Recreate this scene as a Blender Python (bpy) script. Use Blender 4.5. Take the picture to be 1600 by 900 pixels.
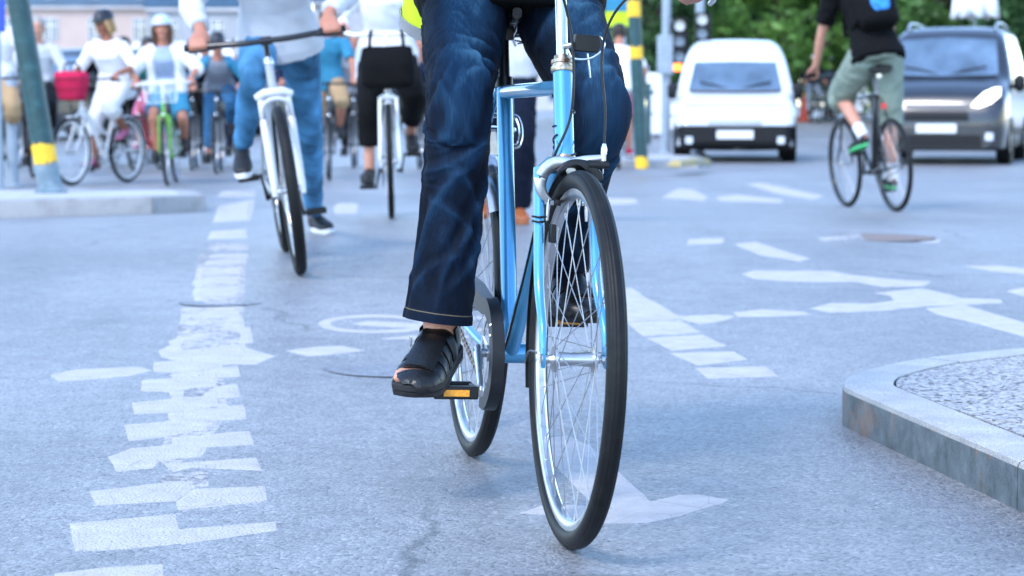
import bpy, bmesh, math, random
import numpy as np
from mathutils import Vector, Matrix, Euler, noise as mnoise
from mathutils.bvhtree import BVHTree

for o in list(bpy.data.objects):
    bpy.data.objects.remove(o, do_unlink=True)
scene = bpy.context.scene
COL = scene.collection
R = math.radians
rnd = random.Random(7)

# ------------------------------------------------------------------ camera
CAM_H, FPX, HORIZON = 0.81, 3400.0, 165.0        # pixels of the 1600 x 900 photograph
PITCH = math.atan((450.0 - HORIZON) / FPX)
cd = bpy.data.cameras.new('camera')
cd.sensor_width = 36.0
cd.lens = FPX / 1600.0 * 36.0
cd.clip_start, cd.clip_end = 0.1, 3000.0
cd.dof.use_dof = True
cd.dof.focus_distance = 4.25
cd.dof.aperture_fstop = 6.0
cam = bpy.data.objects.new('camera', cd)
COL.objects.link(cam)
cam.location = (0, 0, CAM_H)
cam.rotation_euler = (R(90) - PITCH, 0, 0)
scene.camera = cam

# ------------------------------------------------------------------ light
SUN_EL, SUN_AZ = R(48), R(215)      # azimuth clockwise from +Y; behind the camera, to the left
world = bpy.data.worlds.new('World')
scene.world = world
world.use_nodes = True
wn = world.node_tree
sky = wn.nodes.new('ShaderNodeTexSky')
sky.sky_type = 'NISHITA'
sky.sun_disc = False
sky.sun_elevation = SUN_EL
sky.sun_rotation = SUN_AZ
sky.air_density = 1.0
sky.dust_density = 0.3
sky.ozone_density = 3.0
bg = wn.nodes['Background']
bg.inputs['Strength'].default_value = 0.15
wn.links.new(sky.outputs[0], bg.inputs['Color'])
sd = bpy.data.lights.new('sun', 'SUN')
sd.energy = 0.75
sd.angle = R(15)
sd.color = (1.0, 0.95, 0.9)
sun = bpy.data.objects.new('sun', sd)
COL.objects.link(sun)
sdir = Vector((math.sin(SUN_AZ) * math.cos(SUN_EL), math.cos(SUN_AZ) * math.cos(SUN_EL), math.sin(SUN_EL)))
sun.rotation_euler = sdir.to_track_quat('Z', 'Y').to_euler()
sun.location = (-6, -8, 12)
vs = scene.view_settings
vs.view_transform = 'Standard'
vs.look = 'None'
vs.gamma = 1.0
vs.exposure = 2.0
scene.render.engine = 'CYCLES'

# ------------------------------------------------------------------ pixels to places
def ray(px, py):
    u, v = (px - 800.0) / FPX, (450.0 - py) / FPX
    return Vector((u, math.cos(PITCH) + v * math.sin(PITCH), -math.sin(PITCH) + v * math.cos(PITCH)))
def gz(x, y):
    """height of the road: nearly flat, a gentle swell under the waiting cyclists"""
    t = min(1.0, max(0.0, (y - 36.0) / 30.0))
    return 0.14 * math.exp(-((x + 0.7) ** 2) / (2 * 3.2 ** 2) - ((y - 12.0) ** 2) / (2 * 3.0 ** 2)) + 0.42 * t * t * (3 - 2 * t)
def G(px, py, up=0.0):
    """point of the road (or of a level `up` above it) seen at a pixel"""
    d = ray(px, py)
    z = up
    for _ in range(12):
        t = (z - CAM_H) / d.z
        z = gz(d.x * t, d.y * t) + up
    return Vector((d.x * t, d.y * t, z))
def at(px, py, Y):
    d = ray(px, py)
    t = Y / d.y
    return Vector((d.x * t, Y, CAM_H + d.z * t))

# ------------------------------------------------------------------ mesh helpers
def V3(a):
    return np.array(a, dtype=float)
def unit(a):
    a = np.asarray(a, float)
    n = np.linalg.norm(a)
    return a / n if n > 1e-12 else a
def spline(pts, n=8, closed=False):
    P = [V3(p) for p in pts]
    out = []
    m = len(P)
    segs = m if closed else m - 1
    for i in range(segs):
        if closed:
            p0, p1, p2, p3 = P[(i - 1) % m], P[i], P[(i + 1) % m], P[(i + 2) % m]
        else:
            p1, p2 = P[i], P[i + 1]
            p0 = P[i - 1] if i > 0 else 2 * p1 - p2
            p3 = P[i + 2] if i + 2 < m else 2 * p2 - p1
        for k in range(n):
            t = k / n
            out.append(0.5 * ((2 * p1) + (-p0 + p2) * t + (2 * p0 - 5 * p1 + 4 * p2 - p3) * t * t + (-p0 + 3 * p1 - 3 * p2 + p3) * t ** 3))
    if not closed:
        out.append(P[-1])
    return out
def resample(vals, n):
    vals = np.asarray(vals, float)
    x = np.linspace(0, 1, len(vals))
    return np.interp(np.linspace(0, 1, n), x, vals)

class MB:
    def __init__(self):
        self.v, self.f = [], []
    def grid(self, rows, closed_u=False, closed_v=False, flip=False):
        """rows: list of lists of points"""
        b = len(self.v)
        nr, nc = len(rows), len(rows[0])
        for r in rows:
            self.v.extend([tuple(map(float, p)) for p in r])
        for i in range(nr if closed_v else nr - 1):
            for j in range(nc if closed_u else nc - 1):
                a = b + i * nc + j
                c = b + i * nc + (j + 1) % nc
                d = b + ((i + 1) % nr) * nc + (j + 1) % nc
                e = b + ((i + 1) % nr) * nc + j
                self.f.append((a, e, d, c) if flip else (a, c, d, e))
        return b
    def poly(self, pts):
        b = len(self.v)
        self.v.extend([tuple(map(float, p)) for p in pts])
        self.f.append(tuple(range(b, b + len(pts))))
    def box(self, c, s, M=None):
        c, h = V3(c), V3(s) / 2
        b = len(self.v)
        for sx in (-1, 1):
            for sy in (-1, 1):
                for sz in (-1, 1):
                    p = V3((sx, sy, sz)) * h
                    if M is not None:
                        p = np.array(M) @ p
                    self.v.append(tuple(c + p))
        for q in ((0, 1, 3, 2), (4, 6, 7, 5), (0, 4, 5, 1), (2, 3, 7, 6), (0, 2, 6, 4), (1, 5, 7, 3)):
            self.f.append(tuple(b + i for i in q))
    def tube(self, pts, rad, n=12, side=None, closed=False, caps=True, power=2.0):
        """sweep; rad: scalar, list of scalars or list of (across side, other)"""
        P = [V3(p) for p in pts]
        m = len(P)
        if np.isscalar(rad):
            rad = [rad] * m
        rad = list(rad)
        if len(rad) != m:
            ra = np.array([(r, r) if np.isscalar(r) else r for r in rad], float)
            rad = np.stack([resample(ra[:, 0], m), resample(ra[:, 1], m)], 1)
        rows = []
        u = None
        for i in range(m):
            if closed:
                t = unit(P[(i + 1) % m] - P[(i - 1) % m])
            else:
                t = unit(P[min(i + 1, m - 1)] - P[max(i - 1, 0)])
            if side is not None:
                sd_ = V3(side)
                u = unit(sd_ - t * np.dot(sd_, t))
            elif u is None:
                a = V3((0, 0, 1)) if abs(t[2]) < 0.9 else V3((1, 0, 0))
                u = unit(np.cross(t, a))
            else:
                u = unit(u - t * np.dot(u, t))
            w = np.cross(t, u)
            r = rad[i]
            ra, rb = (r, r) if np.isscalar(r) else r
            row = []
            for k in range(n):
                a = 2 * math.pi * k / n
                ca, sa = math.cos(a), math.sin(a)
                if power != 2.0:
                    e = 2.0 / power
                    ca = math.copysign(abs(ca) ** e, ca)
                    sa = math.copysign(abs(sa) ** e, sa)
                row.append(P[i] + u * ra * ca + w * rb * sa)
            rows.append(row)
        b = self.grid(rows, closed_u=True, closed_v=closed)
        if caps and not closed:
            self.f.append(tuple(b + k for k in range(n))[::-1])
            self.f.append(tuple(b + (m - 1) * n + k for k in range(n)))
    def lathe_y(self, prof, c, n=64):
        """closed profile of (radius, y) turned about the y axis through c"""
        rows = []
        for i in range(n):
            a = 2 * math.pi * i / n
            rows.append([(c[0] + r * math.cos(a), c[1] + y, c[2] + r * math.sin(a)) for r, y in prof])
        self.grid(rows, closed_u=True, closed_v=True)
    def lathe_z(self, prof, c, n=32):
        """open profile of (radius, z) turned about z"""
        rows = []
        for r, z in prof:
            rows.append([(c[0] + r * math.cos(2 * math.pi * k / n), c[1] + r * math.sin(2 * math.pi * k / n), c[2] + z) for k in range(n)])
        self.grid(rows, closed_u=True)
    def ball(self, c, s, n=12, m=8):
        c = V3(c)
        s = V3((s, s, s)) if np.isscalar(s) else V3(s)
        rows = []
        for i in range(m + 1):
            th = math.pi * (0.02 + 0.96 * i / m) - math.pi / 2
            rows.append([c + s * V3((math.cos(th) * math.cos(2 * math.pi * k / n), math.cos(th) * math.sin(2 * math.pi * k / n), math.sin(th))) for k in range(n)])
        b = self.grid(rows, closed_u=True)
        self.f.append(tuple(b + k for k in range(n))[::-1])
        self.f.append(tuple(b + m * n + k for k in range(n)))
    def prism(self, pts, vec):
        """polygon extruded by a vector"""
        P = [V3(p) for p in pts]
        vec = V3(vec)
        b, n = len(self.v), len(P)
        self.v.extend([tuple(p) for p in P] + [tuple(p + vec) for p in P])
        self.f.append(tuple(b + k for k in range(n))[::-1])
        self.f.append(tuple(b + n + k for k in range(n)))
        for k in range(n):
            q = (k + 1) % n
            self.f.append((b + k, b + q, b + n + q, b + n + k))
    def xf(self, M, start=0):
        for i in range(start, len(self.v)):
            self.v[i] = tuple(M @ Vector(self.v[i]))
    def mesh(self, name, smooth=35, fix=True):
        me = bpy.data.meshes.new(name)
        me.from_pydata(self.v, [], self.f)
        if fix:
            bm = bmesh.new()
            bm.from_mesh(me)
            bmesh.ops.recalc_face_normals(bm, faces=bm.faces)
            bm.to_mesh(me)
            bm.free()
        if smooth:
            me.shade_smooth()
            me.set_sharp_from_angle(angle=R(smooth))
        return me
    def build(self, name, mat, parent=None, smooth=35, fix=True, bevel=0):
        me = self.mesh(name, smooth, fix)
        return link(name, me, mat, parent, bevel)

def link(name, me, mat, parent=None, bevel=0):
    o = bpy.data.objects.new(name, me)
    COL.objects.link(o)
    if mat is not None and not me.materials:
        me.materials.append(M_(mat))
    if parent is not None:
        o.parent = parent
    if bevel:
        b = o.modifiers.new('bevel', 'BEVEL')
        b.width = bevel
        b.segments = 2
        b.limit_method = 'ANGLE'
        b.angle_limit = R(40)
    return o
def tag(o, label=None, cat=None, group=None, kind=None):
    if label: o['label'] = label
    if cat: o['category'] = cat
    if group: o['group'] = group
    if kind: o['kind'] = kind
    return o
def thing(name, label=None, cat=None, loc=(0, 0, 0), rot=(0, 0, 0), group=None, kind=None):
    o = bpy.data.objects.new(name, None)
    o.empty_display_size = 0.2
    COL.objects.link(o)
    o.location, o.rotation_euler = loc, rot
    return tag(o, label, cat, group, kind)
def wmat(o):
    return Matrix.Translation(o.location) @ o.rotation_euler.to_matrix().to_4x4()

# ------------------------------------------------------------------ materials
MATS = {}
def M_(m):
    return MATS[m] if isinstance(m, str) else m
def setin(node, **kw):
    names = {'color': 'Base Color', 'rough': 'Roughness', 'metal': 'Metallic', 'coat': 'Coat Weight', 'spec': 'Specular IOR Level',
             'sheen': 'Sheen Weight', 'sss': 'Subsurface Weight', 'trans': 'Transmission Weight', 'emit': 'Emission Color', 'estr': 'Emission Strength'}
    for k, v in kw.items():
        node.inputs[names[k]].default_value = v
def mat(name, color, rough=0.5, var=0.15, vscale=12.0, bump=0.0, bscale=150.0, stretch=(1, 1, 1), dirt=None, **kw):
    """principled material with procedural colour variation and fine relief in object space"""
    m = bpy.data.materials.new(name)
    m.use_nodes = True
    nt = m.node_tree
    p = nt.nodes['Principled BSDF']
    c = tuple(color) + (1.0,)
    setin(p, color=c, rough=rough, **kw)
    tc = nt.nodes.new('ShaderNodeTexCoord')
    mp = nt.nodes.new('ShaderNodeMapping')
    mp.inputs['Scale'].default_value = stretch
    nt.links.new(tc.outputs['Object'], mp.inputs['Vector'])
    nz = nt.nodes.new('ShaderNodeTexNoise')
    nz.inputs['Scale'].default_value = vscale
    nz.inputs['Detail'].default_value = 6
    nt.links.new(mp.outputs[0], nz.inputs['Vector'])
    rp = nt.nodes.new('ShaderNodeValToRGB')
    rp.color_ramp.elements[0].position = 0.3
    rp.color_ramp.elements[1].position = 0.7
    lo, hi = 1 - var, 1 + var
    rp.color_ramp.elements[0].color = tuple(min(1, x * lo) for x in color) + (1,)
    rp.color_ramp.elements[1].color = tuple(min(1, x * hi) for x in color) + (1,)
    nt.links.new(nz.outputs['Fac'], rp.inputs['Fac'])
    last = rp.outputs['Color']
    if dirt:
        dc, dscale, lo_, hi_ = dirt
        dn = nt.nodes.new('ShaderNodeTexNoise')
        dn.inputs['Scale'].default_value = dscale
        dn.inputs['Detail'].default_value = 8
        dn.inputs['Roughness'].default_value = 0.65
        nt.links.new(tc.outputs['Object'], dn.inputs['Vector'])
        dr = nt.nodes.new('ShaderNodeMapRange')
        dr.inputs['From Min'].default_value = lo_
        dr.inputs['From Max'].default_value = hi_
        nt.links.new(dn.outputs['Fac'], dr.inputs['Value'])
        mx = nt.nodes.new('ShaderNodeMix')
        mx.data_type = 'RGBA'
        nt.links.new(dr.outputs[0], mx.inputs['Factor'])
        nt.links.new(last, mx.inputs['A'])
        mx.inputs['B'].default_value = tuple(dc) + (1,)
        last = mx.outputs['Result']
    nt.links.new(last, p.inputs['Base Color'])
    if bump:
        bn = nt.nodes.new('ShaderNodeTexNoise')
        bn.inputs['Scale'].default_value = bscale
        bn.inputs['Detail'].default_value = 4
        nt.links.new(mp.outputs[0], bn.inputs['Vector'])
        bp = nt.nodes.new('ShaderNodeBump')
        bp.inputs['Strength'].default_value = bump
        bp.inputs['Distance'].default_value = 0.004
        nt.links.new(bn.outputs['Fac'], bp.inputs['Height'])
        nt.links.new(bp.outputs[0], p.inputs['Normal'])
    MATS[name] = m
    return m

mat('steel', (0.62, 0.63, 0.65), 0.24, 0.12, 30, metal=1.0)
mat('alloy', (0.55, 0.56, 0.58), 0.33, 0.1, 40, metal=1.0, dirt=((0.25, 0.24, 0.22), 25, 0.55, 0.8))
mat('spoke_steel', (0.42, 0.42, 0.44), 0.35, 0.05, 40, metal=0.9)
mat('rusty_steel', (0.42, 0.36, 0.28), 0.35, 0.3, 90, metal=1.0, dirt=((0.16, 0.06, 0.02), 60, 0.45, 0.7))
mat('rubber', (0.005, 0.005, 0.0055), 0.6, 0.25, 30, bump=0.15, bscale=300, spec=0.25, dirt=((0.02, 0.02, 0.02), 12, 0.55, 0.85))
mat('tread', (0.0075, 0.0078, 0.0085), 0.5, 0.25, 30, bump=0.15, bscale=300, spec=0.22, dirt=((0.02, 0.02, 0.02), 20, 0.55, 0.85))
mat('black_plastic', (0.005, 0.005, 0.006), 0.4, 0.2, 20, spec=0.35)
mat('dark_guard', (0.013, 0.0145, 0.017), 0.4, 0.2, 14, spec=0.4, dirt=((0.04, 0.04, 0.045), 30, 0.6, 0.85))
mat('black_leather', (0.0035, 0.0036, 0.004), 0.33, 0.35, 40, bump=0.25, bscale=220)
mat('sole_rubber', (0.012, 0.012, 0.013), 0.6, 0.2, 40, bump=0.3, bscale=260)
mat('bike_blue', (0.068, 0.29, 0.51), 0.3, 0.08, 8, metal=0.4, coat=0.5, dirt=((0.20, 0.30, 0.42), 35, 0.62, 0.9))
mat('amber', (0.75, 0.30, 0.02), 0.2, 0.15, 120, bump=0.4, bscale=400)
mat('red_lens', (0.6, 0.02, 0.03), 0.2, 0.1)
mat('white_paint', (0.78, 0.79, 0.80), 0.3, 0.05, 6, coat=0.4)
mat('fork_white', (0.52, 0.53, 0.56), 0.3, 0.06, 6, coat=0.4)
mat('grey_paint', (0.32, 0.34, 0.36), 0.4, 0.1, 8)
mat('green_paint_bike', (0.13, 0.42, 0.03), 0.3, 0.08, 6, coat=0.5)
mat('black_paint', (0.006, 0.006, 0.007), 0.28, 0.1, 8, coat=0.4)
mat('red_paint', (0.45, 0.03, 0.03), 0.3, 0.1, 8, coat=0.4)
for n_, c_ in (('skin', (0.42, 0.175, 0.11)), ('skin_pale', (0.52, 0.25, 0.17)), ('skin_tan', (0.30, 0.115, 0.065))):
    mat(n_, c_, 0.5, 0.10, 18, bump=0.08, bscale=160, sss=0.08)
def cloth(name, c, var=0.18, rough=0.85, vs_=7.0, st=(1, 1, 1)):
    mat(name, c, rough, var, vs_, bump=0.35, bscale=240, spec=0.15, stretch=st)
cloth('cloth_black', (0.0035, 0.0035, 0.0042))
cloth('cloth_dark', (0.010, 0.011, 0.015))
cloth('cloth_navy', (0.014, 0.022, 0.05))
cloth('cloth_white', (0.76, 0.76, 0.78), 0.06)
cloth('cloth_grey', (0.52, 0.53, 0.56), 0.10)
cloth('cloth_midgrey', (0.20, 0.22, 0.26), 0.14)
cloth('cloth_lightblue', (0.30, 0.37, 0.50), 0.10)
cloth('cloth_blue', (0.03, 0.105, 0.21), 0.25)
cloth('cloth_sky', (0.04, 0.21, 0.34), 0.15)
cloth('jeans_light', (0.064, 0.205, 0.37), 0.55, st=(1, 1, 0.3))  # strong streaks of tone painted in for the shade of folds
cloth('jeans_dark', (0.005, 0.009, 0.022), 0.3)
cloth('cloth_sage', (0.22, 0.27, 0.22), 0.18)
cloth('cloth_lime', (0.48, 0.66, 0.03), 0.08)
cloth('cloth_reflective', (0.20, 0.21, 0.22), 0.4)
cloth('cloth_pink', (0.50, 0.16, 0.26), 0.12)
cloth('cloth_crimson', (0.55, 0.02, 0.08), 0.12)
cloth('cloth_teal', (0.02, 0.12, 0.11), 0.15)
cloth('cloth_khaki', (0.40, 0.27, 0.15), 0.12)
cloth('canvas_white', (0.82, 0.82, 0.82), 0.04)
mat('hair_brown', (0.085, 0.04, 0.02), 0.5, 0.45, 60, bump=0.5, bscale=90, stretch=(1, 1, 0.2))
mat('hair_blond', (0.36, 0.22, 0.09), 0.5, 0.35, 60, bump=0.5, bscale=90, stretch=(1, 1, 0.2))
mat('hair_dark', (0.02, 0.015, 0.012), 0.45, 0.4, 60, bump=0.5, bscale=90, stretch=(1, 1, 0.2))
mat('hair_grey', (0.32, 0.29, 0.27), 0.5, 0.3, 60, bump=0.5, bscale=90)
mat('helmet_dark', (0.014, 0.017, 0.024), 0.35, 0.2)
mat('helmet_pale', (0.50, 0.60, 0.72), 0.35, 0.1)
mat('eye_dark', (0.02, 0.015, 0.012), 0.2, 0.1)
mat('lips', (0.42, 0.13, 0.11), 0.5, 0.1)
mat('shoe_dark', (0.009, 0.0095, 0.011), 0.6, 0.2, 30, bump=0.2)
mat('shoe_brown', (0.30, 0.09, 0.03), 0.45, 0.25, 30, bump=0.2)
mat('shoe_white', (0.70, 0.71, 0.73), 0.55, 0.1, 30)
mat('shoe_green', (0.05, 0.42, 0.14), 0.5, 0.2, 30)
mat('pole_green', (0.006, 0.045, 0.052), 0.42, 0.25, 5, bump=0.1, bscale=30, dirt=((0.03, 0.11, 0.12), 14, 0.5, 0.8))
mat('pole_worn', (0.15, 0.22, 0.27), 0.6, 0.25, 9, bump=0.2, bscale=40, dirt=((0.30, 0.34, 0.38), 10, 0.5, 0.75))
mat('band_yellow', (0.80, 0.48, 0.02), 0.5, 0.12, 16, dirt=((0.5, 0.3, 0.06), 20, 0.6, 0.8))
mat('granite', (0.40, 0.39, 0.38), 0.75, 0.22, 220, bump=0.5, bscale=260, dirt=((0.24, 0.23, 0.22), 9, 0.5, 0.8))
mat('sign_blue', (0.01, 0.05, 0.38), 0.4, 0.05)
mat('sign_grey', (0.26, 0.32, 0.38), 0.5, 0.1)
mat('cone_orange', (0.78, 0.10, 0.05), 0.55, 0.1)
mat('rust', (0.21, 0.155, 0.13), 0.7, 0.35, 40, bump=0.4, bscale=80)
mat('joint_dark', (0.035, 0.033, 0.032), 0.9, 0.2, 30)

# road surface ----------------------------------------------------------------
def N(nt, typ, **kw):
    n = nt.nodes.new(typ)
    for k, v in kw.items():
        if k in n.inputs:
            n.inputs[k].default_value = v
        else:
            setattr(n, k, v)
    return n
def ramp(nt, src, stops):
    r = nt.nodes.new('ShaderNodeValToRGB')
    e = r.color_ramp.elements
    while len(e) < len(stops):
        e.new(0.5)
    for q, (pos, c) in zip(e, stops):
        q.position = pos
        q.color = (c, c, c, 1) if np.isscalar(c) else tuple(c) + (1,)
    nt.links.new(src, r.inputs['Fac'])
    return r.outputs['Color']
def mixc(nt, typ, fac, a, b):
    m = nt.nodes.new('ShaderNodeMix')
    m.data_type = 'RGBA'
    m.blend_type = typ
    for sock, val in (('Factor', fac), ('A', a), ('B', b)):
        if hasattr(val, 'is_linked'):
            nt.links.new(val, m.inputs[sock])
        elif sock == 'Factor':
            m.inputs[sock].default_value = val
        else:
            m.inputs[sock].default_value = (val, val, val, 1) if np.isscalar(val) else tuple(val) + (1,)
    return m.outputs['Result']

def asphalt_nodes(nt, tone=1.0):
    L = nt.links
    tc = nt.nodes.new('ShaderNodeTexCoord')
    o = tc.outputs['Object']
    big = N(nt, 'ShaderNodeTexNoise', Scale=0.45, Detail=5.0, Roughness=0.6)
    med = N(nt, 'ShaderNodeTexNoise', Scale=9.0, Detail=8.0, Roughness=0.7)
    agg = N(nt, 'ShaderNodeTexVoronoi', Scale=125.0)
    fin = N(nt, 'ShaderNodeTexNoise', Scale=260.0, Detail=3.0)
    for n in (big, med, agg, fin):
        L.new(o, n.inputs['Vector'])
    base = ramp(nt, agg.outputs['Color'], [(0.0, (0.125, 0.127, 0.136)), (0.5, (0.238, 0.239, 0.247)), (0.85, (0.305, 0.305, 0.31)), (1.0, (0.46, 0.45, 0.445))])
    c = mixc(nt, 'MULTIPLY', 1.0, base, ramp(nt, med.outputs['Fac'], [(0.3, 0.80), (0.7, 1.18)]))
    c = mixc(nt, 'MULTIPLY', 1.0, c, ramp(nt, big.outputs['Fac'], [(0.33, 0.78), (0.67, 1.12)]))
    stain = ramp(nt, N_link(nt, o, 'ShaderNodeTexNoise', Scale=1.9, Detail=5.0, Roughness=0.6), [(0.30, 0.80), (0.42, 1.0)])
    c = mixc(nt, 'MULTIPLY', 1.0, c, stain)
    sxy = nt.nodes.new('ShaderNodeMapping'); sxy.inputs['Scale'].default_value = (1.3, 0.07, 0)
    L.new(o, sxy.inputs['Vector'])
    track = ramp(nt, N_link(nt, sxy.outputs[0], 'ShaderNodeTexNoise', Scale=1.0, Detail=3.0), [(0.35, 0.90), (0.65, 1.07)])
    c = mixc(nt, 'MULTIPLY', 1.0, c, track)
    pits = ramp(nt, N_link(nt, o, 'ShaderNodeTexNoise', Scale=70.0, Detail=2.0), [(0.28, 0.35), (0.36, 1.0)])
    c = mixc(nt, 'MULTIPLY', 1.0, c, pits)
    # hairline cracks
    warp = N(nt, 'ShaderNodeTexNoise', Scale=3.5, Detail=6.0)
    L.new(o, warp.inputs['Vector'])
    wv = nt.nodes.new('ShaderNodeMix')
    wv.data_type = 'VECTOR'
    wv.inputs['Factor'].default_value = 0.16
    L.new(o, wv.inputs['A'])
    L.new(warp.outputs['Color'], wv.inputs['B'])
    ck = N(nt, 'ShaderNodeTexVoronoi', Scale=0.55)
    ck.feature = 'DISTANCE_TO_EDGE'
    L.new(wv.outputs['Result'], ck.inputs['Vector'])
    cm = ramp(nt, ck.outputs['Distance'], [(0.0, 0.45), (0.006, 1.0)])
    gate = ramp(nt, big.outputs['Fac'], [(0.5, 0.0), (0.56, 1.0)])
    c = mixc(nt, 'MULTIPLY', gate, c, cm)
    h1 = nt.nodes.new('ShaderNodeMath'); h1.operation = 'MULTIPLY_ADD'
    L.new(agg.outputs['Distance'], h1.inputs[0]); h1.inputs[1].default_value = -0.9
    L.new(fin.outputs['Fac'], h1.inputs[2])
    h2 = nt.nodes.new('ShaderNodeMath'); h2.operation = 'ADD'
    L.new(h1.outputs[0], h2.inputs[0]); L.new(pits, h2.inputs[1])
    b = N(nt, 'ShaderNodeBump', Strength=0.75, Distance=0.005)
    L.new(h2.outputs[0], b.inputs['Height'])
    return c, b.outputs[0], o
def N_link(nt, vec, typ, **kw):
    n = N(nt, typ, **kw)
    nt.links.new(vec, n.inputs['Vector'])
    return n.outputs['Fac'] if 'Fac' in n.outputs else n.outputs[0]

def mk_asphalt(name, tone):
    m = bpy.data.materials.new(name); m.use_nodes = True
    nt = m.node_tree
    p = nt.nodes['Principled BSDF']
    c, b, o = asphalt_nodes(nt)
    if tone != 1.0:
        c = mixc(nt, 'MULTIPLY', 1.0, c, tone)
    nt.links.new(c, p.inputs['Base Color'])
    nt.links.new(b, p.inputs['Normal'])
    setin(p, rough=0.42, spec=0.65)
    MATS[name] = m
mk_asphalt('asphalt', 1.0)
mk_asphalt('asphalt_patch', (0.84, 0.87, 0.95))
mk_asphalt('asphalt_rim', (0.62, 0.63, 0.68))

def edge_mask(nt, o):
    at_ = nt.nodes.new('ShaderNodeAttribute'); at_.attribute_name = 'edge'
    n1 = N_link(nt, o, 'ShaderNodeTexNoise', Scale=55.0, Detail=8.0, Roughness=0.7)
    n2 = N_link(nt, o, 'ShaderNodeTexNoise', Scale=11.0, Detail=3.0)
    a = nt.nodes.new('ShaderNodeMath'); a.operation = 'MULTIPLY_ADD'
    nt.links.new(n1, a.inputs[0]); a.inputs[1].default_value = 0.9; nt.links.new(at_.outputs['Fac'], a.inputs[2])
    b = nt.nodes.new('ShaderNodeMath'); b.operation = 'MULTIPLY_ADD'
    nt.links.new(n2, b.inputs[0]); b.inputs[1].default_value = 0.9; nt.links.new(a.outputs[0], b.inputs[2])
    return ramp(nt, b.outputs[0], [(0.62 + 0.5 - 0.20, 0.0), (0.99, 1.0)])
def mk_roadpaint(name, keep):
    """worn white road paint: chips and hair cracks let the asphalt through"""
    m = bpy.data.materials.new(name); m.use_nodes = True
    nt = m.node_tree
    p = nt.nodes['Principled BSDF']
    c, b, o = asphalt_nodes(nt)
    w1 = N_link(nt, o, 'ShaderNodeTexNoise', Scale=38.0, Detail=9.0, Roughness=0.75)
    w2 = N_link(nt, o, 'ShaderNodeTexNoise', Scale=4.0, Detail=4.0)
    ad = nt.nodes.new('ShaderNodeMath'); ad.operation = 'MULTIPLY_ADD'
    nt.links.new(w2, ad.inputs[0]); ad.inputs[1].default_value = 0.5
    nt.links.new(w1, ad.inputs[2])
    mask = ramp(nt, ad.outputs[0], [(keep - 0.05, 0.0), (keep + 0.03, 1.0)])
    tone = ramp(nt, N_link(nt, o, 'ShaderNodeTexNoise', Scale=14.0, Detail=7.0, Roughness=0.7), [(0.3, (0.41, 0.38, 0.375)), (0.65, (0.52, 0.49, 0.48))])
    vb = N(nt, 'ShaderNodeTexVoronoi', Scale=7.0); vb.feature = 'DISTANCE_TO_EDGE'
    nt.links.new(o, vb.inputs['Vector'])
    tone = mixc(nt, 'MULTIPLY', 0.5, tone, ramp(nt, vb.outputs['Distance'], [(0.0, 0.5), (0.012, 1.0)]))
    nt.links.new(mixc(nt, 'MIX', mixc(nt, 'MULTIPLY', 1.0, mask, edge_mask(nt, o)), c, tone), p.inputs['Base Color'])
    nt.links.new(b, p.inputs['Normal'])
    setin(p, rough=0.6, spec=0.4)
    MATS[name] = m
mk_roadpaint('road_paint', 0.52)
mk_roadpaint('road_paint_faded', 0.72)
# ================================================================== setting
def sheet(name, pts, mat_, lift, parent=None, grid=None):
    mb = MB()
    mb.poly([(p[0], p[1], gz(p[0], p[1]) + lift) for p in pts])
    return mb.build(name, mat_, parent, smooth=0, fix=False)

xs = sorted(set([-900, -400, -200, -120, -80, -60, -45, -35, -28, -22, -18] + [x * 0.5 for x in range(-28, 29)] + [18, 22, 28, 35, 45, 60, 80, 120, 200, 400, 900]))
ys = sorted(set([-60, -30, -15, -8, -4] + [y * 0.5 for y in range(-4, 141)] + [80, 110, 160, 240, 400, 700, 1400]))
mb = MB()
mb.grid([[(x, y, gz(x, y)) for x in xs] for y in ys])
road = mb.build('road', 'asphalt', smooth=60, fix=False)
tag(road, kind='structure')

def ragged(px_pts, step=5.0, amp=1.3, seed=0):
    """pixel outline with the chipped edge of old paint"""
    rr = random.Random(seed)
    out = []
    n = len(px_pts)
    for i in range(n):
        a, b = px_pts[i], px_pts[(i + 1) % n]
        L_ = math.hypot(b[0] - a[0], b[1] - a[1])
        k = max(1, int(L_ / step))
        for j in range(k):
            t = j / k
            d = amp if j else 0.4 * amp
            out.append((a[0] + (b[0] - a[0]) * t + rr.gauss(0, d), a[1] + (b[1] - a[1]) * t + rr.gauss(0, d * 0.45)))
    return out
def paint_sheet(parent, pts, mat_, lift, name='paint_patch'):
    """flat paint with an outer fringe that the material breaks up into chips"""
    P = [V3((p[0], p[1])) for p in pts]
    n = len(P)
    area = sum(P[i][0] * P[(i + 1) % n][1] - P[(i + 1) % n][0] * P[i][1] for i in range(n))
    if area < 0:
        P = P[::-1]
    span = min(np.ptp([p[0] for p in P]), np.ptp([p[1] for p in P]))
    w = min(0.016, span * 0.16)
    out_, inn_ = offset_poly([tuple(p) for p in P], -1.1 * w), offset_poly([tuple(p) for p in P], w)
    L_ = lift + (0.0 if P[0][1] < 8 else 0.0022)
    mb = MB()
    Z = lambda p: (p[0], p[1], gz(p[0], p[1]) + L_)
    mb.grid([[(p[0], p[1], gz(p[0], p[1]) - 0.0012) for p in out_], [Z(p) for p in inn_]], closed_u=True)
    mb.f.append(tuple(range(n, 2 * n)))
    o = mb.build(name, mat_, parent, smooth=0, fix=False)
    at_ = o.data.attributes.new('edge', 'FLOAT', 'POINT')
    at_.data.foreach_set('value', np.array([0.0] * n + [1.0] * n, dtype=np.float32))
    return o
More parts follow.
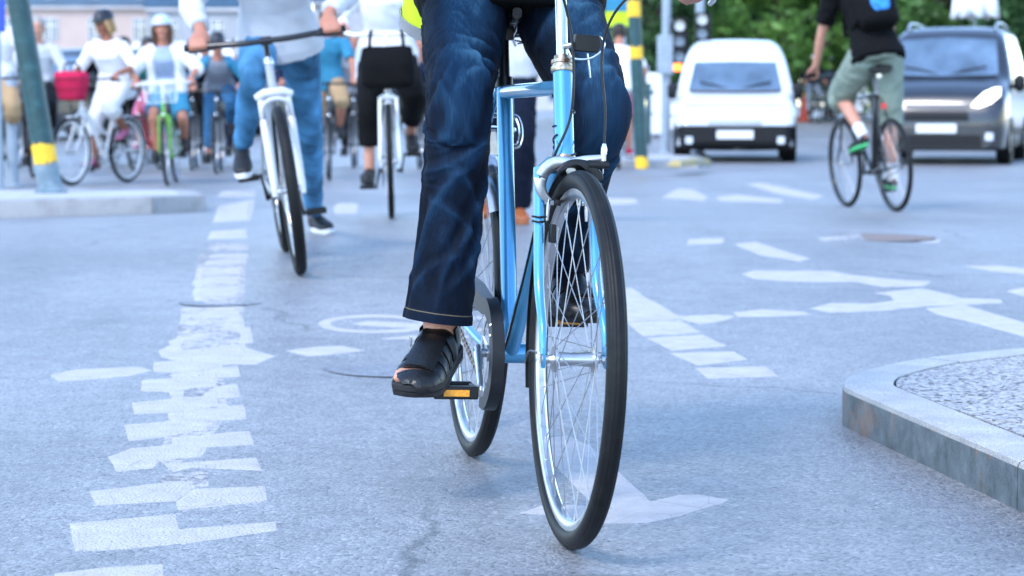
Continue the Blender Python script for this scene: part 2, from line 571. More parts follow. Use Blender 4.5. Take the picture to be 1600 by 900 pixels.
def offset_poly(pts, d):
    """closed counter-clockwise outline moved inwards by d"""
    n = len(pts)
    out = []
    for i in range(n):
        p0, p1, p2 = V3(pts[i - 1]), V3(pts[i]), V3(pts[(i + 1) % n])
        e1, e2 = unit(p1 - p0), unit(p2 - p1)
        n1, n2 = V3((-e1[1], e1[0])), V3((-e2[1], e2[0]))
        m = unit(n1 + n2)
        out.append(tuple(p1 + m * d / max(0.5, float(np.dot(m, n1)))))
    return out
def paint(parent, polys, mat_='road_paint', lift=0.0010, amp=0.35, step=8.0, name='paint_patch', tall=1.0):
    for i, pg in enumerate(polys):
        cy = sum(p[1] for p in pg) / len(pg)
        pg = [(x, cy + (y - cy) * tall) for x, y in pg]
        pts = [G(x, y) for x, y in ragged(pg, step, min(amp, 0.35), seed=int(pg[0][0] * 7 + pg[0][1]))]
        paint_sheet(parent, pts, mat_, lift + 0.00015 * (i % 5), name)

lane = thing('lane_marking', kind='structure')
blocks = [
 [(84, 896), (165, 886), (255, 881), (257, 903), (250, 930), (76, 940)],
 [(108, 818), (275, 803), (283, 849), (200, 858), (118, 862)], [(279, 827), (430, 815), (432, 829), (284, 850)],
 [(142, 768), (290, 750), (303, 760), (273, 783), (150, 790)], [(276, 784), (305, 764), (412, 760), (416, 783), (280, 797)],
 [(168, 714), (205, 700), (330, 690), (315, 714), (250, 721), (240, 732), (180, 738)], [(266, 724), (400, 715), (410, 736), (300, 731), (270, 738)],
 [(192, 665), (330, 655), (330, 671), (265, 681), (200, 688)], [(266, 684), (390, 675), (398, 694), (330, 698), (266, 697)],
 [(205, 630), (345, 618), (342, 635), (270, 643), (210, 646)], [(263, 646), (380, 634), (383, 654), (266, 660)],
 [(222, 595), (345, 587), (342, 603), (270, 611), (222, 610)], [(263, 613), (372, 601), (376, 620), (270, 628)],
 [(240, 567), (320, 560), (347, 572), (300, 583), (240, 580)], [(266, 585), (370, 573), (376, 588), (272, 596)],
 [(246, 549), (272, 540), (350, 537), (432, 556), (400, 566), (300, 567), (250, 557)],
 [(262, 533), (300, 523), (394, 525), (396, 535), (350, 539), (270, 541)],
 [(276, 520), (300, 511), (390, 512), (393, 522), (330, 525)], [(288, 508), (310, 499), (380, 499), (378, 510), (310, 511)],
 [(293, 497), (318, 487), (374, 486), (376, 497)], [(330, 481), (372, 477), (374, 484), (322, 486)],
 [(304, 462), (306, 453), (374, 451), (372, 462)], [(303, 444), (308, 436), (377, 433), (376, 443)], [(309, 430), (312, 423), (379, 420), (378, 428)],
 [(317, 415), (320, 409), (381, 406), (381, 413)], [(320, 403), (326, 399), (384, 397), (384, 402)]]
paint(lane, blocks[:7])
paint(lane, blocks[7:15], tall=1.14)
paint(lane, blocks[15:], tall=1.25)
paint(lane, [[(262, 560), (350, 556), (366, 640), (330, 700), (262, 740), (240, 720), (262, 620)], [(282, 480), (384, 478), (388, 560), (262, 566)], [(312, 398), (382, 396), (378, 470), (306, 470)], [(250, 742), (330, 734), (330, 760), (240, 770)]], 'road_paint_faded', lift=0.0002)
paint(lane, [[(326, 374), (332, 362), (384, 358), (383, 372)], [(334, 347), (344, 322), (396, 312), (390, 344)]], amp=0.8)
paint(lane, [[(318, 476), (322, 466), (376, 464), (376, 474)], [(340, 308), (350, 299), (398, 298), (396, 308)], [(328, 392), (330, 382), (384, 380), (384, 390)]], 'road_paint_faded')
dash = thing('stop_line_marking', kind='structure')
paint(dash, [[(76, 586), (120, 577), (215, 573), (240, 579), (200, 588), (90, 597)], [(446, 548), (490, 542), (535, 540), (573, 548), (510, 555), (480, 557)]])
paint(dash, [[(525, 322), (530, 318), (556, 318), (556, 334), (526, 334)]], amp=0.6)
sym = thing('bicycle_symbol_marking', kind='structure')
def ring_px(cx, cy, a, b, t, n=40, a0=0.0, a1=360.0):
    outer, inner = [], []
    for i in range(n + 1):
        an = R(a0 + (a1 - a0) * i / n)
        outer.append((cx + a * math.cos(an), cy + b * math.sin(an)))
        inner.append((cx + (a - t) * math.cos(an), cy + (b - t * 0.24) * math.sin(an)))
    return outer + inner[::-1]
def ring_patch(parent, cx, cy, a, b, t, **k):
    pts = ring_px(cx, cy, a, b, t, **k)
    h = len(pts) // 2
    o, i_ = pts[:h], pts[h:][::-1]
    rows = []
    for f, (q0, q1) in ((0.0, (o, i_)), (0.25, (o, i_)), (0.75, (o, i_)), (1.0, (o, i_))):
        rows.append([(*G(x0 + (x1 - x0) * f, y0 + (y1 - y0) * f).xy, 0) for (x0, y0), (x1, y1) in zip(q0, q1)])
    rows = [[(x, y, gz(x, y) + (0.0008 if q in (1, 2) else -0.0010)) for x, y, z in r] for q, r in enumerate(rows)]
    mb = MB()
    mb.grid(rows)
    ob = mb.build('paint_patch', 'road_paint', parent, smooth=0)
    at_ = ob.data.attributes.new('edge', 'FLOAT', 'POINT')
    n = len(rows[0])
    at_.data.foreach_set('value', np.array([0.0] * n + [1.0] * (2 * n) + [0.0] * n, dtype=np.float32))
    return ob
ring_patch(sym, 586, 506, 92, 15.5, 26)
paint(sym, [[(548, 506), (575, 501), (640, 504), (700, 512), (690, 516), (600, 510), (565, 509)], [(592, 530), (630, 525), (720, 522), (740, 527), (660, 530)]], lift=0.0010, amp=0.6)
ring_patch(sym, 740, 506, 60, 12, 22)
arrow = thing('arrow_marking', kind='structure')
def z3(pts):
    return [(780 + x / 3.0, 600 + y / 3.0) for x, y in pts]
paint(arrow, [z3([(120, 258), (330, 242), (440, 300), (560, 410), (712, 550), (840, 518), (930, 518), (1080, 540), (1050, 558), (940, 590), (850, 620), (690, 652), (480, 655), (380, 640), (240, 615), (90, 606), (190, 570), (330, 565), (410, 570), (430, 556), (235, 362)])], amp=0.5, step=9)
cross = thing('crossing_marking', kind='structure')
paint(cross, [
 [(1085, 575), (1195, 572), (1217, 588), (1105, 592)], [(1045, 552), (1147, 549), (1168, 562), (1090, 571)],
 [(1010, 528), (1098, 523), (1135, 541), (1050, 548)], [(980, 504), (1062, 500), (1094, 520), (1005, 525)],
 [(960, 470), (1000, 462), (1028, 476), (1062, 498), (980, 502), (950, 485)], [(940, 455), (985, 450), (1000, 460), (962, 468)],
 [(1060, 494), (1120, 491), (1148, 494), (1130, 501), (1095, 507), (1068, 500)], [(1146, 488), (1190, 483), (1255, 487), (1268, 492), (1200, 495), (1155, 495)],
 [(1270, 482), (1300, 474), (1360, 475), (1400, 470), (1395, 462), (1370, 458), (1440, 451), (1480, 460), (1500, 466), (1560, 468), (1562, 473), (1500, 476), (1440, 478), (1380, 485), (1300, 488)],
 [(1450, 482), (1505, 477), (1600, 505), (1680, 525), (1680, 545), (1600, 525), (1530, 505), (1470, 492)]], amp=0.9)
paint(cross, [
 [(1162, 428), (1180, 423), (1300, 424), (1330, 430), (1400, 437), (1450, 440), (1440, 447), (1380, 448), (1340, 440), (1260, 440), (1180, 436)],
 [(1150, 381), (1180, 378), (1210, 388), (1262, 404), (1250, 408), (1190, 398)], [(1035, 309), (1060, 295), (1080, 296), (1104, 307), (1098, 314), (1070, 311)],
 [(1120, 308), (1150, 304), (1222, 312), (1218, 317), (1130, 314)], [(1168, 288), (1190, 286), (1285, 306), (1270, 312), (1215, 302)],
 [(950, 310), (990, 310), (995, 318), (955, 320)], [(1080, 374), (1128, 372), (1126, 380), (1075, 382)], [(1510, 416), (1560, 415), (1640, 425), (1640, 431), (1560, 424)], [(1576, 455), (1600, 450), (1660, 452), (1660, 466), (1600, 462)]], amp=0.9)
paint(cross, [[(1280, 372), (1340, 366), (1345, 372), (1290, 376)], [(1440, 372), (1468, 374), (1465, 380), (1438, 378)]], 'road_paint_faded', amp=0.8)

# covers let into the road
def cover(name, cx, cy, a, mat_, rim, parent=None):
    c = G(cx, cy)
    root = thing(name, kind='structure', loc=(c.x, c.y, gz(c.x, c.y)))
    mb = MB()
    mb.lathe_z([(a, 0.0003), (a - 0.005, 0.0004)], (0, 0, 0), 56)
    mb.build('rim', rim, root)
    mb = MB()
    mb.lathe_z([(a * 0.72, 0.0006), (a * 0.70, 0.0008), (0.002, 0.0008)], (0, 0, 0), 56)
    mb.build('lid', mat_, root)
    mb = MB()
    mb.lathe_z([(a - 0.005, 0.0006), (a * 0.730, 0.0006)], (0, 0, 0), 56)
    mb.build('collar', mat_, root)
    return root
cover('manhole_cover', 625, 574, 0.23, 'asphalt_patch', 'asphalt_rim')
cover('drain_cover', 345, 472, 0.16, 'asphalt_patch', 'asphalt_rim')
cover('service_cover', 1362, 371, 0.34, 'rust', 'joint_dark')

# ---------------------------------------------------------------- traffic islands
def clip_convex(poly, clipper):
    """Sutherland-Hodgman, clipper counter-clockwise"""
    out = list(poly)
    for i in range(len(clipper)):
        a, b = clipper[i], clipper[(i + 1) % len(clipper)]
        def side(p):
            return (b[0] - a[0]) * (p[1] - a[1]) - (b[1] - a[1]) * (p[0] - a[0])
        inp, out = out, []
        for j in range(len(inp)):
            p, q = inp[j], inp[(j + 1) % len(inp)]
            sp, sq = side(p), side(q)
            if sp >= 0:
                out.append(p)
            if sp * sq < 0:
                t = sp / (sp - sq)
                out.append((p[0] + (q[0] - p[0]) * t, p[1] + (q[1] - p[1]) * t))
        if not out:
            return []
    return out
def island(name, outline, h, kerb_w, kerb_mat, slab_mat, slab, joints, rot=0.0, roundr=0.012, face=None):
    """kerb stones round a slab-paved refuge; outline counter-clockwise (x, y)"""
    root = thing(name, kind='structure')
    inner = offset_poly(outline, kerb_w)
    n = len(outline)
    starts = sorted(joints)
    for a, b in zip(starts, starts[1:] + [starts[0] + n]):
        rows = []
        idx = list(range(a, b + 1))
        for q, i in enumerate(idx):
            o, i_ = V3(outline[i % n]), V3(inner[i % n])
            if q == 0 or q == len(idx) - 1:            # a real joint between the stones
                nb = V3(outline[idx[1] % n] if q == 0 else outline[idx[-2] % n])
                d = unit(nb - o) * 0.002
                o, i_ = o + d, i_ + d
            w = unit(i_ - o)
            g = gz(o[0], o[1])
            prof = [(0.0, -0.05), (0.0, h - roundr), (roundr * 0.3, h - roundr * 0.3), (roundr, h), (kerb_w - 0.004, h), (kerb_w - 0.002, h - 0.004), (kerb_w - 0.002, -0.05)]
            sc = np.linalg.norm(i_ - o) / kerb_w
            rows.append([(o[0] + w[0] * t * sc, o[1] + w[1] * t * sc, g + z) for t, z in prof])
        mb = MB()
        b0 = mb.grid(rows, closed_u=True)
        k = len(rows[0])
        mb.f.append(tuple(b0 + j for j in range(k)))
        mb.f.append(tuple(b0 + (len(rows) - 1) * k + j for j in range(k)))
        mb.build('kerb_stone', kerb_mat, root, smooth=40)
    bed = MB()
    bed.poly([(p[0], p[1], gz(*p) + h - 0.02) for p in inner])
    bed.build('bedding', 'joint_dark', root, smooth=0, fix=False)
    inn = offset_poly(outline, kerb_w + 0.004)
    xs_, ys_ = [p[0] for p in inn], [p[1] for p in inn]
    c, s = math.cos(rot), math.sin(rot)
    ext = max(max(xs_) - min(xs_), max(ys_) - min(ys_))
    k = int(ext / min(slab)) + 2
    cx, cy = sum(xs_) / n, sum(ys_) / n
    for i in range(-k, k):
        for j in range(-k, k):
            x0, y0 = (i + 0.5 * (j % 2)) * slab[0], j * slab[1]
            q = [(x0, y0), (x0 + slab[0] - 0.005, y0), (x0 + slab[0] - 0.005, y0 + slab[1] - 0.005), (x0, y0 + slab[1] - 0.005)]
            q = [(cx + c * a - s * b, cy + s * a + c * b) for a, b in q]
            q = clip_convex(q, inn)
            if len(q) >= 3:
                area = 0.5 * abs(sum(q[m][0] * q[(m + 1) % len(q)][1] - q[(m + 1) % len(q)][0] * q[m][1] for m in range(len(q))))
                if area < 0.0015:
                    continue
                mb = MB()
                dz = rnd.uniform(-0.0015, 0.0015)
                mb.prism([(p[0], p[1], gz(*p) + h - 0.03) for p in q], (0, 0, 0.028 + dz))
                mb.build('paving_slab', slab_mat, root, smooth=0)
    return root

def mk_kerb():
    """pale granite top, face scraped blue-grey with rust stains running down"""
    m = bpy.data.materials.new('kerb_scraped'); m.use_nodes = True
    nt = m.node_tree
    p = nt.nodes['Principled BSDF']
    tc = nt.nodes.new('ShaderNodeTexCoord'); o = tc.outputs['Object']
    geo = nt.nodes.new('ShaderNodeNewGeometry')
    sx = nt.nodes.new('ShaderNodeSeparateXYZ'); nt.links.new(geo.outputs['True Normal'], sx.inputs[0])
    pos = nt.nodes.new('ShaderNodeSeparateXYZ'); nt.links.new(o, pos.inputs[0])
    gr = ramp(nt, N_link(nt, o, 'ShaderNodeTexNoise', Scale=230.0, Detail=4.0), [(0.32, (0.24, 0.24, 0.25)), (0.5, (0.40, 0.39, 0.38)), (0.7, (0.54, 0.53, 0.51))])
    gr = mixc(nt, 'MULTIPLY', 1.0, gr, ramp(nt, N_link(nt, o, 'ShaderNodeTexNoise', Scale=9.0, Detail=6.0), [(0.3, 0.82), (0.7, 1.08)]))
    mp = N(nt, 'ShaderNodeMapping'); mp.inputs['Scale'].default_value = (1, 1, 0.9)
    nt.links.new(o, mp.inputs['Vector'])
    scr = N_link(nt, mp.outputs[0], 'ShaderNodeTexNoise', Scale=15.0, Detail=10.0, Roughness=0.72)
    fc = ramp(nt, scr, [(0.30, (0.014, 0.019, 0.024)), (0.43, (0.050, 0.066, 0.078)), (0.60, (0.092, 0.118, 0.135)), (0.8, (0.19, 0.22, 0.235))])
    st = N_link(nt, mp.outputs[0], 'ShaderNodeTexNoise', Scale=7.0, Detail=7.0, Roughness=0.7)
    # rust: strongest at the nose of the island and along the arris
    corner = N(nt, 'ShaderNodeMapRange'); corner.inputs['From Min'].default_value = 0.90; corner.inputs['From Max'].default_value = 0.82
    nt.links.new(pos.outputs['X'], corner.inputs['Value'])
    top = N(nt, 'ShaderNodeMapRange'); top.inputs['From Min'].default_value = 0.068; top.inputs['From Max'].default_value = 0.096
    nt.links.new(pos.outputs['Z'], top.inputs['Value'])
    mxx = nt.nodes.new('ShaderNodeMath'); mxx.operation = 'MAXIMUM'
    tsc = nt.nodes.new('ShaderNodeMath'); tsc.operation = 'MULTIPLY'; nt.links.new(top.outputs[0], tsc.inputs[0]); tsc.inputs[1].default_value = 0.45
    nt.links.new(corner.outputs[0], mxx.inputs[0]); nt.links.new(tsc.outputs[0], mxx.inputs[1])
    ad = nt.nodes.new('ShaderNodeMath'); ad.operation = 'MULTIPLY_ADD'
    nt.links.new(mxx.outputs[0], ad.inputs[0]); ad.inputs[1].default_value = 0.17; nt.links.new(st, ad.inputs[2])
    rm = ramp(nt, ad.outputs[0], [(0.60, 0.0), (0.70, 1.0)])
    fc = mixc(nt, 'MIX', mixc(nt, 'MIX', 0.5, rm, 0.0), fc, (0.19, 0.095, 0.05))
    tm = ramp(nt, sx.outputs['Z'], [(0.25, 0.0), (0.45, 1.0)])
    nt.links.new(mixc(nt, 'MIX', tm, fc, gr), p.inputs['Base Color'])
    b = N(nt, 'ShaderNodeBump', Strength=0.35, Distance=0.004)
    nt.links.new(N_link(nt, o, 'ShaderNodeTexNoise', Scale=180.0, Detail=5.0), b.inputs['Height'])
    nt.links.new(b.outputs[0], p.inputs['Normal'])
    setin(p, rough=0.6)
    MATS['kerb_scraped'] = m
mk_kerb()
def mk_slab():
    """exposed-aggregate slab with open pits"""
    m = bpy.data.materials.new('pitted_slab'); m.use_nodes = True
    nt = m.node_tree
    p = nt.nodes['Principled BSDF']
    tc = nt.nodes.new('ShaderNodeTexCoord'); o = tc.outputs['Object']
    v = N(nt, 'ShaderNodeTexVoronoi', Scale=95.0); nt.links.new(o, v.inputs['Vector'])
    c = ramp(nt, v.outputs['Color'], [(0.0, (0.20, 0.20, 0.21)), (0.5, (0.36, 0.36, 0.36)), (1.0, (0.52, 0.51, 0.50))])
    hole = ramp(nt, N_link(nt, o, 'ShaderNodeTexNoise', Scale=62.0, Detail=3.0, Roughness=0.6), [(0.36, 0.16), (0.44, 1.0)])
    c = mixc(nt, 'MULTIPLY', 1.0, c, hole)
    nt.links.new(c, p.inputs['Base Color'])
    b = N(nt, 'ShaderNodeBump', Strength=1.0, Distance=0.008)
    nt.links.new(hole, b.inputs['Height']); nt.links.new(b.outputs[0], p.inputs['Normal'])
    setin(p, rough=0.8)
    MATS['pitted_slab'] = m
mk_slab()

kh = 0.100
front = [(1.192, 3.2), (1.093, 3.8), (1.010, 4.30), (0.953, 4.65), (0.895, 5.0), (0.850, 5.27)]
nose = spline([(0.850, 5.27, 0), (0.832, 5.42, 0), (0.868, 5.60, 0), (0.955, 5.76, 0), (1.13, 5.98, 0), (1.46, 6.22, 0), (1.95, 6.48, 0)], 6)
outl = front[:-1] + [(p[0], p[1]) for p in nose] + [(2.6, 6.7), (3.4, 6.75), (3.4, 3.1)]
outl = outl[::-1]                                          # counter-clockwise
no = len(outl)
j1 = [i for i, p in enumerate(outl) if abs(p[1] - 4.30) < 0.01][0]
j2 = [i for i, p in enumerate(outl) if abs(p[0] - 1.13) < 0.01 and p[1] > 5.5][0]
island('traffic_island', outl, kh, 0.13, 'kerb_scraped', 'pitted_slab', (0.50, 0.35), [0, 2, j2, j1], rot=R(62), roundr=0.014)

mat('kerb_pale', (0.34, 0.34, 0.345), 0.75, 0.2, 160, bump=0.4, bscale=200, dirt=((0.2, 0.2, 0.2), 5, 0.5, 0.8))
mat('slab_pale', (0.44, 0.44, 0.44), 0.8, 0.14, 60, bump=0.4, bscale=120)
e = [G(308, 331), G(238, 334), G(0, 341), G(-120, 344)]
b_l = [(e[3].x - 1.5, e[3].y + 0.1), (e[3].x, e[3].y), (e[2].x, e[2].y), (e[1].x, e[1].y), (e[0].x - 0.04, e[0].y), (e[0].x + 0.04, e[0].y + 0.12), (e[0].x - 0.30, e[0].y + 2.0), (e[0].x - 0.6, e[0].y + 2.4), (e[3].x - 1.5, e[0].y + 2.6)]
island('waiting_island', b_l, 0.118, 0.16, 'kerb_pale', 'slab_pale', (0.5, 0.5), [0, 3, 5, 6, 7], roundr=0.015)
s0 = G(1000, 262)
b_r = [(s0.x - 0.9, s0.y + 0.1), (s0.x + 0.75, s0.y - 0.15), (s0.x + 0.95, s0.y + 0.3), (s0.x + 0.95, s0.y + 3.5), (s0.x - 0.9, s0.y + 3.5)]
island('signal_island', b_r, 0.10, 0.14, 'kerb_pale', 'slab_pale', (0.5, 0.5), [0, 1, 2, 3, 4])
# ================================================================== bicycles
# bike space: x forward, y to the rider's left, z up, origin where the rear tyre meets the road
def bike_dims(**kw):
    D = dict(R=0.345, tr=0.0175, WB=1.04, BB=(0.43, 0.285), seat=(0.252, 0.85), headt=(0.845, 0.872), headb=(0.893, 0.705), saddle=(0.215, 1.015),
             bar='swept', barc=(0.80, 1.075), grip=(0.69, 0.285, 1.045), crank=0.17, theta=30.0, tube=0.0172, headr=0.0185,
             frame='black_paint', fork='black_paint', rimmat='alloy', guard=None, rack=None, susp=False, basket=None, chainguard=None,
             nsp=28, hero=False, post='black_paint', barmat='black_paint', stepthru=False, lamp=False, grips='black_plastic')
    D.update(kw)
    return D
def pedal_pos(D, s):
    """s=-1 right, +1 left"""
    th = R(D['theta']) + (0 if s < 0 else math.pi)
    return V3((D['BB'][0] + D['crank'] * math.cos(th), s * 0.145, D['BB'][1] - D['crank'] * math.sin(th)))
def make_wheel(root, name, cx, D, spokes_single):
    Rr, tr = D['R'], D['tr']
    c = (cx, 0, Rr)
    seg = 96 if D['hero'] else 48
    ri = Rr - 2 * tr
    mb = MB()
    w = 0.0105 if D['hero'] else 0.012
    mb.lathe_y([(ri + 0.007, w), (ri + 0.004, w - 0.002), (ri + 0.003, 0), (ri + 0.004, -w + 0.002), (ri + 0.007, -w), (ri - 0.004, -w - 0.001), (ri - 0.011, -w + 0.002), (ri - 0.014, -0.005), (ri - 0.014, 0.005), (ri - 0.011, w - 0.002), (ri - 0.004, w + 0.001)], c, seg)
    wheel = mb.build(name, D['rimmat'], root, smooth=40)
    mb = MB()
    prof = []
    n = 44 if D['hero'] else 14
    for i in range(n):
        a = R(-150) + R(300) * i / (n - 1)
        rr = tr
        if D['hero'] and abs(a) < R(62):
            rr -= 0.0009 * (1 if (i % 4) in (0,) else 0)
        prof.append((Rr - tr + rr * math.cos(a), rr * math.sin(a) * (1.0 if D['hero'] else 1.0)))
    mb.lathe_y(prof, c, seg)
    mb.build('tyre', 'rubber' if not D['hero'] else 'tread', wheel, smooth=60 if not D['hero'] else 30)
    mb = MB()
    hw = 0.036
    mb.tube([(cx, -0.062, Rr), (cx, -0.05, Rr)], 0.0085, 12)
    mb.tube([(cx, 0.05, Rr), (cx, 0.062, Rr)], 0.0085, 12)
    ys_ = [-0.05, -hw - 0.004, -hw - 0.0035, -hw + 0.002, -hw + 0.004, 0, hw - 0.004, hw - 0.002, hw + 0.0035, hw + 0.004, 0.05]
    rs_ = [0.006, 0.010, 0.024, 0.024, 0.014, 0.0115, 0.014, 0.024, 0.024, 0.010, 0.006]
    mb.tube([(cx, y, Rr) for y in ys_], rs_, 20)
    mb.build('hub', 'alloy', wheel)
    ns = D['nsp']
    rs = 0.00095 if D['hero'] else 0.0014
    rim_r = ri - 0.012
    if spokes_single:
        kinds = []
        for sd_ in (1, -1):
            for dr in (1, -1):
                mb = MB()
                ha = dr * R(72)
                a_ = (0.021 * math.cos(ha), sd_ * hw, 0.021 * math.sin(ha))
                b_ = (rim_r, sd_ * 0.002, 0)
                mb.tube([a_, b_], rs, 6)
                t = unit(V3(b_) - V3(a_))
                mb.tube([V3(b_) - t * 0.014, V3(b_)], rs * 1.9, 6)
                kinds.append(mb.mesh('spoke'))
        for i in range(ns):
            me = kinds[(i % 2) * 2 + (i // 2) % 2]
            o = link('spoke', me, 'spoke_steel', wheel)
            o.location = c
            o.rotation_euler = (0, 2 * math.pi * (i + 0.25) / ns, 0)
    else:
        mb = MB()
        for i in range(ns):
            sd_, dr = (1, -1)[i % 2], (1, -1)[(i // 2) % 2]
            an = 2 * math.pi * i / ns
            ha = an + dr * R(70)
            mb.tube([(cx + 0.021 * math.cos(ha), sd_ * hw, Rr + 0.021 * math.sin(ha)), (cx + rim_r * math.cos(an), 0, Rr + rim_r * math.sin(an))], rs, 4)
        tag(mb.build('spokes', 'spoke_steel', wheel), kind='stuff')
    return wheel
def arc_guard(cx, cz, r, a0, a1, w, n=28, drop=0.010):
    """mudguard strip between two angles (degrees, 0 = forward, 90 = up)"""
    rows = []
    for i in range(n + 1):
        a = R(a0 + (a1 - a0) * i / n)
        ca, sa = math.cos(a), math.sin(a)
        row = []
        for k in range(9):
            t = -1 + 2 * k / 8
            rr = r - drop * t * t
            row.append((cx + rr * ca, t * w, cz + rr * sa))
        for k in range(8, -1, -1):
            t = -1 + 2 * k / 8
            rr = r - drop * t * t - 0.0016
            row.append((cx + rr * ca, t * w * 0.96, cz + rr * sa))
        rows.append(row)
    mb = MB()
    b = mb.grid(rows, closed_u=True)
    k = len(rows[0])
    mb.f.append(tuple(range(b, b + k)))
    mb.f.append(tuple(range(b + n * k, b + n * k + k)))
    return mb

def make_bike(label, D, group=None, loc=(0, 0, 0), rot=(0, 0, 0)):
    root = thing('bicycle', label, 'bicycle', loc, rot, group)
    hero = D['hero']
    Rr, WB = D['R'], D['WB']
    bx, bz = D['BB']
    sx, sz = D['seat']
    hx, hz = D['headt']
    lx, lz = D['headb']
    tn = 20 if hero else 10
    ax = unit(V3((hx - lx, 0, hz - lz)))          # steering axis, upwards
    # frame
    mb = MB()
    t = D['tube']
    mb.tube([(bx, 0, bz), (sx, 0, sz)], t, tn)
    if D['stepthru']:
        mb.tube(spline([(lx - 0.01, 0, lz + 0.06), (lx - 0.25, 0, lz - 0.16), (bx + 0.12, 0, bz + 0.11), (bx, 0, bz + 0.02)], 6), t * 1.15, tn)
        mb.tube(spline([(lx - 0.01, 0, lz + 0.10), (lx - 0.22, 0, lz - 0.06), (sx + 0.14, 0, bz + 0.22), (sx + 0.08, 0, bz + 0.26)], 6), t * 0.8, tn)
    else:
        mb.tube([(sx + 0.002, 0, sz - 0.018), (hx + ax[0] * -0.03, 0, hz - 0.032)], t * 0.86, tn)
        mb.tube([(lx - ax[0] * 0.0, 0, lz + 0.035), (bx, 0, bz)], t * 0.98, tn)
    mb.tube([(bx, -0.036, bz), (bx, 0.036, bz)], 0.021, tn)
    for s in (-1, 1):
        mb.tube(spline([(sx, s * 0.012, sz - 0.012), (sx - 0.05, s * 0.026, sz - 0.10), (0.02, s * 0.062, Rr + 0.03), (0, s * 0.064, Rr)], 6), [0.0085, 0.0085, 0.0075, 0.006], 10)
        mb.tube(spline([(bx - 0.01, s * 0.020, bz), (bx - 0.12, s * 0.040, bz + 0.01), (0.05, s * 0.062, Rr - 0.006), (-0.005, s * 0.064, Rr)], 6), [0.011, 0.010, 0.008, 0.006], 10)
        mb.box((-0.004, s * 0.064, Rr - 0.006), (0.03, 0.006, 0.045))
    frame = mb.build('frame', D['frame'], root)
    mb = MB()
    mb.tube([V3((lx, 0, lz)), V3((hx, 0, hz))], D['headr'], tn + 4)
    mb.build('head_tube', D['frame'], root)
    mb = MB()
    H = V3((hx, 0, hz))
    mb.tube([H + ax * q for q in (-0.004, 0.0, 0.006, 0.0065, 0.012, 0.0125, 0.019, 0.0195, 0.028)], [0.021, 0.0225, 0.0225, 0.0195, 0.0195, 0.0215, 0.0215, 0.0165, 0.0155], 24)
    mb.build('headset', 'rusty_steel' if hero else 'steel', root)
    mb = MB()
    B_ = V3((lx, 0, lz))
    mb.tube([B_ + ax * q for q in (0.006, 0.0, -0.008, -0.014)], [0.0205, 0.022, 0.0215, 0.019], 24)
    mb.build('lower_headset_cup', 'rusty_steel' if hero else 'steel', root)
    # fork
    crown = B_ - ax * 0.022
    mb = MB()
    if D['susp']:
        cr = MB()
        cr.tube([crown + V3((0.0, -0.075, -0.0)), crown + V3((0.012, -0.04, 0.016)), crown + V3((0.012, 0.04, 0.016)), crown + V3((0.0, 0.075, -0.0))], [0.02, 0.023, 0.023, 0.02], 12)
        cr.build('fork_crown', D['fork'], root)
        for s in (-1, 1):
            a_ = crown + V3((0.002, s * 0.058, 0.0))
            e_ = V3((WB, s * 0.058, Rr))
            mb.tube([a_, a_ + (e_ - a_) * 0.25], 0.0155, 12)
            mb.tube([a_ + (e_ - a_) * 0.24, a_ + (e_ - a_) * 0.27, e_ + V3((-0.015, 0, 0.03)), e_ + V3((0, 0, -0.02))], [0.017, 0.019, 0.017, 0.013], 14)
        br = MB()
        a_ = crown + (V3((WB, 0, Rr)) - crown) * 0.16
        br.tube(spline([a_ + V3((0.02, -0.064, -0.04)), a_ + V3((0.045, -0.05, 0.035)), a_ + V3((0.05, 0, 0.055)), a_ + V3((0.045, 0.05, 0.035)), a_ + V3((0.02, 0.064, -0.04))], 5), 0.011, 8)
        br.build('fork_brace', D['fork'], root)
    else:
        fw = 0.050
        mb.tube([crown + V3((0, -fw, -0.006)), crown + V3((0, -0.03, 0.010)), crown + V3((0, 0.03, 0.010)), crown + V3((0, fw, -0.006))], [(0.012, 0.012), (0.016, 0.016), (0.016, 0.016), (0.012, 0.012)], 12)
        for s in (-1, 1):
            e_ = V3((WB, s * 0.058, Rr))
            a_ = crown + V3((0.0, s * fw, 0.004))
            mid = a_ + (e_ - a_) * 0.62 + V3((-0.024, 0, 0.0))
            pts = spline([a_, a_ + (mid - a_) * 0.5, mid, e_ + V3((-0.016, 0, 0.055)), e_ + V3((-0.002, 0, 0.008))], 7)
            mb.tube(pts, [(0.0105, 0.0135), (0.0105, 0.0135), (0.0095, 0.011), (0.0075, 0.008), (0.006, 0.006)], 14, side=(0, 1, 0))
            mb.prism([e_ + V3((-0.010, -0.0025, 0.02)), e_ + V3((0.008, -0.0025, 0.02)), e_ + V3((0.011, -0.0025, -0.004)), e_ + V3((0.006, -0.0025, -0.016)), e_ + V3((-0.007, -0.0025, -0.016)), e_ + V3((-0.012, -0.0025, -0.002))], (0, 0.005, 0))
    mb.build('fork', D['fork'], root)
    # stem and handlebar
    bcx, bcz = D['barc']
    mb = MB()
    q0 = H + ax * 0.02
    ztop = bcz - 0.012
    q1 = H + ax * ((ztop - hz) / ax[2])
    mb.tube([q0, q1], 0.0112 if hero else 0.013, 16)
    mb.tube([q1 - ax * 0.012, q1 + ax * 0.004, q1 + ax * 0.014], [0.0155, 0.016, 0.013], 16)
    mb.tube([q1, V3((bcx, 0, bcz))], [0.0135, 0.0135], 14)
    mb.tube([(bcx, -0.024, bcz), (bcx, 0.024, bcz)], 0.0185, 16)
    mb.build('stem', 'steel' if hero else D['barmat'], root)
    gx, gy, gzz = D['grip']
    mb = MB()
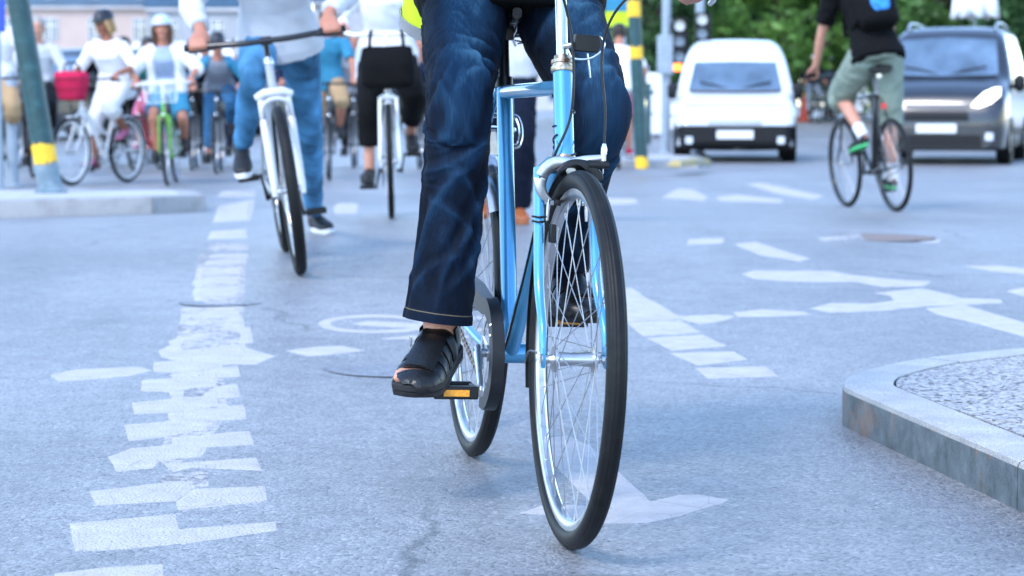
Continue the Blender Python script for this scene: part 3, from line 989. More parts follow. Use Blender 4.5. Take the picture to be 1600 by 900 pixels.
    if D['bar'] == 'flat':
        half = [(bcx, 0, bcz), (bcx, gy * 0.4, bcz), (gx, gy, gzz), (gx - 0.01, gy + 0.055, gzz)]
    else:
        half = [(bcx, 0, bcz), (bcx + 0.012, gy * 0.35, bcz), (bcx - 0.005, gy * 0.75, bcz + 0.002), (gx + 0.065, gy * 0.97, gzz + 0.006), (gx - 0.06, gy * 1.04, gzz - 0.004)]
    left = spline(half, 6)
    right = [p * V3((1, -1, 1)) for p in left]
    mb.tube(right[::-1] + left[1:], 0.0112 if hero else 0.0135, 14)
    mb.build('handlebar', 'steel' if hero else D['barmat'], root)
    gd = unit(V3(half[-1]) - V3(half[-2]))
    D['_gdir'] = gd
    for s in (-1, 1):
        mb = MB()
        c = V3((gx, gy, gzz)) if D['bar'] == 'flat' else (V3(half[-1]) + V3(half[-2])) / 2
        g0, g1 = c - gd * 0.055, V3(half[-1]) + gd * 0.004
        m_ = V3((1, s, 1))
        mb.tube([g0 * m_, (g0 + (g1 - g0) * 0.04) * m_, (g0 + (g1 - g0) * 0.5) * m_, g1 * m_], [0.0155, 0.0165, 0.0160, 0.0165], 14)
        mb.build('grip', D['grips'], root)
        mb = MB()
        l0 = (c - gd * 0.075)
        fw_ = V3((0.03, 0, -0.012)) if D['bar'] == 'flat' else V3((0.0, 0.03, -0.016))
        mb.tube([p * m_ for p in spline([l0, l0 + fw_, l0 + fw_ * 1.5 + gd * 0.05, l0 + fw_ * 1.55 + gd * 0.12], 4)], [0.009, 0.008, 0.006, 0.0055], 8)
        mb.build('brake_lever', 'alloy' if hero else 'black_plastic', root)
    # saddle
    ux, uz = D['saddle']
    mb = MB()
    up = unit(V3((sx - bx, 0, sz - bz)))
    S_ = V3((sx, 0, sz))
    mb.tube([S_ - up * 0.01, S_ + up * 0.012, S_ + up * 0.013, V3((ux, 0, uz - 0.06))], [t * 1.12, t * 1.12, 0.0135, 0.0135], 16)
    mb.box((ux, 0, uz - 0.055), (0.05, 0.04, 0.03))
    mb.build('seat_post', D['post'], root, bevel=0)
    mb = MB()
    stations = [(-0.125, 0.060, 0.018, 0.004), (-0.10, 0.085, 0.030, 0.006), (-0.05, 0.082, 0.034, 0.003), (0.0, 0.062, 0.034, 0.0), (0.05, 0.036, 0.030, 0.0), (0.10, 0.024, 0.026, -0.001), (0.145, 0.018, 0.022, -0.004), (0.158, 0.010, 0.012, -0.006)]
    mb.tube([(ux + a, 0, uz - 0.012 + d) for a, b, c, d in stations], [(b, c) for a, b, c, d in stations], 18, side=(0, 1, 0), power=2.6)
    sad = mb.build('saddle', 'black_leather', root)
    if hero:
        for s in (-1, 1):
            mb = MB()
            pts = [(ux - 0.075 + 0.016 * math.cos(a), s * 0.045 + 0.016 * math.sin(a), uz - 0.075 + 0.062 * a / (8 * math.pi)) for a in np.linspace(0, 8 * math.pi, 90)]
            mb.tube(pts, 0.0022, 6)
            mb.build('spring', 'steel', sad)
            mb = MB()
            mb.tube(spline([(ux - 0.085, s * 0.045, uz - 0.078), (ux - 0.02, s * 0.026, uz - 0.062), (ux + 0.06, s * 0.018, uz - 0.045), (ux + 0.12, s * 0.006, uz - 0.02)], 6), 0.0035, 8)
            mb.build('rail', 'steel', sad)
    # wheels
    make_wheel(root, 'rear_wheel', 0.0, D, hero)
    make_wheel(root, 'front_wheel', WB, D, hero)
    # drive train
    mb = MB()
    rc = 0.092
    yc = -0.046
    teeth = 42 if hero else 24
    prof_o = []
    for i in range(teeth * 2):
        a = 2 * math.pi * i / (teeth * 2)
        rr = rc + (0.003 if i % 2 else -0.002)
        prof_o.append((rr * math.cos(a), rr * math.sin(a)))
    rows = [[(bx + x * q, yc + dy, bz + z * q) for x, z in prof_o] for q, dy in ((0.80, 0.0015), (1.0, 0.0015), (1.0, -0.0015), (0.80, -0.0015))]
    mb.grid(rows, closed_u=True, closed_v=True)
    for k in range(5):
        a = 2 * math.pi * k / 5 + 0.3
        mb.tube([(bx, yc, bz), (bx + rc * 0.82 * math.cos(a), yc, bz + rc * 0.82 * math.sin(a))], [(0.012, 0.002), (0.007, 0.002)], 8, side=(-math.sin(a), 0, math.cos(a)))
    mb.tube([(bx, yc - 0.006, bz), (bx, yc + 0.012, bz)], 0.018, 14)
    mb.build('chainring', 'alloy', root)
    for s in (-1, 1):
        P = pedal_pos(D, s)
        mb = MB()
        ca = V3((bx, s * 0.070, bz))
        ce = V3((P[0], s * 0.090, P[2]))
        cdv = unit(ce - ca)
        sdv = np.cross(cdv, V3((0, 1, 0)))
        mb.tube([ca - cdv * 0.016, ca - cdv * 0.008, ca + cdv * 0.02, (ca + ce) / 2, ce - cdv * 0.02, ce + cdv * 0.006, ce + cdv * 0.014], [(0.010, 0.006), (0.016, 0.009), (0.014, 0.009), (0.0105, 0.0065), (0.010, 0.0065), (0.013, 0.007), (0.008, 0.005)], 14, side=sdv, power=2.6)
        mb.tube([(bx, s * 0.036, bz), (bx, s * 0.080, bz)], 0.0095, 12)
        mb.build('crank_arm', 'alloy' if hero else 'black_plastic', root)
        mb = MB()
        mb.tube([V3((P[0], s * 0.084, P[2])), V3((P[0], s * 0.19, P[2]))], 0.006, 10)
        for dx in (-0.038, 0.038):
            mb.box((P[0] + dx, s * 0.147, P[2]), (0.016, 0.090, 0.026))
        for dy in (0.106, 0.188):
            mb.box((P[0], s * dy, P[2]), (0.076, 0.012, 0.022))
        mb.box((P[0], s * 0.147, P[2]), (0.020, 0.086, 0.018))
        ped = mb.build('pedal', 'black_plastic', root, bevel=0.003 if hero else 0)
        if hero:
            for dx in (-0.047, 0.047):
                mb = MB()
                mb.box((P[0] + dx, s * 0.147, P[2]), (0.003, 0.052, 0.013))
                mb.build('reflector', 'amber', ped)
    # chain
    mb = MB()
    rr_ = 0.036
    dvec = V3((bx, 0, bz)) - V3((0, 0, Rr))
    topp = [(bx, yc, bz + rc), (0, yc, Rr + rr_)]
    lowp = [(0, yc, Rr - rr_), (bx, yc, bz - rc)]
    path = []
    for i in range(12):
        a = R(90 - 180 * i / 11)
        path.append((bx + rc * math.cos(a), yc, bz + rc * math.sin(a)))
    for i in range(7):
        a = R(-90 - 180 * i / 6)
        path.append((0 + rr_ * math.cos(a), yc, Rr + rr_ * math.sin(a)))
    if hero:
        dense = []
        n_ = len(path)
        acc = []
        for i in range(n_):
            a, b = V3(path[i]), V3(path[(i + 1) % n_])
            L_ = np.linalg.norm(b - a)
            k = max(1, int(L_ / 0.0127))
            for j in range(k):
                dense.append((a + (b - a) * j / k, unit(b - a)))
        for i, (p, t_) in enumerate(dense):
            w_ = 0.0036 if i % 2 else 0.0024
            n2 = np.cross(t_, V3((0, 1, 0)))
            for s in (-1, 1):
                b0 = len(mb.v)
                Mx = np.stack([t_, V3((0, 1, 0)), n2], 1)
                mb.box(p + V3((0, s * w_, 0)) + t_ * 0.006, (0.0145, 0.0012, 0.0075), Mx)
        tag(mb.build('chain', 'rusty_steel', root, smooth=0), kind='stuff')
    else:
        mb.tube(path, 0.004, 6, closed=True)
        mb.build('chain', 'black_plastic', root)
    # mudguards
    if D['guard']:
        gm = D['guard']
        arc_guard(0, Rr, Rr + 0.016, 40, 205, 0.026).build('rear_mudguard', gm, root)
        if not hero:
            arc_guard(WB, Rr, Rr + 0.016, 75, 215, 0.026).build('front_mudguard', gm, root)
    if D['rack']:
        rm = D['rack']
        zr = 2 * Rr + 0.060
        mb = MB()
        loop = [(0.13, -0.035, zr), (0.05, -0.062, zr), (-0.22, -0.062, zr), (-0.26, -0.035, zr), (-0.26, 0.035, zr), (-0.22, 0.062, zr), (0.05, 0.062, zr), (0.13, 0.035, zr)]
        mb.tube(spline(loop, 4, closed=True), 0.0052, 8, closed=True)
        for x_ in (0.03, -0.06, -0.15):
            mb.tube([(x_, -0.062, zr), (x_, 0.062, zr)], 0.004, 8)
        mb.tube([(0.13, 0, zr), (-0.26, 0, zr)], 0.004, 8)
        for s in (-1, 1):
            mb.tube([(-0.05, s * 0.062, zr), (-0.02, s * 0.072, Rr + 0.012)], 0.005, 8)
            mb.tube([(-0.20, s * 0.062, zr), (-0.02, s * 0.073, Rr + 0.012)], 0.0045, 8)
            mb.tube([(0.11, s * 0.04, zr), (sx - 0.045, s * 0.03, sz - 0.10)], 0.0045, 8)
        rk = mb.build('rear_rack', rm, root)
        if hero:
            mb = MB()      # spring clip of the rack, tipped up at the back of the seat tube
            lp = [(-0.02, -0.078, zr - 0.04), (-0.02, 0.0, zr - 0.04), (-0.02, 0.078, zr - 0.04), (-0.025, 0.093, zr - 0.028), (-0.035, 0.097, zr - 0.005), (-0.045, 0.093, zr + 0.018), (-0.05, 0.078, zr + 0.03), (-0.05, 0.0, zr + 0.03), (-0.05, -0.078, zr + 0.03), (-0.045, -0.093, zr + 0.018), (-0.035, -0.097, zr - 0.005), (-0.025, -0.093, zr - 0.028)]
            mb.tube(spline(lp, 5, closed=True), 0.006, 8, closed=True)
            mb.build('spring_clip', rm, rk)
            mb = MB()
            mb.prism([(0.135, -0.045, zr - 0.055), (0.135, 0.045, zr - 0.055), (0.135, 0.05, zr + 0.004), (0.135, -0.05, zr + 0.004)], (-0.003, 0, 0))
            mb.build('mounting_plate', 'steel', rk)
    if D['basket']:
        bm_ = D['basket']
        mb = MB()
        x0, x1, z0, z1 = hx + 0.06, hx + 0.32, hz - 0.02, hz + 0.20
        for z_, k in ((z1, 1.0), (z0 + 0.5 * (z1 - z0), 0.93), (z0, 0.86)):
            xm, hxw, hyw = (x0 + x1) / 2, (x1 - x0) / 2 * k, 0.17 * k
            mb.tube([(xm - hxw, -hyw, z_), (xm + hxw, -hyw, z_), (xm + hxw, hyw, z_), (xm - hxw, hyw, z_)], 0.006 if z_ == z1 else 0.003, 6, closed=True)
        for i in range(7):
            y_ = -1 + i / 3.0
            for xx, kx in ((x0, -1), (x1, 1)):
                xm = (x0 + x1) / 2
                mb.tube([(xm + kx * (x1 - x0) / 2, y_ * 0.17, z1), (xm + kx * (x1 - x0) / 2 * 0.86, y_ * 0.146, z0)], 0.0025, 5)
            mb.tube([(x0 + 0.02, y_ * 0.146, z0), (x1 - 0.02, y_ * 0.146, z0)], 0.0025, 5)
        for s in (-1, 1):
            for i in range(5):
                xm = (x0 + x1) / 2
                q = (-1 + i / 2.0) * (x1 - x0) / 2
                mb.tube([(xm + q, s * 0.17, z1), (xm + q * 0.86, s * 0.146, z0)], 0.0025, 5)
        mb.tube([(x0, 0, z0 + 0.06), (hx, 0, hz - 0.02)], 0.008, 6)
        mb.build('basket', bm_, root)
    if D['chainguard'] and not hero:
        mb = MB()
        mb.tube([(bx + 0.05, -0.062, bz + 0.08), (bx, -0.062, bz + 0.105), (0.1, -0.062, Rr + 0.05)], [(0.004, 0.03), (0.004, 0.025), (0.004, 0.015)], 8, side=(0, 1, 0))
        mb.build('chain_guard', D['chainguard'], root)
    if hero:
        hero_fittings(root, D, crown, ax, H, q1, half, gd)
    D['_root'] = root
    return root

def hero_fittings(root, D, crown, ax, H, q1, half, gd):
    bx, bz = D['BB']
    Rr, WB = D['R'], D['WB']
    # black half mudguard behind the crown
    g = arc_guard(WB, Rr, Rr + 0.014, 98, 196, 0.021)
    fg = g.build('front_mudguard', 'black_plastic', root)
    for s in (-1, 1):
        mb = MB()
        a = R(188)
        mb.tube(spline([(WB + (Rr + 0.005) * math.cos(a), s * 0.022, Rr + (Rr + 0.005) * math.sin(a)), (WB - 0.17, s * 0.05, Rr - 0.005), (WB - 0.006, s * 0.066, Rr + 0.01)], 5), 0.0022, 6)
        mb.build('stay', 'steel', fg)
    # chain guard: ring round the chainring with a bar back along the upper chain run
    mb = MB()
    yo, yi = -0.060, -0.034
    ro, ri = 0.118, 0.082
    outer, inner = [], []
    for i in range(31):
        a = R(-100 + 205 * i / 30)
        outer.append((bx + ro * math.cos(a), bz + ro * math.sin(a)))
        inner.append((bx + ri * math.cos(a), bz + ri * math.sin(a)))
    outer += [(0.28, bz + 0.135), (0.16, bz + 0.142), (0.06, bz + 0.142)]
    inner += [(0.28, bz + 0.088), (0.16, bz + 0.096), (0.06, bz + 0.104)]
    rows = [[(x, yi, z) for x, z in outer], [(x, yo, z) for x, z in outer], [(x, yo, z) for x, z in inner], [(x, yo + 0.004, z) for x, z in inner]]
    mb.grid(rows)
    rows = [[(x, yi, z) for x, z in outer], [(x - 0.003, yi, z - 0.003) for x, z in outer], [(x - 0.003, yo + 0.004, z - 0.003) for x, z in outer], [(x, yo + 0.004, z) for x, z in inner]]
    mb.grid(rows)
    cg = mb.build('chain_guard', 'dark_guard', root, smooth=30)
    for dz in (0.0, -0.022):
        mb = MB()
        a = R(42)
        mb.tube([(bx + 0.1 * math.cos(a) + 0.01, yo + 0.002, bz + 0.1 * math.sin(a) + dz), (bx + 0.1 * math.cos(a) + 0.01, yo - 0.003, bz + 0.1 * math.sin(a) + dz)], [0.006, 0.004], 12)
        mb.build('rivet', 'steel', cg)
    # side-pull brake
    c0 = crown + V3((0.030, 0, 0.002))
    mb = MB()
    mb.tube([crown + V3((-0.02, 0, 0)), c0 + V3((0.022, 0, 0))], 0.005, 10)
    mb.tube([c0 + V3((0.016, 0, 0)), c0 + V3((0.024, 0, 0))], 0.010, 6)
    arm1 = spline([c0 + V3((0, 0.004, 0.014)), c0 + V3((0.002, -0.030, 0.012)), c0 + V3((0.003, -0.052, -0.012)), c0 + V3((0.003, -0.050, -0.040)), c0 + V3((0.0, -0.036, -0.058))], 6)
    mb.tube(arm1, [(0.011, 0.006), (0.013, 0.006), (0.013, 0.006), (0.010, 0.006), (0.007, 0.006)], 12, side=(0, 0.3, 1), power=2.8)
    arm1b = spline([c0 + V3((0.006, 0.004, 0.012)), c0 + V3((0.006, 0.028, 0.020)), c0 + V3((0.006, 0.062, 0.026))], 6)
    mb.tube(arm1b, [(0.011, 0.005), (0.009, 0.005), (0.006, 0.005)], 12, side=(0, 0, 1), power=2.8)
    cal = mb.build('brake_caliper', 'alloy', root)
    mb = MB()
    arm2 = spline([c0 + V3((0.012, -0.022, -0.006)), c0 + V3((0.012, 0.004, 0.010)), c0 + V3((0.012, 0.036, 0.006)), c0 + V3((0.012, 0.054, -0.016)), c0 + V3((0.010, 0.048, -0.044)), c0 + V3((0.006, 0.036, -0.058))], 6)
    mb.tube(arm2, [(0.008, 0.005), (0.011, 0.005), (0.012, 0.005), (0.012, 0.005), (0.009, 0.005), (0.007, 0.005)], 12, side=(0, 0, 1), power=2.8)
    mb.tube([c0 + V3((0.014, 0.034, 0.012)), c0 + V3((0.014, 0.074, 0.012))], [(0.009, 0.004), (0.006, 0.004)], 10, side=(0, 0, 1))
    mb.build('caliper_arm', 'black_plastic', cal)
    for s in (-1, 1):
        mb = MB()
        p = c0 + V3((0.0, s * 0.026, -0.060))
        mb.box(p + V3((-0.004, -s * 0.006, 0)), (0.048, 0.009, 0.011))
        mb.build('brake_pad', 'rubber', cal, bevel=0.002)
        mb = MB()
        mb.tube([p + V3((0, s * 0.0, 0)), p + V3((0, s * 0.018, 0))], [0.0055, 0.0055], 10)
        mb.tube([p + V3((0.002, s * 0.010, 0.006)), p + V3((0.002, s * 0.012, -0.034))], [0.005, 0.003], 8)
        mb.build('pad_bolt', 'steel', cal)
    an = c0 + V3((0.010, 0.064, 0.026))
    mb = MB()
    mb.tube([an + V3((0, 0, -0.006)), an + V3((0, 0, 0.006)), an + V3((0, 0, 0.0065)), an + V3((0, 0, 0.016)), an + V3((0, 0, 0.026))], [0.005, 0.005, 0.0062, 0.0062, 0.0035], 12)
    mb.tube([an + V3((0, 0, -0.006)), an + V3((0, 0, -0.03))], 0.0012, 6)
    mb.build('cable_adjuster', 'steel', cal)
    # cables
    gx, gy, gzz = D['grip']
    mb = MB()
    mb.tube(spline([an + V3((0, 0, 0.022)), an + V3((-0.004, 0.000, 0.09)), an + V3((-0.012, -0.008, 0.19)), an + V3((0.0, 0.006, 0.26)), an + V3((0.0, 0.055, 0.315)), V3((gx + 0.13, gy - 0.045, gzz + 0.035)), V3((gx + 0.05, gy - 0.008, gzz + 0.01))], 8), 0.0026, 8)
    mb.build('brake_cable', 'black_plastic', root)
    mb = MB()
    tt = V3((D['headb'][0], 0, D['headb'][1]))
    mb.tube(spline([V3((gx + 0.06, -gy + 0.01, gzz + 0.01)), V3((0.86, -0.13, gzz + 0.05)), V3((0.885, -0.035, gzz - 0.01)), V3((0.885, -0.002, gzz - 0.075)), V3((0.893, 0.010, gzz - 0.16)), V3((0.905, 0.006, gzz - 0.26)), V3((0.91, -0.022, 0.715)), V3((0.875, -0.035, 0.65)), V3((0.80, -0.03, 0.585)), V3((0.62, -0.022, 0.43)), V3((0.47, -0.03, 0.275)), V3((0.3, -0.035, 0.285))], 8), 0.0026, 8)
    mb.build('brake_cable', 'black_plastic', root)
    # thin wires wound round the head tube
    Lh = np.linalg.norm(H - tt)
    for (a0, turns, f0, f1) in ((200, 0.55, 0.74, 0.50), (150, 0.5, 0.36, 0.42), (140, 0.6, 0.26, 0.10), (210, 0.6, 0.20, 0.02)):
        mb = MB()
        pts = []
        e1, e2 = V3((0, 1, 0)), np.cross(ax, V3((0, 1, 0)))
        for i in range(24):
            q = i / 23
            a = R(a0) + turns * 2 * math.pi * q
            pts.append(tt + ax * Lh * (f0 + (f1 - f0) * q) + (e1 * math.cos(a) - e2 * math.sin(a)) * 0.0208)
        mb.tube(pts, 0.0016, 6)
        mb.build('wire', 'black_plastic', root)
    for k in (0.10, 0.125):
        a_ = crown + V3((0, -0.05, 0.004))
        e_ = V3((WB, -0.058, Rr))
        p = a_ + (e_ - a_) * (k + 0.16) + V3((-0.008, 0, 0))
        mb = MB()
        mb.tube([p + V3((0.016 * math.cos(t), 0.0125 * math.sin(t), 0)) for t in np.linspace(0, 2 * math.pi, 16)[:-1]], 0.002, 6, closed=True)
        mb.build('cable_tie', 'black_plastic', root)
    mb = MB()
    mb.box(crown + V3((0.05, -0.030, -0.115)), (0.02, 0.012, 0.034))
    mb.build('dynamo_connector', 'black_plastic', root, bevel=0.002)
    # reflector box on its wire bracket in front of the stem
    c = H + ax * 0.055 + V3((0.035, 0.034, 0.0))
    mb = MB()
    mb.prism([c + V3((0, -0.022, -0.016)), c + V3((0, 0.024, -0.018)), c + V3((0, 0.030, -0.002)), c + V3((0, 0.026, 0.014)), c + V3((0, -0.020, 0.016))], (0.022, 0, 0))
    lam = mb.build('lamp_bracket', 'black_plastic', root, bevel=0.002)
    mb = MB()
    mb.tube(spline([c + V3((0.004, -0.03, -0.014)), c + V3((0.012, -0.02, -0.030)), c + V3((0.016, 0.012, -0.028)), c + V3((0.016, 0.036, -0.008)), c + V3((0.014, 0.032, 0.010)), c + V3((0.006, 0.018, 0.012))], 6), 0.0022, 6)
    mb.tube(spline([c + V3((0.012, 0.006, -0.020)), c + V3((0.013, 0.010, -0.045)), c + V3((0.012, 0.013, -0.065))], 5), 0.0016, 6)
    mb.tube([c + V3((0.0, -0.034, -0.008)), c + V3((0.010, -0.018, -0.004))], [(0.012, 0.006), (0.010, 0.006)], 10)
    mb.build('wire_loop', 'steel', lam)

def place(px_rear, px_front, lean=0.0):
    """loc, euler of a bike whose tyres touch the road at two pixels; wheelbase from the pixels"""
    a, b = G(*px_rear), G(*px_front)
    d = b - a
    yaw = math.atan2(d.y, d.x)
    return a, yaw, d.length
def pose_on_road(loc, yaw, WB, lean=0.0):
    zf = gz(loc[0] + WB * math.cos(yaw), loc[1] + WB * math.sin(yaw))
    zr = gz(loc[0], loc[1])
    return (loc[0], loc[1], zr), (R(lean), -math.atan2(zf - zr, WB), yaw)
# ================================================================== people
def voxel(mb, size, smooth=6, wrinkle=None, factor=0.5):
    """fuse overlapping tubes into one continuous skin; optional cloth wrinkles pushed along the normals"""
    me = bpy.data.meshes.new('tmp')
    me.from_pydata(mb.v, [], mb.f)
    bm = bmesh.new(); bm.from_mesh(me)
    bmesh.ops.recalc_face_normals(bm, faces=bm.faces)
    bm.to_mesh(me); bm.free()
    o = bpy.data.objects.new('tmp', me)
    COL.objects.link(o)
    m = o.modifiers.new('r', 'REMESH'); m.mode = 'VOXEL'; m.voxel_size = size
    if smooth:
        s = o.modifiers.new('s', 'SMOOTH'); s.iterations = smooth; s.factor = factor
    dg = bpy.context.evaluated_depsgraph_get()
    res = bpy.data.meshes.new_from_object(o.evaluated_get(dg))
    bpy.data.objects.remove(o, do_unlink=True)
    bpy.data.meshes.remove(me)
    if wrinkle:
        amp, sc, seed = wrinkle
        n = len(res.vertices)
        co = np.empty(n * 3); res.vertices.foreach_get('co', co); co = co.reshape(-1, 3)
        no = np.empty(n * 3); res.vertex_normals.foreach_get('vector', no); no = no.reshape(-1, 3)
        h = np.empty(n)
        for i in range(n):
            p = co[i]
            q = Vector((p[0] * sc + seed, p[1] * sc * 0.8 + p[2] * sc * 0.5, p[2] * sc * 0.55 - p[0] * sc * 0.4))
            a = mnoise.noise(q)
            b = mnoise.noise(q * 2.3 + Vector((3.1, 1.7, 9.2)))
            h[i] = (1 - 2.2 * abs(a)) * 0.8 + 0.4 * b
        co += no * (h * amp)[:, None]
        res.vertices.foreach_set('co', co.ravel())
        res.update()
    res.shade_smooth()
    res.materials.clear()
    return res
def ik(a, b, l1, l2, pole):
    a, b = V3(a), V3(b)
    d = b - a
    L_ = np.linalg.norm(d)
    mx = (l1 + l2) * 0.995
    if L_ > mx:
        k = L_ / mx
        l1, l2 = l1 * k, l2 * k
    u = d / L_
    x = (l1 * l1 - l2 * l2 + L_ * L_) / (2 * L_)
    h = math.sqrt(max(0.0, l1 * l1 - x * x))
    p = V3(pole)
    p = unit(p - u * np.dot(p, u))
    return a + u * x + p * h

def cyclist(D, lean=25, sit=0.0, torso=0.50, feet=None, hands=None, look=(1, 0, 0), pelvis=None, side=0.0, knee_out=0.12, scale=1.0, shoulder=0.175, footpitch=None, el_out=0.6):
    J = {}
    k = scale
    ux, uz = D['saddle']
    pel = V3((ux + 0.0, side, uz + 0.075 + sit)) if pelvis is None else V3(pelvis)
    la = R(lean)
    tv = V3((math.sin(la), 0, math.cos(la)))
    neck = pel + tv * torso * k
    J['pelvis'], J['neck'] = pel, neck
    J['waist'] = pel + tv * torso * k * 0.36 + V3((-0.015, 0, 0))
    J['chest'] = pel + tv * torso * k * 0.74
    hd = unit(V3(look))
    J['look'] = hd
    J['head'] = neck + unit(tv * 0.45 + V3((0, 0, 1)) * 0.55) * 0.10 * k + V3((0, 0, 0.095 * k)) + hd * 0.02
    gx, gy, gzz = D['grip']
    J['hands'] = hands if hands else {}
    for s in (-1, 1):
        J['sh', s] = neck + V3((0.0, s * shoulder * k, 0)) - tv * 0.045
        grip = V3((gx, s * gy, gzz))
        bar = True
        if s in J['hands']:
            grip, bar = J['hands'][s]
            grip = V3(grip)
        J['grip', s], J['bar', s] = grip, bar
        fd = unit(grip - J['sh', s])
        hz_ = unit(V3((fd[0], fd[1] * 0.5, fd[2] * 0.35)))
        wr = grip - hz_ * 0.085 + V3((0, 0, 0.028)) if bar else grip - fd * 0.08
        J['wr', s] = wr
        J['hd', s] = hz_ if bar else fd
        J['el', s] = ik(J['sh', s], wr, 0.29 * k, 0.255 * k, (-0.35, s * el_out, -0.55))
        J['hip', s] = pel + V3((0.01, s * 0.085 * k, -0.015))
        P = pedal_pos(D, s)
        pitch = (footpitch or {}).get(s, -12 if P[2] > D['BB'][1] else 4)
        fy = s * 6.0
        ball = P + V3((0, 0, 0.025))
        if feet and s in feet:
            ball, fy, pitch = feet[s]
            ball = V3(ball)
        f = V3((math.cos(R(fy)) * math.cos(R(pitch)), math.sin(R(fy)) * math.cos(R(pitch)), math.sin(R(pitch))))
        u = unit(V3((0, 0, 1)) - f * f[2])
        J['foot', s] = (f, u)
        ank = ball - f * 0.125 * k + u * 0.078 * k
        J['ank', s] = ank
        J['ball', s] = ball
        J['knee', s] = ik(J['hip', s], ank, 0.435 * k, 0.425 * k, (1, s * knee_out, 0.25))
    return J

def hand_mesh(mb, J, s, k=1.0):
    wr, gp, d = V3(J['wr', s]), V3(J['grip', s]), unit(J['hd', s])
    if J['bar', s]:
        ax = unit(V3(J.get(('baxis', s), (0, s, 0))))
    else:
        ax = unit(np.cross(d, (0, 0, 1)) * s)
    n = unit(np.cross(ax, d)) * (1 if np.cross(ax, d)[2] > 0 else -1)
    d = unit(np.cross(n, ax)) * (1 if np.dot(np.cross(n, ax), d) > 0 else -1)
    rb = 0.017
    kn = gp + n * (rb + 0.010) - d * 0.004
    mb.tube([wr, wr + (kn - wr) * 0.35, wr + (kn - wr) * 0.75, kn], [(0.027, 0.021), (0.034, 0.019), (0.042, 0.017), (0.040, 0.013)], 12, side=ax)
    for i, ln in enumerate((0.92, 1.0, 0.95, 0.78)):
        off = ax * (-0.033 + 0.022 * i) * (1)
        a0 = kn + off
        a1 = gp + off + d * (rb + 0.010) * ln + n * (rb * 0.75)
        a2 = gp + off + d * (rb + 0.006) * ln - n * (rb * 0.7)
        a3 = gp + off + d * 0.002 - n * (rb + 0.007)
        mb.tube([a0, a1, a2, a3], [0.0105, 0.0100, 0.0092, 0.0082], 8)
    t0 = wr + (kn - wr) * 0.35 - ax * 0.028
    mb.tube([t0, t0 * 0.4 + (gp - ax * 0.048) * 0.6 - n * 0.004, gp - ax * 0.040 + d * 0.012 - n * (rb + 0.004)], [0.014, 0.0115, 0.0095], 8)

def leg_pts(J, s):
    return [J['hip', s], J['hip', s] * 0.5 + J['knee', s] * 0.5, J['knee', s], J['knee', s] * 0.62 + J['ank', s] * 0.38, J['ank', s]]
def arm_pts(J, s):
    return [J['sh', s], J['sh', s] * 0.5 + J['el', s] * 0.5, J['el', s], J['el', s] * 0.65 + J['wr', s] * 0.35, J['wr', s]]
def cut(pts, rad, f):
    """first fraction f (0..1) of a chain with radii"""
    P = [V3(p) for p in pts]
    seg = [np.linalg.norm(P[i + 1] - P[i]) for i in range(len(P) - 1)]
    tot, acc = sum(seg) * f, 0.0
    op, orr = [P[0]], [rad[0]]
    for i, L_ in enumerate(seg):
        if acc + L_ >= tot - 1e-9:
            t = (tot - acc) / L_
            op.append(P[i] + (P[i + 1] - P[i]) * t)
            orr.append(rad[i] + (rad[i + 1] - rad[i]) * t)
            break
        op.append(P[i + 1]); orr.append(rad[i + 1])
        acc += L_
    return op, orr
def torso_tube(mb, J, grow=0.0, low=0.0, wide=1.0, bust=0.0, n=22, top=True):
    side = unit(J['sh', 1] - J['sh', -1])
    pel, wa, ch, nk = J['pelvis'], J['waist'], J['chest'], J['neck']
    up = unit(wa - pel)
    pts = [pel - up * (0.07 + low), pel, wa, ch, nk - unit(nk - ch) * 0.035, nk + unit(nk - ch) * 0.01]
    rad = [(0.150 * wide, 0.105), (0.165 * wide, 0.118), (0.138 * wide, 0.100), (0.160 * wide, 0.112 + bust), (0.150, 0.085), (0.065, 0.058)]
    rad = [(a + grow, b + grow) for a, b in rad]
    if grow > 0:
        rad[0] = (rad[0][0] + 0.038, rad[0][1] + 0.040); rad[1] = (rad[1][0] + 0.020, rad[1][1] + 0.024)
    if not top:
        pts, rad = pts[:-1], rad[:-1]
    sp = spline(pts, 5)
    mb.tube(sp, rad, n, side=side, power=2.3)

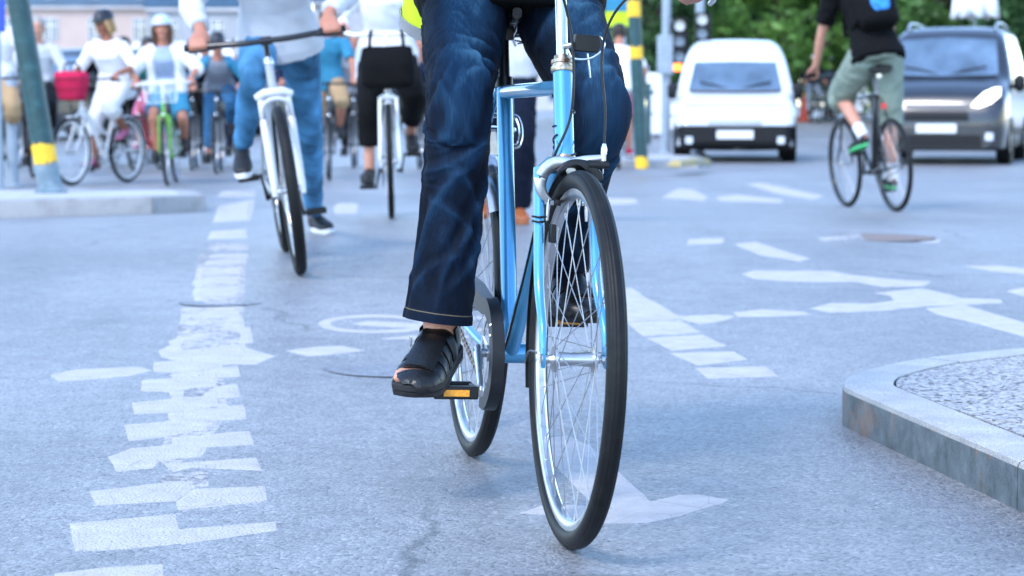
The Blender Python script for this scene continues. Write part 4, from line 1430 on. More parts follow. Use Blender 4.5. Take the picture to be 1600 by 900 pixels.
def make_shoe(root, J, s, mat_, sole_mat, k=1.0, high=False, extra=None):
    f, u = J['foot', s]
    sd_ = unit(np.cross(u, f))
    b = J['ball', s]
    heel = b - f * 0.175 * k
    P = lambda x, z: heel + f * x * k + u * z * k
    mb = MB()
    st = [(0.0, 0.045, 0.022, 0.030), (0.012, 0.048, 0.031, 0.040), (0.06, 0.055, 0.035, 0.048), (0.11, 0.050, 0.038, 0.042), (0.16, 0.040, 0.044, 0.032), (0.21, 0.034, 0.046, 0.026), (0.25, 0.028, 0.038, 0.020), (0.272, 0.024, 0.020, 0.012)]
    mb.tube(spline([P(x, z) for x, z, a, c in st], 3), [(a * k, c * k) for x, z, a, c in st], 16, side=sd_, power=2.3)
    an = J['ank', s]
    mb.tube([P(0.055, 0.05), P(0.05, 0.085), an + u * (0.045 if high else 0.012)], [(0.036, 0.046), (0.038, 0.047), (0.040, 0.044)], 14, side=sd_)
    sh = link('shoe', voxel(mb, 0.006, 4), mat_, root)
    mb = MB()
    rows = []
    for z in (-0.004, 0.0, 0.020, 0.024):
        g = 1.0 if z in (0.0, 0.020) else 0.94
        ring = []
        for i in range(28):
            a = 2 * math.pi * i / 28
            x = 0.136 + 0.142 * math.cos(a)
            w = (0.040 + 0.010 * math.cos(a)) * math.copysign(abs(math.sin(a)) ** 0.75, math.sin(a))
            ring.append(P(0.136 + (x - 0.136) * g, z) + sd_ * w * g * k)
        rows.append(ring)
    b0 = mb.grid(rows, closed_u=True)
    mb.f.append(tuple(range(b0, b0 + 28))[::-1]); mb.f.append(tuple(range(b0 + 84, b0 + 112)))
    mb.build('sole', sole_mat, sh)
    return sh

def head_mesh(mb, J, k=1.0):
    h, lk = V3(J['head']), J['look']
    sd_ = unit(np.cross((0, 0, 1), lk))
    up = unit(np.cross(lk, sd_))
    F = lambda x, y, z: h + lk * x * k + sd_ * y * k + up * z * k
    lv = [(-0.112, 0.035, 0.040, 0.045), (-0.095, 0.048, 0.052, 0.034), (-0.06, 0.060, 0.070, 0.016), (-0.02, 0.070, 0.084, 0.004), (0.03, 0.076, 0.095, -0.004), (0.07, 0.072, 0.090, -0.008), (0.10, 0.052, 0.064, -0.010), (0.116, 0.018, 0.022, -0.012)]
    mb.tube(spline([F(x, 0, z) for z, a, b, x in lv], 3), [(a * k, b * k) for z, a, b, x in lv], 20, side=sd_)
    mb.tube([F(0.082, 0, 0.012), F(0.096, 0, -0.012), F(0.106, 0, -0.034), F(0.088, 0, -0.042)], [0.009 * k, 0.011 * k, 0.016 * k, 0.012 * k], 8)
    mb.tube([F(0.078, -0.05, 0.024), F(0.093, 0, 0.026), F(0.078, 0.05, 0.024)], 0.011 * k, 8)
    mb.ball(F(0.070, 0, -0.098), (0.026 * k,) * 3, 10, 6)
    mb.tube([F(0.080, -0.022, -0.066), F(0.089, 0, -0.064), F(0.080, 0.022, -0.066)], 0.010 * k, 8)
    for s in (-1, 1):
        mb.ball(F(0.066, s * 0.040, -0.03), (0.024 * k,) * 3, 8, 6)
        mb.tube([F(-0.004, s * 0.074, 0.028), F(-0.014, s * 0.084, 0.012), F(-0.006, s * 0.082, -0.018), F(0.004, s * 0.074, -0.030)], [0.008 * k, 0.012 * k, 0.010 * k, 0.007 * k], 8)
    mb.tube([F(-0.015, 0, -0.06), V3(J['neck']) - V3((0, 0, 0.03))], [0.056 * k, 0.064 * k], 14)
    return F
def face_parts(root, F):
    for s in (-1, 1):
        mb = MB(); mb.ball(F(0.080, s * 0.032, 0.004), (0.011, 0.013, 0.008), 8, 6)
        mb.build('eye', 'eye_dark', root)
    mb = MB(); mb.tube([F(0.086, -0.024, -0.064), F(0.098, 0, -0.064), F(0.086, 0.024, -0.064)], [0.003, 0.006, 0.003], 8)
    mb.build('mouth', 'lips', root)
def hair_cap(root, F, mat_, long_=0.0, helmet=None, k=1.0, brim=False):
    if mat_:
        mb = MB()
        lv = [(-0.05 - long_, 0.060 + 0.25 * long_, 0.050, -0.055), (-0.03, 0.082, 0.070, -0.040), (0.03, 0.090, 0.095, -0.022), (0.075, 0.086, 0.098, -0.014), (0.112, 0.062, 0.074, -0.012), (0.130, 0.020, 0.024, -0.012)]
        sd_ = unit(F(0, 1, 0) - F(0, 0, 0))
        mb.tube(spline([F(x, 0, z) for z, a, b, x in lv], 3), [(a, b) for z, a, b, x in lv], 18, side=sd_)
        if long_:
            for s in (-1, 1):
                mb.tube([F(0.03, s * 0.070, 0.05), F(0.032, s * 0.090, 0.0), F(0.028, s * 0.094, -0.06), F(0.014, s * 0.078, -0.07 - long_)], [0.02, 0.024, 0.024, 0.014], 10)
        link('hair', voxel(mb, 0.009, 3, (0.004, 34, 1.3)), mat_, root)
    if helmet:
        mb = MB()
        rows = []
        for i in range(9):
            th = R(2 + 86 * i / 8)
            z, c = 0.035 + 0.115 * math.cos(th), math.sin(th)
            rows.append([F(-0.006 + 0.125 * c * math.cos(2 * math.pi * q / 28), 0.100 * c * math.sin(2 * math.pi * q / 28), z + (0.006 if (q // 2) % 2 and 1 < i < 7 else 0)) for q in range(28)])
        for i in range(8, -1, -1):
            th = R(2 + 86 * i / 8)
            z, c = 0.035 + 0.10 * math.cos(th), math.sin(th)
            rows.append([F(-0.006 + 0.110 * c * math.cos(2 * math.pi * q / 28), 0.086 * c * math.sin(2 * math.pi * q / 28), z) for q in range(28)])
        mb.grid(rows, closed_u=True)
        if brim:
            mb.tube([F(0.07, -0.085, 0.05), F(0.135, -0.05, 0.038), F(0.15, 0, 0.036), F(0.135, 0.05, 0.038), F(0.07, 0.085, 0.05)], [(0.03, 0.006)] * 5, 8, side=(0, 0, 0.01) if False else None)
        mb.build('helmet', helmet, root)

def person(label, J, S, loc=(0, 0, 0), rot=(0, 0, 0), group=None, vox=0.010):
    """S: skin, shirt, sleeve (0..1 of the arm), trousers, legs (0..1 of the leg), shoe, sole, hair, helmet ..."""
    root = thing('person', label, 'person', loc, rot, group)
    k = S.get('k', 1.0)
    mb = MB()
    torso_tube(mb, J, -0.012)
    F = head_mesh(mb, J, k)
    for s in (-1, 1):
        mb.tube(spline(arm_pts(J, s), 4), [0.052, 0.045, 0.037, 0.037, 0.026], 12)
        hand_mesh(mb, J, s)
        ft = S.get('thin', 1.0)
        mb.tube(spline(leg_pts(J, s), 4), [r_ * (1.0 if S.get('legs', 0.97) < 0.7 else 0.72) for r_ in (0.080, 0.073, 0.054, 0.053)] + [0.034], 14)
        bare = S.get('legs', 0.97) < 0.7
        if bare:
            mb.ball(J['knee', s] + V3((0.012, 0, 0)), 0.047, 10, 8)
        kn, an = J['knee', s], J['ank', s]
        back = unit(np.cross(unit(an - kn), V3((0, 1, 0))))
        back = back if back[0] < 0 else -back
        if bare: mb.tube([kn * 0.85 + an * 0.15 + back * 0.010, kn * 0.66 + an * 0.34 + back * 0.018, kn * 0.4 + an * 0.6 + back * 0.006], [0.036, 0.044, 0.030], 10)
        f, u = J['foot', s]
        b = J['ball', s]
        mb.tube([an, an - u * 0.03 + f * 0.02, b + u * 0.030 - f * 0.02, b + u * 0.020 + f * 0.04], [(0.030, 0.036), (0.032, 0.038), (0.038, 0.020), (0.034, 0.013)], 12, side=unit(np.cross(u, f)))
        mb.tube([an - u * 0.035 - f * 0.035, an], [0.028, 0.032], 10)
    link('body', voxel(mb, vox if vox < 0.009 else 0.009, 3), S['skin'], root)
    face_parts(root, F)
    hair_cap(root, F, S.get('hair'), S.get('long', 0.0), S.get('helmet'), k, S.get('brim', False))
    if S.get('trousers'):
        mb = MB()
        fl = S.get('flare', 0.0)
        side = unit(J['sh', 1] - J['sh', -1])
        up = unit(J['waist'] - J['pelvis'])
        pl = J['pelvis']
        mb.tube(spline([pl - up * 0.085, pl - up * 0.04, pl + up * 0.04, pl + up * 0.12], 4), [(0.13, 0.10), (0.172, 0.130), (0.168, 0.126), (0.150, 0.112)], 20, side=side, power=2.3)
        for s in (-1, 1):
            r0 = [0.100, 0.092, 0.070 + fl * 0.4, 0.066 + fl, 0.052 + fl]
            r0 = [r + S.get('tgrow', 0.0) for r in r0]
            p_, r_ = cut(leg_pts(J, s), r0, S.get('legs', 0.97))
            if S.get('legs', 0.97) < 0.7:
                r_ = [r + 0.016 * i / (len(r_) - 1) for i, r in enumerate(r_)]
            mb.tube(spline(p_, 4), r_, 16)
        link(S.get('tname', 'trousers'), voxel(mb, vox * 0.9, 3, (S.get('tw', 0.0075), 13, hash_(label))), S['trousers'], root)
    if S.get('shirt'):
        mb = MB()
        torso_tube(mb, J, 0.016, S.get('low', 0.02), bust=S.get('bust', 0.0))
        for s in (-1, 1):
            p_, r_ = cut(arm_pts(J, s), [0.072, 0.062, 0.054, 0.052, 0.042], S.get('sleeve', 0.45))
            if S.get('sleeve', 0.45) < 0.6:
                r_ = [r + 0.008 * i / (len(r_) - 1) for i, r in enumerate(r_)]
            q0 = J['chest'] * 0.35 + J['neck'] * 0.65 + V3((0, s * 0.06, -0.02))
            mb.tube([q0] + p_[:1], [0.075, 0.072], 12)
            mb.tube(spline(p_, 4), r_, 14)
        link(S.get('sname', 'shirt'), voxel(mb, vox * 0.9, 3, (S.get('sw', 0.0085), 11, hash_(label) + 5)), S['shirt'], root)
    if S.get('shoe'):
        for s in (-1, 1):
            make_shoe(root, J, s, S['shoe'], S.get('sole', 'shoe_white'), high=S.get('high', False))
    return root, F
def hash_(t):
    return (sum(ord(c) * (i + 1) for i, c in enumerate(t)) % 977) * 0.37

# ---------------------------------------------------------------- denim of the near rider
def mk_denim():
    m = bpy.data.materials.new('denim'); m.use_nodes = True
    nt = m.node_tree
    p = nt.nodes['Principled BSDF']
    uv = nt.nodes.new('ShaderNodeUVMap'); uv.uv_map = 'UVMap'
    L = nt.links
    mp = N(nt, 'ShaderNodeMapping'); mp.inputs['Scale'].default_value = (520, 70, 1)
    L.new(uv.outputs[0], mp.inputs['Vector'])
    fib = N_link(nt, mp.outputs[0], 'ShaderNodeTexNoise', Scale=1.0, Detail=3.0)
    mp2 = N(nt, 'ShaderNodeMapping'); mp2.inputs['Scale'].default_value = (22, 9, 1)
    L.new(uv.outputs[0], mp2.inputs['Vector'])
    blot = N_link(nt, mp2.outputs[0], 'ShaderNodeTexNoise', Scale=1.0, Detail=6.0, Roughness=0.65)
    at_ = nt.nodes.new('ShaderNodeAttribute'); at_.attribute_name = 'wear'
    # faded cloth over the thigh and on the crests of the set-in folds
    ad = nt.nodes.new('ShaderNodeMath'); ad.operation = 'MULTIPLY_ADD'
    L.new(blot, ad.inputs[0]); ad.inputs[1].default_value = 0.48; L.new(at_.outputs['Fac'], ad.inputs[2])
    ad2 = nt.nodes.new('ShaderNodeMath'); ad2.operation = 'MULTIPLY_ADD'
    L.new(fib, ad2.inputs[0]); ad2.inputs[1].default_value = 0.30; L.new(ad.outputs[0], ad2.inputs[2])
    c = ramp(nt, ad2.outputs[0], [(0.26, (0.0009, 0.0017, 0.0038)), (0.48, (0.0024, 0.0080, 0.0205)), (0.74, (0.0082, 0.0325, 0.071)), (1.0, (0.042, 0.115, 0.195))])
    # stitching: a dashed tan thread above the hem
    sp = nt.nodes.new('ShaderNodeSeparateXYZ'); L.new(uv.outputs[0], sp.inputs[0])
    d = nt.nodes.new('ShaderNodeMath'); d.operation = 'SUBTRACT'; L.new(sp.outputs['Y'], d.inputs[0]); d.inputs[1].default_value = 0.020
    ab = nt.nodes.new('ShaderNodeMath'); ab.operation = 'ABSOLUTE'; L.new(d.outputs[0], ab.inputs[0])
    lt = nt.nodes.new('ShaderNodeMath'); lt.operation = 'LESS_THAN'; L.new(ab.outputs[0], lt.inputs[0]); lt.inputs[1].default_value = 0.0010
    fr = nt.nodes.new('ShaderNodeMath'); fr.operation = 'MULTIPLY'; L.new(sp.outputs['X'], fr.inputs[0]); fr.inputs[1].default_value = 260.0
    fr2 = nt.nodes.new('ShaderNodeMath'); fr2.operation = 'FRACT'; L.new(fr.outputs[0], fr2.inputs[0])
    lt2 = nt.nodes.new('ShaderNodeMath'); lt2.operation = 'LESS_THAN'; L.new(fr2.outputs[0], lt2.inputs[0]); lt2.inputs[1].default_value = 0.7
    mu = nt.nodes.new('ShaderNodeMath'); mu.operation = 'MULTIPLY'; L.new(lt.outputs[0], mu.inputs[0]); L.new(lt2.outputs[0], mu.inputs[1])
    c = mixc(nt, 'MIX', mu.outputs[0], c, (0.16, 0.13, 0.08))
    L.new(c, p.inputs['Base Color'])
    b = N(nt, 'ShaderNodeBump', Strength=0.35, Distance=0.0015)
    L.new(fib, b.inputs['Height']); L.new(b.outputs[0], p.inputs['Normal'])
    setin(p, rough=0.8, spec=0.12)
    MATS['denim'] = m
mk_denim()

def jeans_leg(mb, UV, WEAR_SHADE, path, radii, folds, s, rows=230, cols=110, hem=True, wearc=None, seed=0):
    """one trouser leg as a swept tube with modelled folds. v is measured in metres up from the hem."""
    P = spline(path, 30)
    P = [V3(p) for p in P]
    # resample by arc length
    seg = np.array([0] + [np.linalg.norm(P[i + 1] - P[i]) for i in range(len(P) - 1)]).cumsum()
    tot = seg[-1]
    q = np.linspace(0, tot, rows)
    C = np.stack([np.interp(q, seg, np.array(P)[:, i]) for i in range(3)], 1)
    for _ in range(10):
        C[1:-1] = (C[:-2] + C[1:-1] * 2 + C[2:]) / 4
    rk = np.array(radii)
    A = np.interp(q / tot, rk[:, 0], rk[:, 1])
    B = np.interp(q / tot, rk[:, 0], rk[:, 2])
    ker = np.hanning(31); ker /= ker.sum()
    A = np.convolve(np.pad(A, 15, 'edge'), ker, 'valid'); B = np.convolve(np.pad(B, 15, 'edge'), ker, 'valid')
    T = np.gradient(C, axis=0); T /= np.linalg.norm(T, axis=1)[:, None]
    side = V3((0, s, 0))
    U = side - T * (T @ side)[:, None]; U /= np.linalg.norm(U, axis=1)[:, None]
    W = np.cross(T, U); W *= np.sign(W[:, :1] + 1e-9)      # forward
    ph = np.linspace(0, 2 * math.pi, cols, endpoint=False)     # 0 outer side, 90 front
    cosp, sinp = np.cos(ph), np.sin(ph)
    base = C[:, None, :] + U[:, None, :] * (A[:, None] * cosp)[..., None] + W[:, None, :] * (B[:, None] * sinp)[..., None]
    nrm = U[:, None, :] * (cosp / 1.0)[None, :, None] + W[:, None, :] * sinp[None, :, None]
    h = np.zeros((rows, cols))
    wear = np.zeros((rows, cols))
    rr = 0.5 * (A + B)[:, None]
    vv = (tot - q)[:, None]                    # metres above the hem
    for (phi0, v0, ang, ln, wd, amp) in folds:
        dp = (ph[None, :] - R(phi0) + math.pi) % (2 * math.pi) - math.pi
        x = dp * rr
        y = vv - v0
        ca, sa = math.cos(R(ang)), math.sin(R(ang))
        l = x * ca + y * sa
        w = -x * sa + y * ca + 0.25 * (l * l) / max(ln, 1e-3) * (1 if (phi0 + ang) % 2 < 1 else -1)
        env = np.exp(-(l / ln) ** 2)
        rdg = np.exp(-(np.abs(w) / wd) ** 1.35)
        h += amp * env * (rdg - 0.75 * np.exp(-((w - 1.9 * wd) / (wd * 1.2)) ** 2))
        wear += env * rdg * min(1.0, amp / 0.009) * 0.12
    nzv = np.empty((rows, cols))
    for i in range(0, rows):
        for j in range(cols):
            a = ph[j]
            nzv[i, j] = mnoise.noise(Vector((math.cos(a) * 1.6 + seed, math.sin(a) * 1.6, q[i] * 13))) * 0.6 + 0.4 * mnoise.noise(Vector((math.cos(a) * 4 + seed, math.sin(a) * 4, q[i] * 22)))
    h += nzv * 0.0026
    # out-seam and in-seam
    for a0 in (0.0, math.pi):
        dp = (ph[None, :] - a0 + math.pi) % (2 * math.pi) - math.pi
        h += 0.0022 * np.exp(-((dp * rr) / 0.004) ** 2) - 0.0012 * np.exp(-((np.abs(dp * rr) - 0.009) / 0.003) ** 2)
    # hem: turned-up edge a little thicker
    h += 0.0016 * (vv < 0.021) + 0.0012 * np.exp(-((vv - 0.022) / 0.003) ** 2) * -1
    pts = base + nrm * h[..., None]
    if wearc is not None:
        for (phi0, v0, sp_, sv, am) in wearc:
            dp = (ph[None, :] - R(phi0) + math.pi) % (2 * math.pi) - math.pi
            wear += am * np.exp(-(dp / R(sp_)) ** 2 - ((vv - v0) / sv) ** 2)
    wear += np.clip(h, -0.004, 0.006) * 14
    start = len(mb.v)
    rows_l = [list(pts[i]) for i in range(rows)]
    uvr = [[((ph[j]) * rr[i, 0], float(vv[i, 0])) for j in range(cols)] for i in range(rows)]
    wr_ = [list(wear[i]) for i in range(rows)]
    # inside of the hem, shade put in as darker colour
    for k, (dv, ds) in enumerate(((0.0, 0.0022), (0.012, 0.0035), (0.035, 0.004), (0.07, 0.006))):
        ii = np.argmin(np.abs(vv[:, 0] - dv)) if dv else rows - 1
        rows_l.append(list(pts[ii] - nrm[ii] * ds))
        uvr.append([(ph[j] * rr[ii, 0], 0.005) for j in range(cols)])
        wr_.append([-0.2] * cols)
    mb.grid(rows_l, closed_u=True)
    for a, b in zip(uvr, wr_):
        UV.extend(a); WEAR_SHADE.extend(b)
# ================================================================== the near cyclist
HD = bike_dims(hero=True, frame='bike_blue', fork='bike_blue', guard='steel', rack='steel', nsp=36, theta=20.0, tr=0.0185, post='black_plastic', grip=(0.69, 0.285, 1.048), barc=(0.815, 1.075))
HL, HYAW, HWB = place((736, 710), (880, 847))
HLOC, HROT = pose_on_road(HL, HYAW, HD['WB'], lean=-2.0)
hero_bike = make_bike('sky blue city bicycle with silver brake, ridden towards the viewer in front of everyone', HD, None, HLOC, HROT)

HJ = cyclist(HD, lean=24, torso=0.55, footpitch={-1: -6, 1: -30}, knee_out=0.06, shoulder=0.19,
             feet={-1: (pedal_pos(HD, -1) + V3((0.010, -0.062, 0.012)), -26, -17), 1: (pedal_pos(HD, 1) + V3((0.045, 0.014, 0.016)), 8, -14)}, pelvis=(0.165, 0.01, 1.09), scale=1.03, el_out=0.8)
HJ['knee', -1] = HJ['knee', -1] + V3((0, -0.008, 0))
for s in (-1, 1):
    HJ['baxis', s] = tuple(-HD['_gdir'] * V3((1, s, 1)))

def build_hero():
    J = HJ
    root = thing('person', 'cyclist in dark blue jeans and black sandals riding the sky blue bicycle', 'person', HLOC, HROT)
    mb = MB()
    torso_tube(mb, J, -0.012)
    F = head_mesh(mb, J)
    for s in (-1, 1):
        mb.tube(spline(arm_pts(J, s), 4), [0.052, 0.045, 0.037, 0.037, 0.026], 14)
        hand_mesh(mb, J, s)
        mb.tube(spline(leg_pts(J, s), 4), [0.070, 0.062, 0.040, 0.040, 0.034], 16)
        f, u = J['foot', s]
        sd_ = unit(np.cross(u, f))
        heel = J['ball', s] - f * 0.175
        P = lambda x, y, z: heel + f * x + sd_ * y + u * z
        mb.tube([J['ank', s] + u * 0.06, J['ank', s], P(0.05, 0, 0.055), P(0.045, 0, 0.045)], [(0.034, 0.042), (0.036, 0.045), (0.034, 0.048), (0.030, 0.044)], 16, side=sd_)
        mb.tube([P(0.02, 0, 0.045), P(0.08, 0, 0.055), P(0.13, 0, 0.050), P(0.18, 0, 0.043), P(0.215, 0, 0.036)], [(0.026, 0.024), (0.031, 0.034), (0.034, 0.028), (0.040, 0.018), (0.040, 0.012)], 16, side=sd_)
        for i in range(5):      # toes
            y = (-0.033 + 0.0165 * i) * s
            Lt = (0.224, 0.232, 0.236, 0.238, 0.244)[i]
            r = (0.0085, 0.0085, 0.009, 0.0095, 0.0125)[i]
            mb.tube([P(0.20, y * 0.95, 0.038), P(0.225, -y, 0.040) if False else P(0.225, y, 0.040), P(Lt, y, 0.035)], [r, r * 1.05, r * 0.85], 8)
    link('body', voxel(mb, 0.006, 4), 'skin_pale', root)
    face_parts(root, F)
    hair_cap(root, F, 'hair_brown', 0.0, None)
    # ---- jeans
    mb, UV, WEAR_SHADE = MB(), [], []
    rr = random.Random(11)
    side = unit(J['sh', 1] - J['sh', -1])
    for s in (-1, 1):
        hip, kn, an = J['hip', s], J['knee', s], J['ank', s]
        d = unit(an - kn)
        endp = an + d * (-0.005 if s < 0 else -0.005) + V3((0.0, s * 0.006, 0))
        path = [hip + V3((-0.01, -s * 0.012, 0.06)), hip * 0.62 + kn * 0.38 + V3((0.0, 0, 0.008)), kn + V3((-0.012, s * 0.004, 0.02)), kn * 0.84 + an * 0.16 + V3((-0.012, 0, 0)), kn * 0.45 + an * 0.55 + V3((-0.012, 0, 0)), endp + V3((-0.008, 0, 0))]
        if s < 0:
            radii = [(0, .095, .118), (.12, .096, .118), (.30, .086, .105), (.48, .066, .086), (.58, .065, .080), (.75, .064, .078), (.92, .065, .082), (1, .070, .090)]
        else:
            radii = [(0, .095, .118), (.12, .096, .118), (.30, .084, .104), (.45, .068, .090), (.58, .066, .080), (.75, .064, .078), (.92, .062, .076), (1, .064, .080)]
        kv = np.linalg.norm(endp - kn)
        folds = []
        for i in range(9):      # behind and beside the knee
            folds.append((rr.choice([20, -20, 150, 175, 200, 10, 130, 115]) + rr.uniform(-20, 20), kv + rr.uniform(-0.10, 0.10), rr.uniform(-35, 35), rr.uniform(0.035, 0.075), rr.uniform(0.007, 0.011), rr.uniform(0.005, 0.0095)))
        if s < 0:
            # long drags from the inner knee across the shin, wrinkles over the knee
            folds += [(115, kv + 0.11, 8, 0.055, 0.009, 0.008), (125, kv + 0.075, 14, 0.06, 0.009, 0.009), (120, kv + 0.045, 10, 0.05, 0.009, 0.007), (80, kv + 0.09, -6, 0.05, 0.010, 0.005),
                      (105, kv - 0.08, 38, 0.13, 0.014, 0.011), (60, kv - 0.17, 58, 0.15, 0.016, 0.010), (130, kv - 0.20, 62, 0.13, 0.014, 0.009), (35, kv - 0.05, 30, 0.07, 0.012, 0.010), (20, kv - 0.005, 15, 0.04, 0.010, 0.012), (12, kv - 0.045, -20, 0.05, 0.011, 0.011),
                      (90, 0.13, 66, 0.12, 0.013, 0.007), (40, 0.09, 50, 0.07, 0.011, 0.007), (140, 0.10, -55, 0.08, 0.011, 0.007)]
        else:
            folds += [(35, kv + 0.02, 20, 0.07, 0.013, 0.013), (10, kv - 0.045, -12, 0.06, 0.012, 0.013), (25, kv - 0.085, 25, 0.06, 0.012, 0.010), (70, kv - 0.1, -40, 0.10, 0.014, 0.010), (100, kv - 0.18, -60, 0.13, 0.014, 0.009), (60, kv + 0.1, -20, 0.08, 0.012, 0.008)]
        folds = [(a, b, c, d_, e_ * 0.85, f_ * (0.45 if min(abs((a + 180) % 360 - 180), abs(a % 360 - 180)) < 38 else 0.8)) for a, b, c, d_, e_, f_ in folds]
        for i in range(70):     # fine creases
            v_ = rr.choice([rr.gauss(kv, 0.07), rr.uniform(0.03, kv + 0.4), rr.gauss(kv + 0.3, 0.06)])
            folds.append((rr.uniform(-30, 210), v_, rr.choice([-1, 1]) * rr.uniform(5, 60), rr.uniform(0.02, 0.055), rr.uniform(0.0028, 0.0050), rr.uniform(0.0012, 0.0028)))
        for i in range(7):      # thigh
            folds.append((rr.uniform(60, 170), kv + rr.uniform(0.16, 0.42), rr.uniform(-40, 40) + (30 if s < 0 else -30), rr.uniform(0.05, 0.10), rr.uniform(0.010, 0.016), rr.uniform(0.003, 0.006)))
        for i in range(6):      # shin
            folds.append((rr.uniform(0, 180), rr.uniform(0.06, kv - 0.1), rr.choice([-1, 1]) * rr.uniform(35, 75), rr.uniform(0.05, 0.11), rr.uniform(0.009, 0.014), rr.uniform(0.004, 0.007)))
        wearc = [(85, kv + 0.24, 42, 0.17, 0.42), (88, kv + 0.02, 45, 0.10, 0.26), (70, kv - 0.22, 30, 0.14, 0.10)]
        jeans_leg(mb, UV, WEAR_SHADE, path, radii, folds, s, wearc=wearc, seed=s * 7.3)
    b0 = len(mb.v)
    up = unit(J['waist'] - J['pelvis'])
    pl = J['pelvis']
    mb.tube(spline([pl - up * 0.10, pl - up * 0.06, pl + up * 0.02, pl + up * 0.12], 5), [(0.09, 0.08), (0.150, 0.120), (0.176, 0.134), (0.160, 0.116)], 28, side=side, power=2.3)
    for i in range(b0, len(mb.v)):
        UV.append((mb.v[i][1], 0.5 + mb.v[i][2])); WEAR_SHADE.append(0.0)
    me = mb.mesh('jeans', smooth=70)
    ul = me.uv_layers.new(name='UVMap')
    li = np.empty(len(me.loops), dtype=np.int32); me.loops.foreach_get('vertex_index', li)
    ul.data.foreach_set('uv', np.array(UV, dtype=np.float32)[li].ravel())
    wa = me.attributes.new('wear', 'FLOAT', 'POINT')
    wa.data.foreach_set('value', np.array(WEAR_SHADE, dtype=np.float32))
    link('jeans', me, 'denim', root)
    # ---- black jersey under the open jacket, its front lowered to stand in for shadow
    mb = MB()
    torso_tube(mb, J, 0.024, -0.02)
    mb.tube(spline([pl + V3((0.085, 0, -0.103)), pl + V3((0.075, 0, -0.06)), pl + V3((0.05, 0, 0.0)), pl + up * 0.08], 5), [(0.19, 0.165), (0.205, 0.178), (0.20, 0.165), (0.17, 0.13)], 28, side=side, power=2.2)
    link('jersey', voxel(mb, 0.009, 3, (0.007, 11, 3.0)), 'cloth_black', root)
    # ---- lime jacket, hanging open
    def shell(t0, t1, grow0, grow1, a0, a1, nrow=16, ncol=44, th=0.004):
        pts = [pl - up * 0.120, pl - up * 0.05, J['waist'], J['chest'], J['neck'] - unit(J['neck'] - J['chest']) * 0.035, J['neck'] + unit(J['neck'] - J['chest']) * 0.03]
        rad = [(0.188, 0.150), (0.192, 0.150), (0.170, 0.130), (0.180, 0.130), (0.165, 0.100), (0.085, 0.078)]
        sp = [V3(p) for p in spline(pts, 8)]
        ra = np.array(rad)
        A, B = resample(ra[:, 0], len(sp)), resample(ra[:, 1], len(sp))
        rows = []
        for layer in (0, 1):
            ls = []
            for i in range(nrow + 1):
                t = t0 + (t1 - t0) * i / nrow
                x = t * (len(sp) - 1)
                k = max(0, min(int(x), len(sp) - 2))
                c = sp[k] + (sp[k + 1] - sp[k]) * (x - k)
                tg = unit(sp[k + 1] - sp[k])
                u_ = unit(side - tg * np.dot(side, tg)); w_ = np.cross(tg, u_)
                a_, b_ = np.interp(x, range(len(sp)), A), np.interp(x, range(len(sp)), B)
                g = grow0 + (grow1 - grow0) * i / nrow - th * layer
                row = []
                for j in range(ncol + 1):
                    an = R(a0 + (a1 - a0) * j / ncol)
                    wob = 0.007 * mnoise.noise(Vector((math.cos(an) * 5, math.sin(an) * 5, t * 7)))
                    row.append(c + u_ * (a_ + g + wob) * math.cos(an) + w_ * (b_ + g + wob) * math.sin(an))
                ls.append(row)
            rows.append(ls)
        mb = MB()
        ring = [rows[0][i] + rows[1][i][::-1] for i in range(nrow + 1)]
        b = mb.grid(ring, closed_u=True)
        k = len(ring[0])
        mb.f.append(tuple(range(b, b + k))); mb.f.append(tuple(range(b + nrow * k, b + nrow * k + k)))
        return mb
    jk = shell(0.03, 1.0, 0.03, 0.016, -52, 232, 20).build('jacket', 'cloth_lime', root, smooth=60)
    shell(-0.03, 0.075, 0.036, 0.036, -53, 233, 4).build('reflective_hem', 'cloth_reflective', jk, smooth=60)
    for s in (-1, 1):
        mb = MB()
        p_, r_ = cut(arm_pts(J, s), [0.078, 0.068, 0.060, 0.056, 0.046], 0.93)
        mb.tube([J['neck'] + V3((-0.01, s * 0.08, -0.045))] + p_[:1], [0.08, 0.078], 14)
        mb.tube(spline(p_, 5), r_, 16)
        link('sleeve', voxel(mb, 0.009, 3, (0.007, 11, 8.0 + s)), 'cloth_lime', jk)
    mb = MB()      # zip at the loose front edge
    # ---- sandals
    for s in (-1, 1):
        sandal(root, J, s)
    return root

